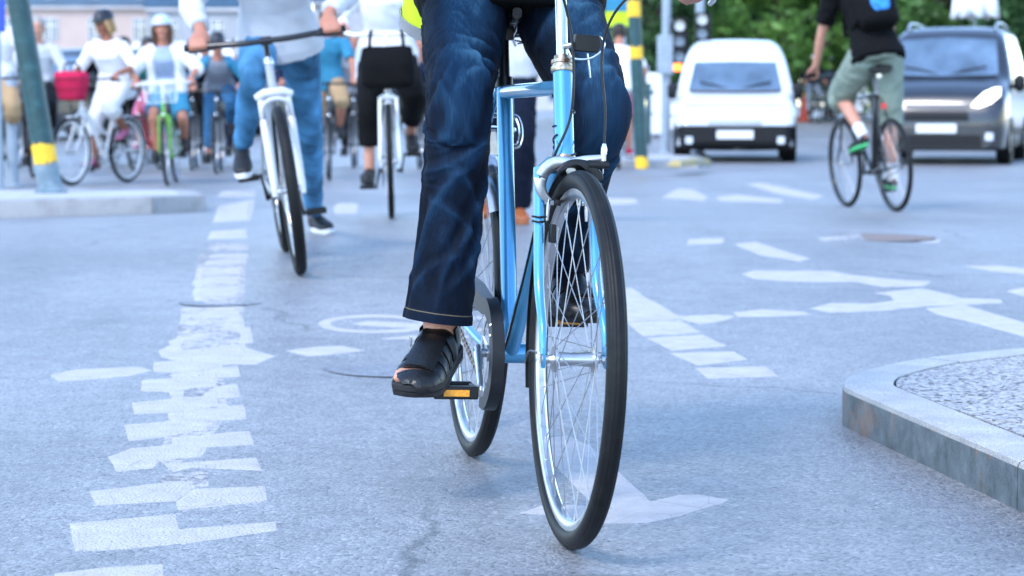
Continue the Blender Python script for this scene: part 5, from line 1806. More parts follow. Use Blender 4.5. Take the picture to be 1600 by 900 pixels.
def sandal(root, J, s):
    f, u = J['foot', s]
    sd_ = unit(np.cross(u, f)) * s                     # towards the outer side of the foot
    heel = J['ball', s] - f * 0.175
    P = lambda x, y, z: heel + f * x + sd_ * y + u * z
    X = [0.0, 0.03, 0.08, 0.13, 0.18, 0.22, 0.25, 0.268]
    Wd = [0.018, 0.035, 0.037, 0.041, 0.047, 0.047, 0.036, 0.014]
    Ht = [0.054, 0.072, 0.084, 0.078, 0.066, 0.057, 0.051, 0.044]
    hw = lambda x: float(np.interp(x, X, Wd))
    ht = lambda x: float(np.interp(x, X, Ht))
    mb = MB()
    rows = []
    zs = [(-0.002, 0.93), (0.0, 0.98), (0.010, 1.0), (0.011, 0.975), (0.013, 0.975), (0.014, 1.0), (0.024, 1.0), (0.026, 0.96)]
    for z, g in zs:
        ring = []
        for i in range(48):
            a = 2 * math.pi * i / 48
            x = 0.134 - 0.134 * math.cos(a)
            y = (hw(x) + 0.006) * (1 if math.sin(a) >= 0 else -1) * min(1.0, abs(math.sin(a)) * 2.2) ** 0.6
            lift = 0.012 * max(0, (x - 0.19) / 0.08) ** 2
            ring.append(P(0.134 + (x - 0.134) * g, y * g, z + lift))
        rows.append(ring)
    b0 = mb.grid(rows, closed_u=True)
    mb.f.append(tuple(range(b0, b0 + 48))[::-1]); mb.f.append(tuple(range(b0 + 48 * 7, b0 + 48 * 8)))
    so = mb.build('sandal', 'sole_rubber', root, smooth=30)
    def band(xo, xi, wd_o, wd_i, a0=0, a1=180, grow=0.0, n=22, bulge=0.0):
        rows_o, rows_i = [], []
        for k in range(6):
            t = -0.5 + k / 5
            ro, ri = [], []
            for j in range(n + 1):
                a = R(a0 + (a1 - a0) * j / n)
                q = (1 + math.cos(a)) / 2                 # 1 at the outer edge
                x = xi + (xo - xi) * q + t * (wd_i + (wd_o - wd_i) * q)
                e = 0.0022 * math.cos(t * math.pi) + grow
                y = (hw(x) + 0.004 + e) * math.copysign(abs(math.cos(a)) ** 0.8, math.cos(a))
                z = 0.018 + (ht(x) - 0.020 + e + bulge) * math.sin(a) ** 0.75
                ro.append(P(x, y, z))
                ri.append(P(x, y * 0.93, 0.018 + (z - 0.018) * 0.94 - 0.001))
            rows_o.append(ro); rows_i.append(ri)
        mbb = MB()
        ring = [rows_o[k] + rows_i[k][::-1] for k in range(6)]
        b = mbb.grid(ring, closed_u=True)
        kk = len(ring[0])
        mbb.f.append(tuple(range(b, b + kk))); mbb.f.append(tuple(range(b + 5 * kk, b + 6 * kk)))
        return mbb
    band(0.246, 0.244, 0.034, 0.052, 50, 180).build('toe_strap', 'black_leather', so, smooth=60)
    band(0.236, 0.236, 0.014, 0.014, 0, 75, 0.001).build('strap', 'black_leather', so, smooth=60)
    for args in ( (0.200, 0.204, 0.020, 0.034), (0.164, 0.168, 0.020, 0.030), (0.128, 0.130, 0.022, 0.030)):
        band(*args).build('strap', 'black_leather', so, smooth=60)
    band(0.160, 0.165, 0.09, 0.12, 66, 126, 0.0045).build('vamp', 'black_leather', so, smooth=60)
    band(0.086, 0.096, 0.034, 0.040, 6, 174, 0.003, bulge=0.002).build('instep_strap', 'black_leather', so, smooth=60)
    mb = MB()      # heel counter
    rows = []
    for (z, g) in ((0.018, 1.0), (0.05, 1.05), (0.078, 0.98), (0.079, 0.90), (0.05, 0.95), (0.018, 0.9)):
        ring = []
        for j in range(19):
            a = R(90 + 180 * j / 18)
            ring.append(P(0.070 + 0.075 * g * math.cos(a), 0.039 * g * math.sin(a), z))
        rows.append(ring)
    mb.grid(rows, closed_v=True)
    mb.build('heel_counter', 'black_leather', so, smooth=50)
    mb = MB()
    mb.box(P(0.105, 0.047, 0.062), (0.018, 0.004, 0.02))
    mb.build('buckle', 'steel', so)
build_hero()
# ================================================================== the other cyclists
def bike_at(label, front_px, h, D, lean=0.0, group='bicycles of the cyclists behind', ground=None):
    """front tyre on the road at a pixel; h = degrees the bike heads to the right of the viewer"""
    fx = G(*front_px) if ground is None else Vector(ground)
    v = Vector((math.sin(R(h)), -math.cos(R(h)), 0))
    loc = fx - v * D['WB']
    loc, rot = pose_on_road(loc, math.atan2(v.y, v.x), D['WB'], lean)
    b = make_bike(label, D, group, loc, rot)
    return b, loc, rot
def to_local(loc, rot, p):
    M = Matrix.Translation(loc) @ Euler(rot).to_matrix().to_4x4()
    return V3(M.inverted() @ Vector(p))
GRP = 'cyclists and people in the street'

# --- rider in grey shirt and light jeans, one foot down
D1 = bike_dims(R=0.362, tr=0.026, WB=1.10, BB=(0.44, 0.30), seat=(0.27, 0.80), headt=(0.86, 0.90), headb=(0.90, 0.78), saddle=(0.22, 0.97), bar='flat', barc=(0.90, 1.00), grip=(0.85, 0.29, 1.01), susp=True, fork='fork_white', frame='grey_paint', theta=-38, nsp=28)
b1, l1, r1 = bike_at('mountain bicycle with white suspension fork and knobbly tyre, leaning left', (470, 429), 9, D1, lean=7.5)
foot_l = to_local(l1, r1, G(506, 364) + Vector((0, 0, 0.004)))
J1 = cyclist(D1, lean=30, torso=0.54, pelvis=(0.30, 0.085, 0.99), feet={1: (foot_l, 14, 0), -1: (pedal_pos(D1, -1) + V3((0, -0.02, 0.022)), -4, -8)}, scale=1.05, knee_out=-0.02)
P1, _ = person('cyclist in pale grey shirt and light blue jeans with one foot on the road', J1, dict(skin='skin', shirt='cloth_grey', sleeve=0.93, trousers='jeans_light', legs=0.97, flare=0.0, tgrow=-0.015, shoe='shoe_dark', sole='shoe_white', hair='hair_brown', low=-0.03, high=True, tw=0.012), l1, r1, GRP)
# --- white bicycle with a black bag on the bars
D2 = bike_dims(R=0.345, tr=0.018, WB=1.08, saddle=(0.20, 0.95), seat=(0.25, 0.74), headt=(0.86, 0.90), headb=(0.90, 0.75), barc=(0.80, 1.12), grip=(0.66, 0.275, 1.14), frame='white_paint', fork='white_paint', guard='white_paint', barmat='white_paint', stepthru=True, theta=35, chainguard='white_paint')
b2, l2, r2 = bike_at('white step-through bicycle with white handlebar and black bag in front', (612, 342), 3, D2, lean=1.5)
J2 = cyclist(D2, lean=12, torso=0.50, scale=0.97, shoulder=0.165, el_out=0.5)
P2, _ = person('cyclist in white blouse and black trousers behind the black bag', J2, dict(skin='skin_pale', shirt='cloth_white', sleeve=0.95, trousers='cloth_black', legs=0.80, shoe='shoe_dark', sole='shoe_dark', hair='hair_blond', long=0.12, bust=0.03, low=0.10), l2, r2, GRP)
bag = thing('handbag', 'black shoulder bag hanging from the white handlebar', 'bag', l2, r2)
mb = MB()
mb.tube(spline([(0.90, 0, 0.80), (0.91, 0, 0.83), (0.92, 0, 0.93), (0.91, 0, 1.01), (0.90, 0, 1.03)], 4), [(0.13, 0.05), (0.17, 0.085), (0.165, 0.075), (0.155, 0.045), (0.15, 0.02)], 20, side=(0, 1, 0), power=3.5)
link('bag_body', voxel(mb, 0.010, 3, (0.006, 9, 2.0)), 'cloth_black', bag)
for s in (-1, 1):
    mb = MB()
    mb.tube(spline([(0.905, s * 0.10, 1.0), (0.87, s * 0.10, 1.10), (0.81, s * 0.09, 1.145), (0.78, s * 0.10, 1.09), (0.87, s * 0.11, 1.0)], 5), [(0.010, 0.004)] * 5, 8)
    mb.build('strap', 'cloth_black', bag)
# --- rider half hidden behind the jeans rider
D3 = bike_dims(WB=1.05, frame='black_paint', theta=80, bar='flat', barc=(0.83, 1.05), grip=(0.76, 0.29, 1.06))
b3, l3, r3 = bike_at('black bicycle half hidden behind the rider in light jeans', (515, 282), 6, D3)
J3 = cyclist(D3, lean=18, scale=1.0)
person('cyclist in light blue top and khaki shorts behind the rider in light jeans', J3, dict(skin='skin', shirt='cloth_sky', sleeve=0.42, trousers='cloth_khaki', legs=0.55, shoe='shoe_dark', sole='shoe_dark', hair='hair_dark'), l3, r3, GRP)
# --- woman on the green bicycle
D4 = bike_dims(WB=1.04, R=0.335, frame='green_paint_bike', fork='green_paint_bike', saddle=(0.20, 0.90), seat=(0.25, 0.72), headt=(0.855, 0.86), headb=(0.90, 0.72), barc=(0.80, 1.04), grip=(0.68, 0.29, 1.02), barmat='white_paint', stepthru=True, theta=15, basket='white_paint', grips='black_plastic')
b4, l4, r4 = bike_at('bright green bicycle with white handlebar and basket', (262, 290), 4, D4, lean=3.5)
J4 = cyclist(D4, lean=14, torso=0.48, scale=0.97, shoulder=0.165, el_out=1.0)
person('woman with long brown hair and pale helmet riding the green bicycle', J4, dict(skin='skin', shirt='cloth_lightblue', sleeve=0.30, trousers='cloth_sky', tname='shorts', legs=0.46, shoe='shoe_dark', sole='shoe_dark', hair='hair_brown', long=0.14, helmet='helmet_pale', bust=0.03), l4, r4, GRP)
PW = [o for o in COL.objects if o.name.startswith('person') and o.get('label', '').startswith('woman with long')][0]
mb = MB()      # open white cardigan
for s in (-1, 1):
    p_, r_ = cut(arm_pts(J4, s), [0.084, 0.074, 0.066, 0.062, 0.05], 0.66)
    mb.tube([J4['neck'] + V3((0, s * 0.07, -0.05))] + p_[:1], [0.082, 0.084], 12)
    mb.tube(spline(p_, 4), r_, 14)
    mb.tube(spline([J4['neck'] + V3((0.0, s * 0.11, -0.03)), J4['chest'] + V3((0.03, s * 0.135, 0)), J4['waist'] + V3((0.03, s * 0.14, 0)), J4['pelvis'] + V3((0.04, s * 0.15, -0.03))], 4), [(0.055, 0.09), (0.055, 0.115), (0.055, 0.11), (0.06, 0.13)], 14, side=(0, 1, 0))
link('cardigan', voxel(mb, 0.010, 3, (0.008, 11, 4.4)), 'cloth_white', PW)
# --- woman in white on the white bicycle with the red bag
D5 = bike_dims(WB=1.08, R=0.345, frame='white_paint', fork='white_paint', guard='white_paint', saddle=(0.20, 0.95), seat=(0.25, 0.74), headt=(0.86, 0.88), headb=(0.90, 0.73), barc=(0.80, 1.08), grip=(0.68, 0.28, 1.08), stepthru=True, theta=60, basket='black_plastic', chainguard='white_paint', rimmat='white_paint', tr=0.021)
b5, l5, r5 = bike_at('white city bicycle with white mudguards, standing behind the green pole', (112, 290), -21, D5)
J5 = cyclist(D5, lean=20, torso=0.49, scale=0.98, look=(0.9, -0.35, -0.35), shoulder=0.165)
person('woman in white top and white trousers with dark helmet beside the green pole', J5, dict(skin='skin_tan', shirt='cloth_white', sleeve=0.62, trousers='cloth_white', legs=0.66, shoe='cloth_pink', sole='shoe_dark', hair='hair_blond', long=0.06, helmet='helmet_dark', bust=0.03, low=0.06), l5, r5, GRP)
rb = thing('red_bag', 'crimson bag carried in the basket of the white bicycle', 'bag', l5, r5)
mb = MB()
mb.tube(spline([(1.05, 0, 0.865), (1.05, 0, 0.90), (1.05, 0, 1.05), (1.05, 0, 1.13), (1.05, 0, 1.15)], 4), [(0.12, 0.09), (0.14, 0.10), (0.17, 0.12), (0.165, 0.11), (0.14, 0.08)], 20, side=(0, 1, 0), power=3.2)
link('bag_body', voxel(mb, 0.012, 3, (0.010, 8, 7.0)), 'cloth_crimson', rb)
mb = MB()
mb.tube(spline([(1.05, -0.09, 1.13), (1.05, -0.07, 1.23), (1.05, 0.07, 1.23), (1.05, 0.09, 1.13)], 6), 0.010, 8)
mb.build('handle', 'cloth_black', rb)
# --- man in blue far back
D6 = bike_dims(WB=1.02, frame='black_paint', bar='flat', barc=(0.86, 0.98), grip=(0.80, 0.28, 1.0), theta=70, saddle=(0.2, 0.96))
b6, l6, r6 = bike_at('black bicycle ridden by the man in blue, far back', (338, 272), 4, D6)
J6 = cyclist(D6, lean=44, torso=0.48, look=(1, 0, -0.15), scale=0.97)
person('man in blue and grey shirt with dark helmet crouched over his bicycle', J6, dict(skin='skin', shirt='cloth_midgrey', sleeve=0.05, trousers='cloth_blue', legs=0.9, shoe='shoe_dark', sole='shoe_dark', hair='hair_dark', helmet='helmet_dark', brim=True), l6, r6, GRP)
PB = [o for o in COL.objects if o.name.startswith('person') and 'blue and grey shirt' in o.get('label', '')][0]
mb = MB()
for s in (-1, 1):
    p_, r_ = cut(arm_pts(J6, s), [0.082, 0.072, 0.060, 0.056, 0.046], 0.5)
    mb.tube([J6['neck'] + V3((0, s * 0.09, -0.05))] + p_[:1], [0.082, 0.084], 12)
    mb.tube(spline(p_, 4), r_, 14)
link('sleeves', voxel(mb, 0.012, 3), 'cloth_sky', PB)
# --- people in the thick of the crowd on the left
D7 = bike_dims(frame='black_paint', theta=40)
b7, l7, r7 = bike_at('dark bicycle at the left edge, mostly out of view', (-8, 296), 10, D7)
J7 = cyclist(D7, lean=15, scale=1.0)
person('cyclist in white shirt and khaki shorts at the left edge', J7, dict(skin='skin', shirt='cloth_white', sleeve=0.5, trousers='cloth_khaki', legs=0.66, shoe='shoe_white', sole='shoe_white', hair='hair_grey', low=0.10), l7, r7, GRP)
D8 = bike_dims(frame='black_paint', theta=65, basket='black_plastic', saddle=(0.2, 0.97))
b8, l8, r8 = bike_at('black bicycle with wire basket just left of the green pole', (52, 278), 6, D8)
J8 = cyclist(D8, lean=16, scale=0.97)
person('grey haired cyclist in dark trousers behind the green pole', J8, dict(skin='skin_pale', shirt='cloth_grey', sleeve=0.9, trousers='cloth_dark', legs=0.96, shoe='shoe_dark', sole='shoe_dark', hair='hair_grey'), l8, r8, GRP)
D9 = bike_dims(frame='red_paint', theta=20, saddle=(0.2, 0.93), stepthru=True)
b9, l9, r9 = bike_at('dark red bicycle between the two women on white and green bicycles', (212, 268), -8, D9)
J9 = cyclist(D9, lean=34, torso=0.46, scale=0.94, look=(1, 0.3, -0.4))
person('cyclist in dark teal jacket between the women on white and green bicycles', J9, dict(skin='skin', shirt='cloth_teal', sleeve=0.93, trousers='cloth_pink', legs=0.75, shoe='cloth_pink', sole='shoe_white', hair='hair_dark', long=0.08), l9, r9, GRP)
D10 = bike_dims(frame='black_paint', theta=50, saddle=(0.2, 0.95))
b10, l10, r10 = bike_at('black bicycle right of the green one, in the crowd', (300, 266), 5, D10)
J10 = cyclist(D10, lean=40, torso=0.46, scale=0.94, look=(1, 0, -0.5))
person('cyclist in dark clothes just right of the woman on the green bicycle', J10, dict(skin='skin', shirt='cloth_dark', sleeve=0.9, trousers='cloth_black', legs=0.95, shoe='shoe_dark', sole='shoe_dark', hair='hair_dark'), l10, r10, GRP)
for i, (px, py, h_, th_, sh_, tr_, hr_, lab) in enumerate((
        (30, 262, 4, 30, 'cloth_dark', 'cloth_black', 'hair_dark', 'between the bollard and the green pole'),
        (178, 258, -5, 75, 'cloth_crimson', 'cloth_black', 'hair_dark', 'behind the woman in white'),
        (476, 268, 5, 10, 'cloth_navy', 'cloth_black', 'hair_brown', 'just right of the rider in light jeans'),
        (150, 262, -3, 20, 'cloth_black', 'cloth_dark', 'hair_dark', 'just behind the white city bicycle'),
        (232, 254, 2, 65, 'cloth_dark', 'cloth_black', 'hair_brown', 'behind the left arm of the woman on the green bicycle'),
        (318, 256, 4, 35, 'cloth_black', 'cloth_black', 'hair_dark', 'between the green bicycle and the man in blue'),
        (372, 258, 6, 80, 'cloth_dark', 'cloth_navy', 'hair_dark', 'behind the raised foot of the rider in light jeans'),
        (655, 264, 0, 15, 'cloth_navy', 'cloth_black', 'hair_brown', 'behind the black bag and the near rider'),
        (552, 262, 2, 50, 'cloth_midgrey', 'cloth_dark', 'hair_dark', 'left of the white step-through bicycle'))):
    Dn = bike_dims(frame='black_paint', theta=th_, saddle=(0.2, 0.96))
    bn_, ln_, rn_ = bike_at('black bicycle ' + lab, (px, py), h_, Dn)
    person(('cyclist in black', 'cyclist in crimson top and black trousers', 'cyclist in navy jacket', 'cyclist in black top', 'cyclist in dark top', 'dark haired cyclist in black', 'cyclist in dark jacket', 'cyclist in navy and black', 'cyclist in grey top and dark trousers')[i] + ' ' + lab, cyclist(Dn, lean=22 + 5 * (i % 4), torso=0.48, scale=0.97), dict(skin='skin', shirt=sh_, sleeve=0.9, trousers=tr_, legs=0.96, shoe='shoe_dark', sole='shoe_dark', hair=hr_), ln_, rn_, GRP, vox=0.013)
# --- walker with brown shoes seen between the near rider's legs
gH = G(815, 350)
DH = bike_dims()
lH, rH = (gH.x - 0.10, gH.y + 0.15, gz(gH.x - 0.10, gH.y + 0.15)), (0, 0, R(-90 + 4))
JH = cyclist(DH, lean=6, torso=0.52, pelvis=(0.0, 0.0, 0.93), feet={1: (to_local(lH, rH, (gH.x, gH.y, gz(gH.x, gH.y) + 0.004)), 6, 0), -1: ((-0.22, -0.11, 0.05), -6, -24)},
             hands={1: ((0.12, 0.30, 0.80), False), -1: ((0.05, -0.30, 0.80), False)}, scale=1.02, knee_out=0.05)
person('walker in dark jeans and brown shoes seen between the near rider\'s legs', JH, dict(skin='skin', shirt='cloth_grey', sleeve=0.93, trousers='jeans_dark', legs=0.98, flare=0.022, shoe='shoe_brown', sole='shoe_brown', hair='hair_dark'), lH, rH, GRP)
# --- cyclist in white shirt riding away behind the near rider
D11 = bike_dims(frame='black_paint', theta=50)
b11, l11, r11 = bike_at('dark bicycle ridden away, just right of the near rider', (968, 262), 176, D11)
J11 = cyclist(D11, lean=26, scale=1.0)
person('cyclist in white shirt and pink shorts riding away right of the near rider', J11, dict(skin='skin', shirt='cloth_white', sleeve=0.45, trousers='cloth_pink', tname='shorts', legs=0.5, shoe='cloth_crimson', sole='shoe_white', hair='hair_dark', low=0.06), l11, r11, GRP)
# --- man in sage shorts riding away on the right
D12 = bike_dims(R=0.345, tr=0.017, WB=1.02, frame='black_paint', fork='black_paint', bar='flat', barc=(0.86, 1.03), grip=(0.80, 0.30, 1.04), theta=62, saddle=(0.2, 1.06), seat=(0.25, 0.88), post='steel', rimmat='black_paint', guard=None)
ra = G(1401, 331)
hv = Vector((-0.20, 0.98, 0)).normalized()
l12, r12 = pose_on_road(ra, math.atan2(hv.y, hv.x), D12['WB'], lean=-4.5)
b12 = make_bike('black bicycle with thin wheels ridden away past the white van', D12, 'bicycles of the cyclists behind', l12, r12)
J12 = cyclist(D12, lean=30, torso=0.54, sit=0.04, scale=1.08, shoulder=0.19, el_out=0.9)
P12, _ = person('man in black T-shirt and sage green shorts riding away from the viewer', J12, dict(skin='skin_pale', shirt='cloth_black', sleeve=0.40, trousers='cloth_sage', tname='shorts', legs=0.58, shoe='shoe_dark', sole='shoe_green', hair='hair_dark', low=0.0, flare=0.01, tgrow=0.014), l12, r12, GRP)
mb = MB()
for s in (-1, 1):
    d_ = unit(J12['knee', s] - J12['ank', s])
    mb.tube([J12['ank', s] - d_ * 0.02, J12['ank', s] + d_ * 0.05, J12['ank', s] + d_ * 0.10], [0.044, 0.045, 0.048], 14)
    o = mb.build('sock', 'shoe_white', P12); mb = MB()
tail = MB(); tail.tube([(0.135, 0, 0.78), (0.12, 0, 0.78)], [0.022, 0.024], 12)
tail.build('rear_reflector', 'red_lens', b12)
bp = thing('backpack', 'black backpack with blue pattern on the man in sage shorts', 'backpack', l12, r12)
tv = unit(J12['neck'] - J12['pelvis'])
bk = unit(np.cross(tv, (0, 1, 0))); bk = bk if bk[0] < 0 else -bk
c0 = J12['chest'] + bk * 0.20 - tv * 0.12
mb = MB()
mb.tube(spline([c0 - tv * 0.21, c0 - tv * 0.17, c0, c0 + tv * 0.15, c0 + tv * 0.20], 4), [(0.11, 0.06), (0.145, 0.095), (0.150, 0.105), (0.13, 0.08), (0.08, 0.04)], 20, side=(0, 1, 0), power=3.0)
pk = link('pack', voxel(mb, 0.010, 3, (0.006, 10, 1.0)), 'cloth_black', bp)
mat('pattern_blue', (0.02, 0.20, 0.55), 0.7, 0.6, 26)
mb = MB()
mb.tube(spline([c0 + bk * 0.088 - tv * 0.13, c0 + bk * 0.098 - tv * 0.08, c0 + bk * 0.100 + tv * 0.02, c0 + bk * 0.085 + tv * 0.07], 4), [(0.05, 0.015), (0.075, 0.022), (0.075, 0.02), (0.05, 0.01)], 16, side=(0, 1, 0), power=2.6)
link('pocket', voxel(mb, 0.009, 3, (0.005, 14, 6.0)), 'pattern_blue', bp)
for s in (-1, 1):
    mb = MB()
    q = J12['neck'] + V3((0, s * 0.09, 0.03))
    mb.tube(spline([c0 + tv * 0.17 + V3((0, s * 0.07, 0)), q - bk * 0.02 + V3((0, 0, 0.03)), q - bk * 0.13 - tv * 0.10, c0 - bk * 0.33 - tv * 0.08 + V3((0, s * 0.14, 0)), c0 - tv * 0.14 + V3((0, s * 0.14, 0))], 5), [(0.022, 0.006)] * 5, 8, side=(0, 1, 0))
    mb.build('strap', 'cloth_black', bp)
# --- two riders far down the road beside the cone
for i, (px, lab, sh, hm) in enumerate(((1277, 'distant cyclist with white helmet and dark jacket beside the orange cone', 'cloth_dark', 'canvas_white'), (1306, 'distant cyclist in pale shirt on the far road right of the orange cone', 'cloth_lightblue', 'helmet_pale'))):
    Dk = bike_dims(theta=30 + 40 * i)
    gp = at(px, 190, 58.0 + 4 * i)
    gp.z = gz(gp.x, gp.y)
    bk_, lk_, rk_ = bike_at(('dark bicycle beside the orange cone, far down the road', 'dark bicycle right of the orange cone, far down the road')[i], None, 3, Dk, ground=gp)
    person(lab, cyclist(Dk, lean=35, torso=0.48), dict(skin='skin', shirt=sh, sleeve=0.9, trousers='cloth_midgrey', legs=0.95, shoe='shoe_dark', sole='shoe_dark', hair=None, helmet=hm), lk_, rk_, GRP, vox=0.014)
# ================================================================== vehicles
mat('van_white', (0.74, 0.75, 0.77), 0.25, 0.03, 3, coat=0.6)
mat('car_dark', (0.020, 0.023, 0.030), 0.3, 0.08, 4, coat=0.5, metal=0.1)
mat('car_pale', (0.52, 0.60, 0.70), 0.25, 0.05, 3, coat=0.6)
mat('car_glass', (0.09, 0.14, 0.20), 0.04, 0.4, 2.2, spec=0.9, coat=1.0)
mat('lamp_glass', (0.62, 0.66, 0.72), 0.12, 0.1, 30, coat=0.8)
mat('plate', (0.72, 0.73, 0.74), 0.4, 0.03)
mat('trim_black', (0.006, 0.0065, 0.008), 0.55, 0.2, 10, spec=0.3)
mat('chrome', (0.06, 0.066, 0.08), 0.45, 0.05, 8, metal=1.0)
def emit_mat(name, c, st):
    m = mat(name, c, 0.3, 0.02, 5)
    setin(m.node_tree.nodes['Principled BSDF'], emit=tuple(c) + (1,), estr=st)
emit_mat('lamp_lit', (1.0, 0.95, 0.86), 0.8)
emit_mat('signal_amber', (1.0, 0.22, 0.03), 1.2)

class Shell:
    """car body lofted along its length; x = 0 at the nose, negative backwards"""
    def __init__(self, st, W, tumble, nosew, corner=0.13, crown=0.03):
        xs_ = np.array([s[0] for s in st]); zb = np.array([s[1] for s in st]); zt = np.array([s[2] for s in st])
        X = np.concatenate([np.linspace(0, -0.3, 10), np.linspace(-0.36, xs_[-1] + 0.1, 44), np.linspace(xs_[-1] + 0.06, xs_[-1], 4)])
        def smooth(y):
            v = np.interp(-X, -xs_, y)
            k = np.array([1, 2, 3, 2, 1.0]); k /= k.sum()
            vp = np.pad(v, 2, 'edge')
            return np.convolve(vp, k, 'valid')
        ZB, ZT = smooth(zb), smooth(zt)
        rows = []
        for x, b, t in zip(X, ZB, ZT):
            fw = float(np.interp(-x, [q[0] for q in nosew], [q[1] for q in nosew]))
            hw = lambda z: W / 2 * float(np.interp(z, [q[0] for q in tumble], [q[1] for q in tumble])) * fw
            r = min(corner, (t - b) * 0.3)
            half = [(hw(b) * 0.9, b)]
            for k in range(9):
                z = b + 0.04 + (t - r - b - 0.04) * k / 8
                half.append((hw(z), z))
            h0 = hw(t - r)
            for k in range(1, 6):
                a = R(90 * k / 6)
                half.append((h0 - r * (1 - math.cos(a)), t - r + r * math.sin(a)))
            for k in range(5):
                y = (h0 - r) * (1 - k / 5)
                half.append((y, t + crown * (1 - (y / max(h0, 1e-3)) ** 2) * min(1, (t - b))))
            ring = [(x, y, z) for y, z in half] + [(x, 0, t + crown * min(1, (t - b)))] + [(x, -y, z) for y, z in half[::-1]]
            rows.append(ring)
        self.mb = MB()
        b0 = self.mb.grid(rows, closed_u=True)
        k = len(rows[0])
        self.mb.f.append(tuple(range(b0, b0 + k))); self.mb.f.append(tuple(range(b0 + (len(rows) - 1) * k, b0 + len(rows) * k)))
        me = self.mb.mesh('body', 30)
        bm = bmesh.new(); bm.from_mesh(me)
        self.bvh = BVHTree.FromBMesh(bm); bm.free()
        self.me = me
    def patch(self, bottom, top, view='front', lift=0.006, thick=0.012, nu=16, nv=8, sy=1):
        """a panel lying on the body: two polylines in (y, z) seen from the front, or (x, z) seen from the side"""
        bo, to = np.array(bottom, float), np.array(top, float)
        def along(p, n):
            return np.stack([resample(p[:, 0], n), resample(p[:, 1], n)], 1)
        A, B = along(bo, nu + 1), along(to, nu + 1)
        outer, inner = [], []
        for j in range(nv + 1):
            ro, ri = [], []
            for i in range(nu + 1):
                q = A[i] + (B[i] - A[i]) * j / nv
                if view == 'front':
                    hit = self.bvh.ray_cast(Vector((3, q[0], q[1])), Vector((-1, 0, 0)))
                    d = Vector((1, 0, 0))
                else:
                    hit = self.bvh.ray_cast(Vector((q[0], 4 * sy, q[1])), Vector((0, -sy, 0)))
                    d = Vector((0, sy, 0))
                p = hit[0] if hit[0] is not None else (Vector((0, q[0], q[1])) if view == 'front' else Vector((q[0], 0.8 * sy, q[1])))
                n = hit[1] if hit[1] is not None else d
                if n.dot(d) < 0: n = -n
                n = (n + d * 0.3).normalized()
                ro.append(p + n * lift); ri.append(p - n * thick)
            outer.append(ro); inner.append(ri)
        mb = MB()
        mb.grid(outer)
        loop_o = outer[0] + [r[-1] for r in outer[1:-1]] + outer[-1][::-1] + [r[0] for r in outer[-2:0:-1]]
        loop_i = inner[0] + [r[-1] for r in inner[1:-1]] + inner[-1][::-1] + [r[0] for r in inner[-2:0:-1]]
        mb.grid([loop_o, loop_i], closed_u=True)
        return mb
def mir(pts):
    return [(-y, z) for y, z in pts][::-1]
def car_wheel(root, x, s, W, r=0.31):
    mb = MB()
    y = s * (W / 2 - 0.10)
    mb.lathe_y([(r - 0.09, -0.09), (r - 0.02, -0.10), (r, -0.08), (r, 0.08), (r - 0.02, 0.10), (r - 0.09, 0.09)], (x, y, r), 32)
    w = mb.build('wheel', 'rubber', root)
    mb = MB()
    mb.tube([(x, y + s * 0.02, r), (x, y + s * 0.075, r), (x, y + s * 0.085, r)], [r - 0.09, r - 0.092, 0.06], 24)
    mb.build('rim', 'alloy', w)
def vehicle(name, label, cat, center_px, Y, h, body, spec):
    c = at(center_px, 250, Y)
    loc = (c.x, c.y, gz(c.x, c.y))
    root = thing(name, label, cat, loc, (0, 0, R(h - 90)))
    sh = Shell(spec['st'], spec['W'], spec['tumble'], spec['nosew'], spec.get('corner', 0.13))
    b = link('body', sh.me, body, root)
    for nm, m, bo, to, kw in spec['front']:
        sh.patch(bo, to, 'front', **kw).build(nm, m, root, smooth=50)
    for s in (-1, 1):
        for nm, m, bo, to, kw in spec['side']:
            sh.patch(bo, to, 'side', sy=s, **kw).build(nm, m, root, smooth=50)
        for x in spec['axles']:
            xs2 = [(x - 0.36, 0.22), (x - 0.18, 0.22), (x, 0.22), (x + 0.18, 0.22), (x + 0.36, 0.22)]
            tp = [(x - 0.36, 0.26), (x - 0.27, 0.54), (x, 0.66), (x + 0.27, 0.54), (x + 0.36, 0.26)]
            sh.patch(xs2, tp, 'side', sy=s, lift=0.004).build('wheel_arch', 'trim_black', root)
            car_wheel(root, x, s, spec['W'] + 0.03, spec.get('wr', 0.31))
        mz, mx = spec['mirror']
        mb = MB()
        y0 = s * (spec['W'] / 2 * spec.get('mfac', 0.95))
        mb.tube(spline([(mx - 0.02, y0 + s * 0.09, mz - 0.10), (mx, y0 + s * 0.10, mz - 0.06), (mx, y0 + s * 0.10, mz + 0.07), (mx - 0.02, y0 + s * 0.09, mz + 0.11)], 3), [(0.03, 0.03), (0.085, 0.055), (0.085, 0.055), (0.04, 0.03)], 14, side=(0, 1, 0), power=3)
        mb.tube([(mx - 0.02, y0 - s * 0.05, mz - 0.06), (mx - 0.01, y0 + s * 0.06, mz - 0.04)], [0.03, 0.03], 8)
        mb.build('wing_mirror', 'trim_black', root)
    return root, sh

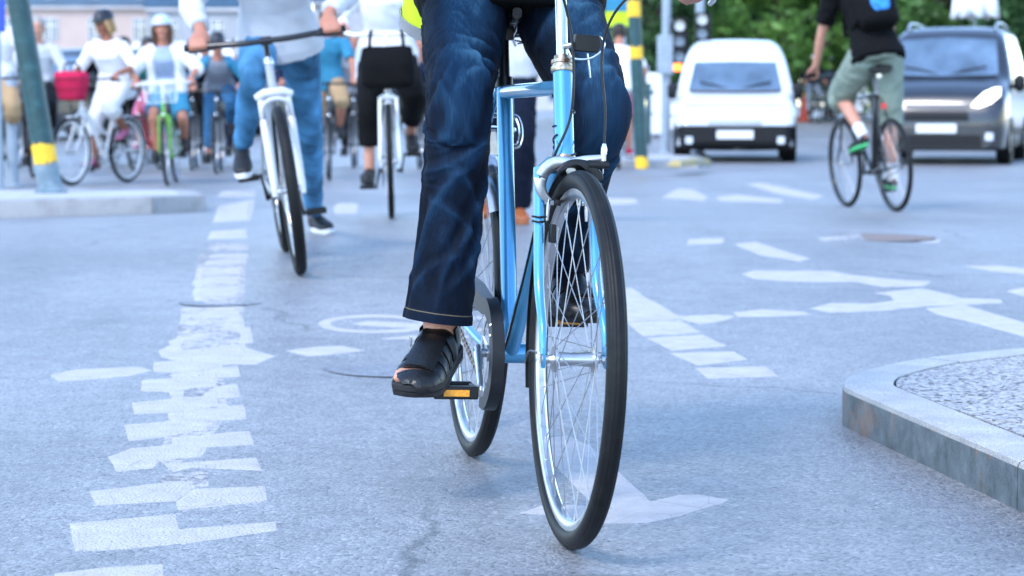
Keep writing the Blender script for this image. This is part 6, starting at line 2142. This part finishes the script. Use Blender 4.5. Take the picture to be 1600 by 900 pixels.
W1 = 1.74
van1 = dict(W=W1, corner=0.17, wr=0.29, axles=(-0.75, -3.35), mirror=(1.02, -1.15), mfac=0.93,
    st=[(0, .26, .50), (-.05, .21, .66), (-.14, .19, .78), (-.4, .18, .90), (-.9, .18, 1.00), (-1.05, .18, 1.08), (-1.45, .18, 1.46), (-1.62, .18, 1.60), (-1.9, .18, 1.72), (-2.4, .18, 1.79), (-3.6, .18, 1.80), (-4.2, .18, 1.76), (-4.35, .2, 1.60)],
    tumble=[(0.1, 0.96), (0.5, 1.0), (0.95, 0.99), (1.45, 0.86), (1.65, 0.78), (1.9, 0.72)],
    nosew=[(0, 0.86), (0.05, 0.93), (0.15, 0.975), (0.4, 1.0), (4, 1.0), (4.4, 0.97)],
    front=[('windscreen', 'car_glass', [(-.68, 1.04), (0, 1.03), (.68, 1.04)], [(-.60, 1.45), (0, 1.46), (.60, 1.45)], dict(nu=20)),
           ('bumper', 'trim_black', [(-.83, .20), (0, .18), (.83, .20)], [(-.845, .525), (0, .52), (.845, .525)], dict(nu=20, lift=0.02)),
           ('headlight', 'lamp_glass', [(.40, .53), (.80, .55)], [(.44, .72), (.79, .76)], dict(lift=0.01)),
           ('headlight', 'lamp_glass', [(-.80, .55), (-.40, .53)], [(-.79, .76), (-.44, .72)], dict(lift=0.01)),
           ('grille', 'grey_paint', [(-.38, .53), (.38, .53)], [(-.40, .60), (.40, .60)], dict(lift=0.008)),
           ('grille_bar', 'van_white', [(-.39, .62), (.39, .62)], [(-.41, .70), (.41, .70)], dict(lift=0.016)),
           ('number_plate', 'plate', [(-.26, .34), (.26, .34)], [(-.26, .46), (.26, .46)], dict(lift=0.032, thick=0.0)),
           ('fog_lamp', 'lamp_glass', [(.60, .27), (.70, .27)], [(.60, .37), (.70, .37)], dict(lift=0.03, thick=0.0)),
           ('fog_lamp', 'lamp_glass', [(-.70, .27), (-.60, .27)], [(-.70, .37), (-.60, .37)], dict(lift=0.03, thick=0.0)),
           ('wiper_panel', 'trim_black', [(-.66, .995), (0, .985), (.66, .995)], [(-.67, 1.03), (0, 1.02), (.67, 1.03)], dict(lift=0.008, nv=2))],
    side=[('side_window', 'car_glass', [(-2.1, 1.06), (-1.35, 1.06)], [(-2.1, 1.45), (-1.62, 1.45)], {}), ('rub_strip', 'trim_black', [(-4.2, .46), (-.3, .46)], [(-4.2, .56), (-.3, .56)], {})])
van1['front'] += [('bonnet_gap', 'trim_black', [(-.80, .795), (0, .80), (.80, .795)], [(-.80, .81), (0, .815), (.80, .81)], dict(lift=0.004, nv=2))]
v1, sh1 = vehicle('delivery_van', 'white delivery van with black bumper, facing the viewer', 'van', 1148, 31.0, -5.7, 'van_white', van1)
W2 = 1.88
van2 = dict(W=W2, corner=0.16, wr=0.33, axles=(-0.85, -3.75), mirror=(1.12, -1.25), mfac=0.97,
    st=[(0, .24, .62), (-.06, .20, .86), (-.16, .19, .97), (-.5, .19, 1.10), (-.95, .19, 1.19), (-1.1, .19, 1.27), (-1.55, .19, 1.72), (-1.75, .19, 1.84), (-2.1, .19, 1.92), (-3.0, .19, 1.95), (-4.4, .19, 1.93), (-4.7, .22, 1.75)],
    tumble=[(0.1, 0.95), (0.5, 1.0), (1.1, 0.99), (1.6, 0.86), (1.8, 0.80), (2.0, 0.75)],
    nosew=[(0, 0.80), (0.06, 0.90), (0.16, 0.96), (0.45, 1.0), (4.2, 1.0), (4.7, 0.96)],
    front=[('windscreen', 'car_glass', [(-.74, 1.24), (0, 1.22), (.74, 1.24)], [(-.66, 1.74), (0, 1.78), (.66, 1.74)], dict(nu=20)),
           ('headlight', 'lamp_lit', [(.46, .80), (.56, .78), (.72, .84), (.83, .94)], [(.52, .88), (.62, .98), (.74, 1.04), (.82, 1.05)], dict(lift=0.012)),
           ('headlight', 'lamp_lit', [(-.83, .94), (-.72, .84), (-.56, .78), (-.46, .80)], [(-.82, 1.05), (-.74, 1.04), (-.62, .98), (-.52, .88)], dict(lift=0.012)),
           ('chrome_strip', 'chrome', [(-.42, .77), (.42, .77)], [(-.44, .82), (.44, .82)], dict(lift=0.015)),
           ('grille', 'trim_black', [(-.44, .60), (.44, .60)], [(-.42, .73), (.42, .73)], dict(lift=0.008)),
           ('number_plate', 'plate', [(-.27, .44), (.27, .44)], [(-.27, .56), (.27, .56)], dict(lift=0.03, thick=0.0)),
           ('lower_grille', 'trim_black', [(-.62, .24), (.62, .24)], [(-.60, .41), (.60, .41)], dict(lift=0.010)),
           ('fog_lamp', 'lamp_glass', [(.66, .34), (.76, .34)], [(.66, .44), (.76, .44)], dict(lift=0.012, thick=0.0)),
           ('fog_lamp', 'lamp_glass', [(-.76, .34), (-.66, .34)], [(-.76, .44), (-.66, .44)], dict(lift=0.012, thick=0.0)),
           ('wiper_panel', 'trim_black', [(-.72, 1.18), (0, 1.165), (.72, 1.18)], [(-.73, 1.225), (0, 1.205), (.73, 1.225)], dict(lift=0.008, nv=2))],
    side=[('side_window', 'car_glass', [(-2.4, 1.20), (-1.40, 1.20)], [(-2.4, 1.70), (-1.75, 1.70)], {}), ('rear_side_window', 'car_glass', [(-4.3, 1.20), (-2.55, 1.20)], [(-4.3, 1.70), (-2.55, 1.70)], {})])
v2, sh2 = vehicle('people_carrier', 'dark grey van with lit headlights and bright bonnet strip at right', 'van', 1462, 29.8, -17.0, 'car_dark', van2)
for s in (-1, 1):
    mb = MB()
    mb.tube(spline([(-1.95, s * 0.62, 1.90), (-2.1, s * 0.62, 1.99), (-3.0, s * 0.62, 2.02), (-3.9, s * 0.62, 1.99), (-4.05, s * 0.62, 1.90)], 4), 0.018, 8)
    mb.build('roof_rail', 'alloy', v2)
W3 = 1.76
car3 = dict(W=W3, corner=0.15, wr=0.31, axles=(-0.80, -3.35), mirror=(0.98, -1.45), mfac=0.95,
    st=[(0, .24, .50), (-.06, .20, .64), (-.16, .18, .74), (-.6, .18, .86), (-1.2, .18, .95), (-1.4, .18, 1.05), (-1.9, .18, 1.36), (-2.2, .18, 1.44), (-2.8, .18, 1.48), (-3.5, .18, 1.42), (-4.0, .2, 1.05), (-4.15, .24, .80)],
    tumble=[(0.1, 0.95), (0.5, 1.0), (0.9, 0.98), (1.3, 0.80), (1.5, 0.72)], nosew=[(0, 0.80), (0.06, 0.90), (0.16, 0.95), (0.5, 1.0), (3.6, 1.0), (4.2, 0.9)],
    front=[('windscreen', 'car_glass', [(-.66, .99), (0, .97), (.66, .99)], [(-.54, 1.34), (0, 1.36), (.54, 1.34)], dict(nu=20)),
           ('headlight', 'lamp_lit', [(.45, .56), (.78, .60)], [(.48, .70), (.76, .76)], dict(lift=0.012)), ('headlight', 'lamp_lit', [(-.78, .60), (-.45, .56)], [(-.76, .76), (-.48, .70)], dict(lift=0.012)),
           ('lower_grille', 'trim_black', [(-.6, .24), (.6, .24)], [(-.6, .38), (.6, .38)], dict(lift=0.01)), ('number_plate', 'plate', [(-.26, .42), (.26, .42)], [(-.26, .53), (.26, .53)], dict(lift=0.02, thick=0.0))],
    side=[('side_window', 'car_glass', [(-3.3, .97), (-1.75, .97)], [(-3.2, 1.30), (-2.1, 1.30)], {})])
vehicle('parked_car', 'pale blue car half cut off at the right edge behind the dark van', 'car', 1690, 38.0, -20.0, 'car_pale', car3)

vehicle('parked_car', 'added dark car darkening the gaps behind the woman on the green bicycle', 'car', 255, 47.0, -40.0, 'car_dark', car3)  # dark vehicles from here on are added to darken the background behind the crowd
vehicle('parked_car', 'added dark van darkening the gaps far behind the green pole', 'van', 30, 45.0, -25.0, 'car_dark', van2)
vehicle('parked_car', 'added dark car darkening the gaps behind the rider in light jeans', 'car', 430, 50.0, -35.0, 'car_dark', car3)
for vv_, zz, hw_, xx in ((v1, 1.06, 0.6, -1.02), (v2, 1.26, 0.66, -1.06)):
    for s in (-1, 1):
        mb = MB()
        mb.tube([(xx + 0.10, s * 0.06 * hw_ / 0.6, zz - 0.02), (xx + 0.03, s * 0.3, zz + 0.05), (xx - 0.03, s * hw_ * 0.86, zz + 0.10)], 0.014, 6)
        mb.build('wiper', 'trim_black', vv_)
# ================================================================== street furniture
def post(name, label, cat, base, top, r, bands, mat_='pole_green', group=None):
    """tapered pole between two points with painted bands; bands: (t0, t1, material)"""
    base, top = Vector(base), Vector(top)
    root = thing(name, label, cat, base, group=group)
    d = top - base
    mb = MB()
    P = [d * t for t in np.linspace(0, 1, 12)]
    mb.tube([tuple(p) for p in P], [r * (1.0 - 0.06 * i / 11) for i in range(12)], 24)
    mb.build('shaft', mat_, root)
    for k, (t0, t1, bm_) in enumerate(bands):
        mb = MB()
        rows = []
        u = V3(d.normalized()); e1 = unit(np.cross(u, (0, 1, 0))); e2 = np.cross(u, e1)
        rr = random.Random(k + 3)
        up_j = [rr.gauss(0, 1) for _ in range(40)]; lo_j = [rr.gauss(0, 1) for _ in range(40)]
        for q in range(6):
            t = q / 5
            row = []
            for i in range(40):
                a = 2 * math.pi * i / 40
                ja = (up_j[i] if t > 0.5 else lo_j[i]) * 0.012 * abs(t - 0.5) * 2 / max(d.length, 0.1) * (1 if bm_ == 'band_yellow' else 0.3)
                if bm_ == 'band_yellow' and 27 < i < 34 and k == 0 and r > 0.085:
                    ja += 0.02 * (1 - t)
                tt = t0 + (t1 - t0) * t + ja
                row.append(V3(d) * tt + (e1 * math.cos(a) + e2 * math.sin(a)) * (r * 1.0 + 0.003))
            rows.append(row)
        mb.grid(rows, closed_u=True)
        mb.build('paint_band' if bm_ == 'band_yellow' else 'worn_foot', bm_, root)
    return root
gb = G(80, 301, 0.118)
dirv = Vector((-0.155, 0.0, 1.0))
post('street_pole', 'leaning dark green pole with a chipped yellow band', 'pole', gb, gb + dirv * 3.6, 0.088, [(0.063, 0.103, 'band_yellow'), (0.0, 0.062, 'pole_worn')])
mb = MB(); mb.lathe_z([(0.0895 * 1.4, 0), (0.0895 * 1.4, 0.02), (0.094, 0.03), (0.09, 0.05)], (gb.x, gb.y, gb.z), 24)
sp_ = [o for o in COL.objects if o.name.startswith('street_pole')][0]
mb.xf(Matrix.Translation(-Vector(gb)))
mb.build('base_collar', 'pole_worn', sp_)
gb2 = G(1003, 262, 0.10)
post('signal_pole', 'slim dark green pole with three yellow bands left of the white van', 'pole', gb2, gb2 + Vector((-0.055, 0, 1)) * 3.4, 0.075, [(0.0, 0.036, 'band_yellow'), (0.365, 0.405, 'band_yellow'), (0.505, 0.56, 'band_yellow')])
# low painted kerb beside it
def simple_box(name, label, cat, c, size, m, rotz=0.0, bevel=0.01, **k):
    o = thing(name, label, cat, (c[0], c[1], c[2]), (0, 0, rotz), **k)
    return o
mat('band_faded', (0.46, 0.36, 0.12), 0.6, 0.2, 12, dirt=((0.3, 0.29, 0.27), 8, 0.45, 0.6))
kb = thing('painted_kerb', 'faded yellow kerb stone beside the slim green pole', 'kerb', (gb2.x + 0.62, gb2.y + 0.9, gz(gb2.x + 0.6, gb2.y + 0.9) + 0.10), (0, 0, R(70)))
mb = MB(); mb.prism([(-0.7, -0.08, 0), (0.7, -0.08, 0), (0.7, -0.08, 0.03), (0.5, -0.08, 0.08), (-0.6, -0.08, 0.08), (-0.7, -0.08, 0.03)], (0, 0.16, 0))
mb.build('stone', 'band_faded', kb, bevel=0.015)
# sign above, grey signal mast, two signal heads
def signal_head(root, px, py0, py1, Y, lit, wpx=24):
    a, b = at(px, py1, Y), at(px, py0, Y)
    o = Vector(root.location)
    hgt = b.z - a.z
    w = wpx / (FPX / Y)
    c = a - o
    mb = MB()
    mb.box((c.x, c.y, c.z + hgt / 2), (w, 0.16, hgt))
    hd = mb.build('signal_head', 'trim_black', root, bevel=0.02)
    for k in range(3):
        z = c.z + hgt * (0.83 - 0.33 * k)
        mb = MB()
        mb.tube([(c.x - 0.02, c.y - 0.082, z), (c.x - 0.02, c.y - 0.10, z)], [w * 0.36, w * 0.33], 20)
        mb.build('lens', lit[k], hd)
        mb = MB()
        rows = []
        for q, (yy, rr) in enumerate(((-0.081, 0.42), (-0.20, 0.40), (-0.20, 0.37), (-0.081, 0.39))):
            rows.append([(c.x - 0.02 + w * rr * math.cos(R(-10 + 200 * i / 14)), c.y + yy, z + w * rr * math.sin(R(-10 + 200 * i / 14))) for i in range(15)])
        mb.grid(rows, closed_v=True)
        mb.build('visor', 'trim_black', hd)
Ys = 35.0
for px, lab, heads in ((1040, 'grey signal mast with black signal head and amber lamp left of the white van', [(1063, 28, 100)]), (1092, 'grey mast with black signal head showing above the white van roof', [(1098, 20, 84)])):
    bs = at(px, 250, Ys); bs.z = gz(bs.x, bs.y)
    rt = thing('traffic_signal', lab, 'traffic light', bs, group='traffic signals')
    mb = MB(); mb.tube([(0, 0, 0), (0, 0, 3.6)], [0.075, 0.07], 18); mb.build('mast', 'sign_grey', rt)
    mb = MB(); mb.lathe_z([(0.14, 0), (0.14, 0.03), (0.09, 0.06), (0.08, 0.12)], (0, 0, 0), 20); mb.build('mast_foot', 'sign_grey', rt)
    if px == 1040:
        mb = MB(); mb.box((-0.02, -0.10, 1.62), (0.26, 0.12, 0.62)); mb.build('control_box', 'sign_grey', rt, bevel=0.015)
        mb = MB(); mb.box((0.17, -0.12, 1.58), (0.15, 0.10, 0.44)); mb.build('amber_lamp', 'signal_amber', rt, bevel=0.05)
    for (hx_, a_, b_) in heads:
        signal_head(rt, hx_, a_, b_, Ys - 0.1, ('lamp_glass', 'sign_grey', 'sign_grey'))
        cx = at(hx_, 60, Ys).x - bs.x
        for zz in (1.75, 2.15):
            mb = MB(); mb.tube([(0, 0, zz), (cx, -0.03, zz)], 0.02, 8); mb.build('bracket', 'sign_grey', rt)
# blue and yellow sign panel beside the slim pole
bs = at(966, 40, 30.0)
rt = thing('route_sign', 'blue and yellow sign panel beside the slim green pole', 'sign', (bs.x, bs.y, gz(bs.x, bs.y)))
mb = MB(); mb.tube([(0.08, 0.04, 0), (0.08, 0.04, 2.6)], 0.03, 12); mb.build('post', 'sign_grey', rt)
mb = MB(); mb.box((0, 0, 2.32), (0.36, 0.02, 0.44)); mb.build('upper_panel', 'cloth_sky', rt, bevel=0.005)
mb = MB(); mb.box((0, 0, 1.99), (0.36, 0.02, 0.20)); mb.build('lower_panel', 'cloth_lime', rt, bevel=0.005)
# blue round-topped sign on the left edge
bs = at(-6, 40, 19.0)
rt = thing('blue_sign', 'deep blue sign cut by the left edge', 'sign', (bs.x, bs.y, gz(bs.x, bs.y)))
mb = MB(); mb.tube([(0, 0.03, 0), (0, 0.03, 2.1)], 0.03, 12); mb.build('post', 'sign_grey', rt)
mb = MB(); mb.box((0, 0, 1.72), (0.16, 0.02, 0.56)); mb.build('panel', 'sign_blue', rt, bevel=0.03)
# grey bollards
for px, py, hgt, r_, lab in ((20, 292, 1.15, 0.06, 'grey steel bollard at the left edge of the crowd'), (1013, 228, 1.2, 0.05, 'thin dark post left of the white van')):
    bs = G(px, py)
    rt = thing('bollard', lab, 'bollard', bs, group='bollards')
    mb = MB(); mb.tube([(0, 0, 0), (0, 0, hgt - 0.04), (0, 0, hgt)], [r_, r_, r_ * 0.6], 16); mb.build('shaft', 'sign_grey' if px < 100 else 'pole_green', rt)
    mb = MB(); mb.lathe_z([(r_ * 1.7, 0), (r_ * 1.7, 0.015), (r_ * 1.05, 0.03)], (0, 0, 0), 20); mb.build('foot', 'sign_grey', rt)
# traffic cone
bs = at(1256, 187, 60.0); bs.z = gz(bs.x, bs.y)
rt = thing('traffic_cone', 'orange traffic cone on the far road right of the white van', 'cone', bs)
mb = MB(); mb.lathe_z([(0.17, 0.03), (0.14, 0.06), (0.035, 0.78), (0.0, 0.79)], (0, 0, 0), 24); mb.build('cone_body', 'cone_orange', rt)
mb = MB(); mb.box((0, 0, 0.015), (0.42, 0.42, 0.03)); mb.build('foot_plate', 'cone_orange', rt, bevel=0.01)
mb = MB(); mb.lathe_z([(0.055, 0.68), (0.042, 0.77)], (0, 0, 0), 24); mb.build('yellow_cap', 'band_yellow', rt)
# pale barrier boards
for i, (px, Y, wd, hg, lab) in enumerate(((1026, 44, 0.42, 1.5, 'tall white barrier board behind the slim green pole'), (1042, 47, 0.55, 1.1, 'low white barrier board close to the white van'), (1285, 68, 1.5, 1.0, 'white street barrier behind the distant cyclists'), (1320, 72, 1.6, 1.0, 'white street barrier behind the man in sage shorts'))):
    bs = at(px, 200, Y); bs.z = gz(bs.x, bs.y)
    rt = thing('street_barrier', lab, 'barrier', bs, group='white street barriers')
    for k in range(3):
        mb = MB(); mb.box((0, 0, 0.22 + (hg - 0.2) * (k + 0.3) / 3), (wd, 0.03, hg * 0.24)); mb.build('board', 'white_paint', rt, bevel=0.006)
    for s in (-1, 1):
        mb = MB(); mb.tube([(s * wd * 0.42, 0.03, 0), (s * wd * 0.42, 0.03, hg + 0.04)], 0.02, 8); mb.build('leg', 'sign_grey', rt)
        mb = MB(); mb.box((s * wd * 0.42, 0.03, 0.03), (0.06, 0.4, 0.06)); mb.build('foot', 'trim_black', rt)

# ================================================================== trees
def leaf_mat(name, c):
    m = bpy.data.materials.new(name); m.use_nodes = True
    nt = m.node_tree; p = nt.nodes['Principled BSDF']
    at_ = nt.nodes.new('ShaderNodeAttribute'); at_.attribute_name = 'tint'
    lo, hi = tuple(x * 0.45 for x in c), tuple(min(1, x * 1.7) for x in c)
    nt.links.new(ramp(nt, at_.outputs['Fac'], [(0.0, lo), (0.5, c), (1.0, hi)]), p.inputs['Base Color'])
    setin(p, rough=0.6)
    tr = nt.nodes.new('ShaderNodeBsdfTranslucent'); tr.inputs['Color'].default_value = tuple(min(1, x * 1.6) for x in c) + (1,)
    mx = nt.nodes.new('ShaderNodeMixShader'); mx.inputs[0].default_value = 0.35
    out = nt.nodes['Material Output']
    nt.links.new(p.outputs[0], mx.inputs[1]); nt.links.new(tr.outputs[0], mx.inputs[2]); nt.links.new(mx.outputs[0], out.inputs['Surface'])
    MATS[name] = m
leaf_mat('leaf_mid', (0.085, 0.185, 0.045))
leaf_mat('leaf_dark', (0.045, 0.11, 0.034))
leaf_mat('leaf_light', (0.12, 0.24, 0.05))
mat('bark', (0.09, 0.07, 0.055), 0.9, 0.35, 20, bump=0.6, bscale=30, stretch=(1, 1, 0.25))
def tree(label, px, Y, hgt, rad, low, lm, seed, nclump=70, per=90, leaf=0.16, group='trees across the far side of the street'):
    b = at(px, 170, Y); b.z = gz(b.x, b.y)
    rr = np.random.RandomState(seed)
    root = thing('tree', label, 'tree', b, group=group)
    mb = MB()
    tr_h = hgt * 0.75
    trunk = [(0.15 * math.sin(seed + z), 0.1 * math.cos(seed * 2 + z), z) for z in np.linspace(-0.05, tr_h, 8)]
    mb.tube(spline(trunk, 3), [0.24, 0.19, 0.16, 0.14, 0.11, 0.08, 0.05, 0.03], 12)
    cl = []
    for i in range(nclump):
        while True:
            q = rr.uniform(-1, 1, 3)
            if 0.25 < np.linalg.norm(q) < 1: break
        zc = low + (hgt - low) * 0.5
        c = q * np.array([rad, rad, (hgt - low) * 0.5]) + np.array([0, 0, zc])
        c[:2] *= 0.75 + 0.5 * rr.rand()
        cl.append(c)
    for c in cl[::5]:
        z0 = max(0.6, c[2] * 0.62)
        p0 = V3((0.15 * math.sin(seed + z0), 0.1 * math.cos(seed * 2 + z0), min(z0, tr_h)))
        mb.tube(spline([p0, (p0 + c) / 2 + V3((0, 0, 0.1)), c], 4), [0.07, 0.045, 0.018], 7)
    mb.build('trunk', 'bark', root)
    n = nclump * per
    C = np.repeat(np.array(cl), per, 0)
    rad_c = np.repeat(rr.uniform(0.45, 0.95, nclump), per)
    d = rr.normal(size=(n, 3)); d /= np.linalg.norm(d, axis=1)[:, None]
    pos = C + d * (rad_c * rr.rand(n) ** 0.45)[:, None] * np.array([1, 1, 0.75])
    pos[:, 2] = np.maximum(pos[:, 2], 0.12)
    a = rr.normal(size=(n, 3)); a /= np.linalg.norm(a, axis=1)[:, None]
    bb = np.cross(a, rr.normal(size=(n, 3))); bb /= np.linalg.norm(bb, axis=1)[:, None]
    sz = leaf * rr.uniform(0.6, 1.3, n)
    v = np.empty((n, 4, 3))
    v[:, 0] = pos - a * sz[:, None]; v[:, 2] = pos + a * sz[:, None]
    v[:, 1] = pos + bb * (sz * 0.55)[:, None]; v[:, 3] = pos - bb * (sz * 0.55)[:, None]
    me = bpy.data.meshes.new('crown')
    me.from_pydata(v.reshape(-1, 3).tolist(), [], np.arange(n * 4).reshape(-1, 4).tolist())
    tint = np.repeat(np.clip(np.repeat(rr.uniform(0.15, 0.8, nclump), per) + rr.normal(0, 0.15, n), 0, 1), 4)
    ta = me.attributes.new('tint', 'FLOAT', 'POINT'); ta.data.foreach_set('value', tint.astype(np.float32))
    link('crown', me, lm, root)
    return root
TR = [(1003, 58, 6.5, 2.0, 0.7, 'leaf_dark', 'dark green tree directly behind the slim green pole'),
      (1070, 64, 7.5, 2.3, 0.6, 'leaf_mid', 'broad tree behind the two signal heads'),
      (1130, 72, 8.0, 2.2, 0.5, 'leaf_dark', 'dark tree showing over the roof of the white van'),
      (1225, 60, 7.0, 2.2, 0.5, 'leaf_light', 'bright green tree just right of the white van roof'),
      (1300, 66, 7.5, 2.4, 0.9, 'leaf_mid', 'mid green tree behind the orange cone'),
      (1385, 62, 7.5, 2.3, 0.5, 'leaf_light', 'bright tree behind the man with the backpack'),
      (1460, 58, 7.5, 2.3, 0.5, 'leaf_mid', 'green tree over the left half of the dark van roof'),
      (1545, 60, 7.0, 2.2, 0.5, 'leaf_mid', 'leafy tree over the right half of the dark van'),
      (1615, 56, 7.5, 2.3, 0.4, 'leaf_dark', 'dark tree at the right edge of the picture'),
      (930, 66, 7.0, 2.3, 0.6, 'leaf_mid', 'tree mostly hidden behind the near rider'),
      (1345, 84, 9.0, 3.2, 0.3, 'leaf_dark', 'large dark tree in the second row behind the distant cyclists'),
      (1180, 90, 8.0, 3.0, 0.3, 'leaf_dark', 'large dark tree in the second row right of the white van roof'),
      (1040, 86, 9.0, 3.0, 0.3, 'leaf_dark', 'large dark tree in the second row left of the white van roof')]
for i, (px, Y, hgt, rad, low, lm, lab) in enumerate(TR):
    tree(lab, px, Y, hgt, rad, low, lm, 11 + i * 5)

# ================================================================== buildings and canopies
mat('plaster_peach', (0.50, 0.39, 0.35), 0.85, 0.06, 0.6, bump=0.1, bscale=6)
mat('plaster_grey', (0.32, 0.33, 0.36), 0.85, 0.08, 0.6)
mat('roof_blue', (0.05, 0.10, 0.15), 0.4, 0.15, 0.8, metal=0.3)
mat('stone_pale', (0.46, 0.46, 0.48), 0.85, 0.1, 0.8)
mat('window_glass', (0.05, 0.10, 0.18), 0.06, 0.2, 1.0, spec=0.8, coat=0.6)
def building(label, x0, x1, Y, eaves, ridge, wall_m, roof_m, floors, bays, depth=12.0, dormers=True):
    g = gz(x0, Y)
    root = thing('building', label, 'building', ((x0 + x1) / 2, Y, g))
    w = x1 - x0
    mb = MB(); mb.box((0, depth / 2, eaves / 2), (w, depth, eaves)); mb.build('wall', wall_m, root)
    mb = MB()
    mb.prism([(-w / 2 - 0.3, -0.4, eaves), (-w / 2 - 0.3, 2.2, ridge), (-w / 2 - 0.3, depth - 2.2, ridge), (-w / 2 - 0.3, depth + 0.4, eaves)], (w + 0.6, 0, 0))
    rf = mb.build('roof', roof_m, root, smooth=0)
    mb = MB(); mb.box((0, -0.18, eaves - 0.15), (w + 0.3, 0.34, 0.22)); mb.build('cornice', 'stone_pale', root)
    fh = eaves / floors
    for f in range(floors):
        for b in range(bays):
            x = -w / 2 + w * (b + 0.5) / bays
            z = fh * f + fh * 0.55
            mb = MB(); mb.box((x, -0.02, z), (1.25, 0.08, 1.75)); wn_ = mb.build('window', 'stone_pale', root)
            mb = MB(); mb.box((x, -0.065, z), (1.0, 0.03, 1.5)); mb.build('pane', 'window_glass', wn_)
            mb = MB(); mb.box((x, -0.085, z), (0.06, 0.03, 1.5)); mb.box((x, -0.083, z + 0.3), (1.0, 0.026, 0.06)); mb.build('glazing_bar', 'white_paint', wn_)
    if dormers:
        for b in range(bays):
            x = -w / 2 + w * (b + 0.5) / bays
            mb = MB(); mb.box((x, 0.9, eaves + 0.85), (1.2, 1.8, 1.3)); dm = mb.build('dormer', roof_m, root)
            mb = MB(); mb.box((x, -0.02, eaves + 0.85), (0.8, 0.05, 0.9)); mb.build('pane', 'window_glass', dm)
    return root
Yb = 165.0
sb = FPX / Yb
X_ = lambda px: (px - 800) / sb
building('long peach plastered building with blue metal roof behind the crowd', X_(-300), X_(258), Yb, 7.9, 11.5, 'plaster_peach', 'roof_blue', 2, 8)
building('grey building with dark windows right of the peach one', X_(262), X_(470), Yb - 8, 7.4, 10.0, 'plaster_grey', 'roof_blue', 2, 3, dormers=False)
building('pale building far behind the cyclist in the white blouse', X_(480), X_(960), Yb + 6, 8.5, 12.0, 'stone_pale', 'roof_blue', 3, 8)
# slender tower between the trees
bt = at(1165, 60, 240.0)
tw = thing('tower', 'slender pale stone tower rising between the trees behind the white van', 'tower', (bt.x, bt.y, gz(bt.x, bt.y)))
mb = MB(); mb.box((0, 0, 4.0), (3.6, 3.6, 8.0)); mb.build('shaft', 'plaster_peach', tw)
mb = MB(); mb.box((0, 0, 10.5), (2.6, 2.6, 5.0)); mb.build('belfry', 'plaster_grey', tw)
mb = MB(); mb.box((0, 0, 8.15), (4.0, 4.0, 0.3)); mb.build('cornice', 'stone_pale', tw)
mb = MB(); mb.lathe_z([(2.1, 13.0), (1.2, 15.0), (0.2, 18.0), (0.0, 18.2)], (0, 0, 0), 8); mb.build('spire', 'roof_blue', tw)
for s in (-0.6, 0.6):
    mb = MB(); mb.box((s, -1.31, 10.8), (0.6, 0.06, 1.8)); mb.build('louvre', 'window_glass', tw)
# market canopies
def canopy(label, px, Y, w, z0, z1, dpt=3.0, group='white market canopies', stall='trim_black'):
    b = at(px, 200, Y)
    root = thing('market_canopy', label, 'canopy', (b.x, b.y, gz(b.x, b.y)), group=group)
    mb = MB()
    rows = []
    for (yy, zz) in ((-dpt / 2, z0 - 0.28), (-dpt / 2, z0), (0, z1), (dpt / 2, z0), (dpt / 2, z0 - 0.28)):
        rows.append([(-w / 2 + w * i / 24, yy, zz - 0.05 * abs(math.sin(i * math.pi / 4)) * (1 if zz < z0 - 0.1 else 0.3)) for i in range(25)])
    mb.grid(rows)
    o = mb.build('awning', 'canvas_white', root, smooth=50)
    sm = o.modifiers.new('thickness', 'SOLIDIFY'); sm.thickness = 0.02
    for sx_ in (-1, 1):
        for sy_ in (-1, 1):
            mb = MB(); mb.tube([(sx_ * w * 0.47, sy_ * dpt * 0.46, 0), (sx_ * w * 0.47, sy_ * dpt * 0.46, z0)], 0.04, 8); mb.build('post', 'sign_grey', root)
    mb = MB(); mb.box((0, 0.4, 0.5), (w * 0.9, dpt * 0.55, 0.95)); mb.build('counter', stall, root, bevel=0.02)
    mb = MB(); mb.box((0, 0.9, (z0 - 0.1) / 2), (w * 0.92, 0.04, z0 - 0.15)); mb.build('shade_backdrop', 'cloth_black', root)  # black sheet put in as the dark shade under the awning
    return root
canopy('white market canopy right of the woman on the green bicycle', 318, 74.0, 4.6, 1.95, 2.55)
canopy('white market canopy behind the woman on the green bicycle', 205, 78.0, 4.4, 1.7, 2.3)
canopy('white market canopy behind the green pole', 85, 76.0, 5.0, 1.7, 2.3)
canopy('white market canopy behind the left edge of the crowd', -40, 80.0, 5.0, 1.8, 2.4)
canopy('white market canopy behind the rider in light jeans', 450, 76.0, 5.2, 1.9, 2.6)
canopy('white market canopy behind the white step-through bicycle', 585, 80.0, 5.2, 2.0, 2.7)
# white parasol above the dark van
bu = at(1522, 100, 44.0)
um = thing('parasol', 'white parasol standing behind the dark van', 'parasol', (bu.x, bu.y, gz(bu.x, bu.y)))
mb = MB(); mb.tube([(0, 0, 0), (0, 0, 3.55)], 0.025, 10); mb.build('pole', 'sign_grey', um)
mb = MB(); mb.lathe_z([(0.30, 0), (0.30, 0.06), (0.05, 0.09)], (0, 0, 0), 20); mb.build('foot', 'trim_black', um)
mb = MB()
rows = []
for q, (r_, z_) in enumerate(((0.04, 3.55), (0.18, 3.42), (0.32, 3.15), (0.40, 2.85), (0.43, 2.52))):
    rows.append([(r_ * (1 + 0.16 * math.cos(8 * 2 * math.pi * i / 64) * q / 4) * math.cos(2 * math.pi * i / 64), r_ * (1 + 0.16 * math.cos(8 * 2 * math.pi * i / 64) * q / 4) * math.sin(2 * math.pi * i / 64), z_ - 0.05 * (q == 4) * math.cos(8 * 2 * math.pi * i / 64)) for i in range(64)])
mb.grid(rows, closed_u=True)
o = mb.build('cover', 'canvas_white', um, smooth=60)
sm = o.modifiers.new('thickness', 'SOLIDIFY'); sm.thickness = 0.01
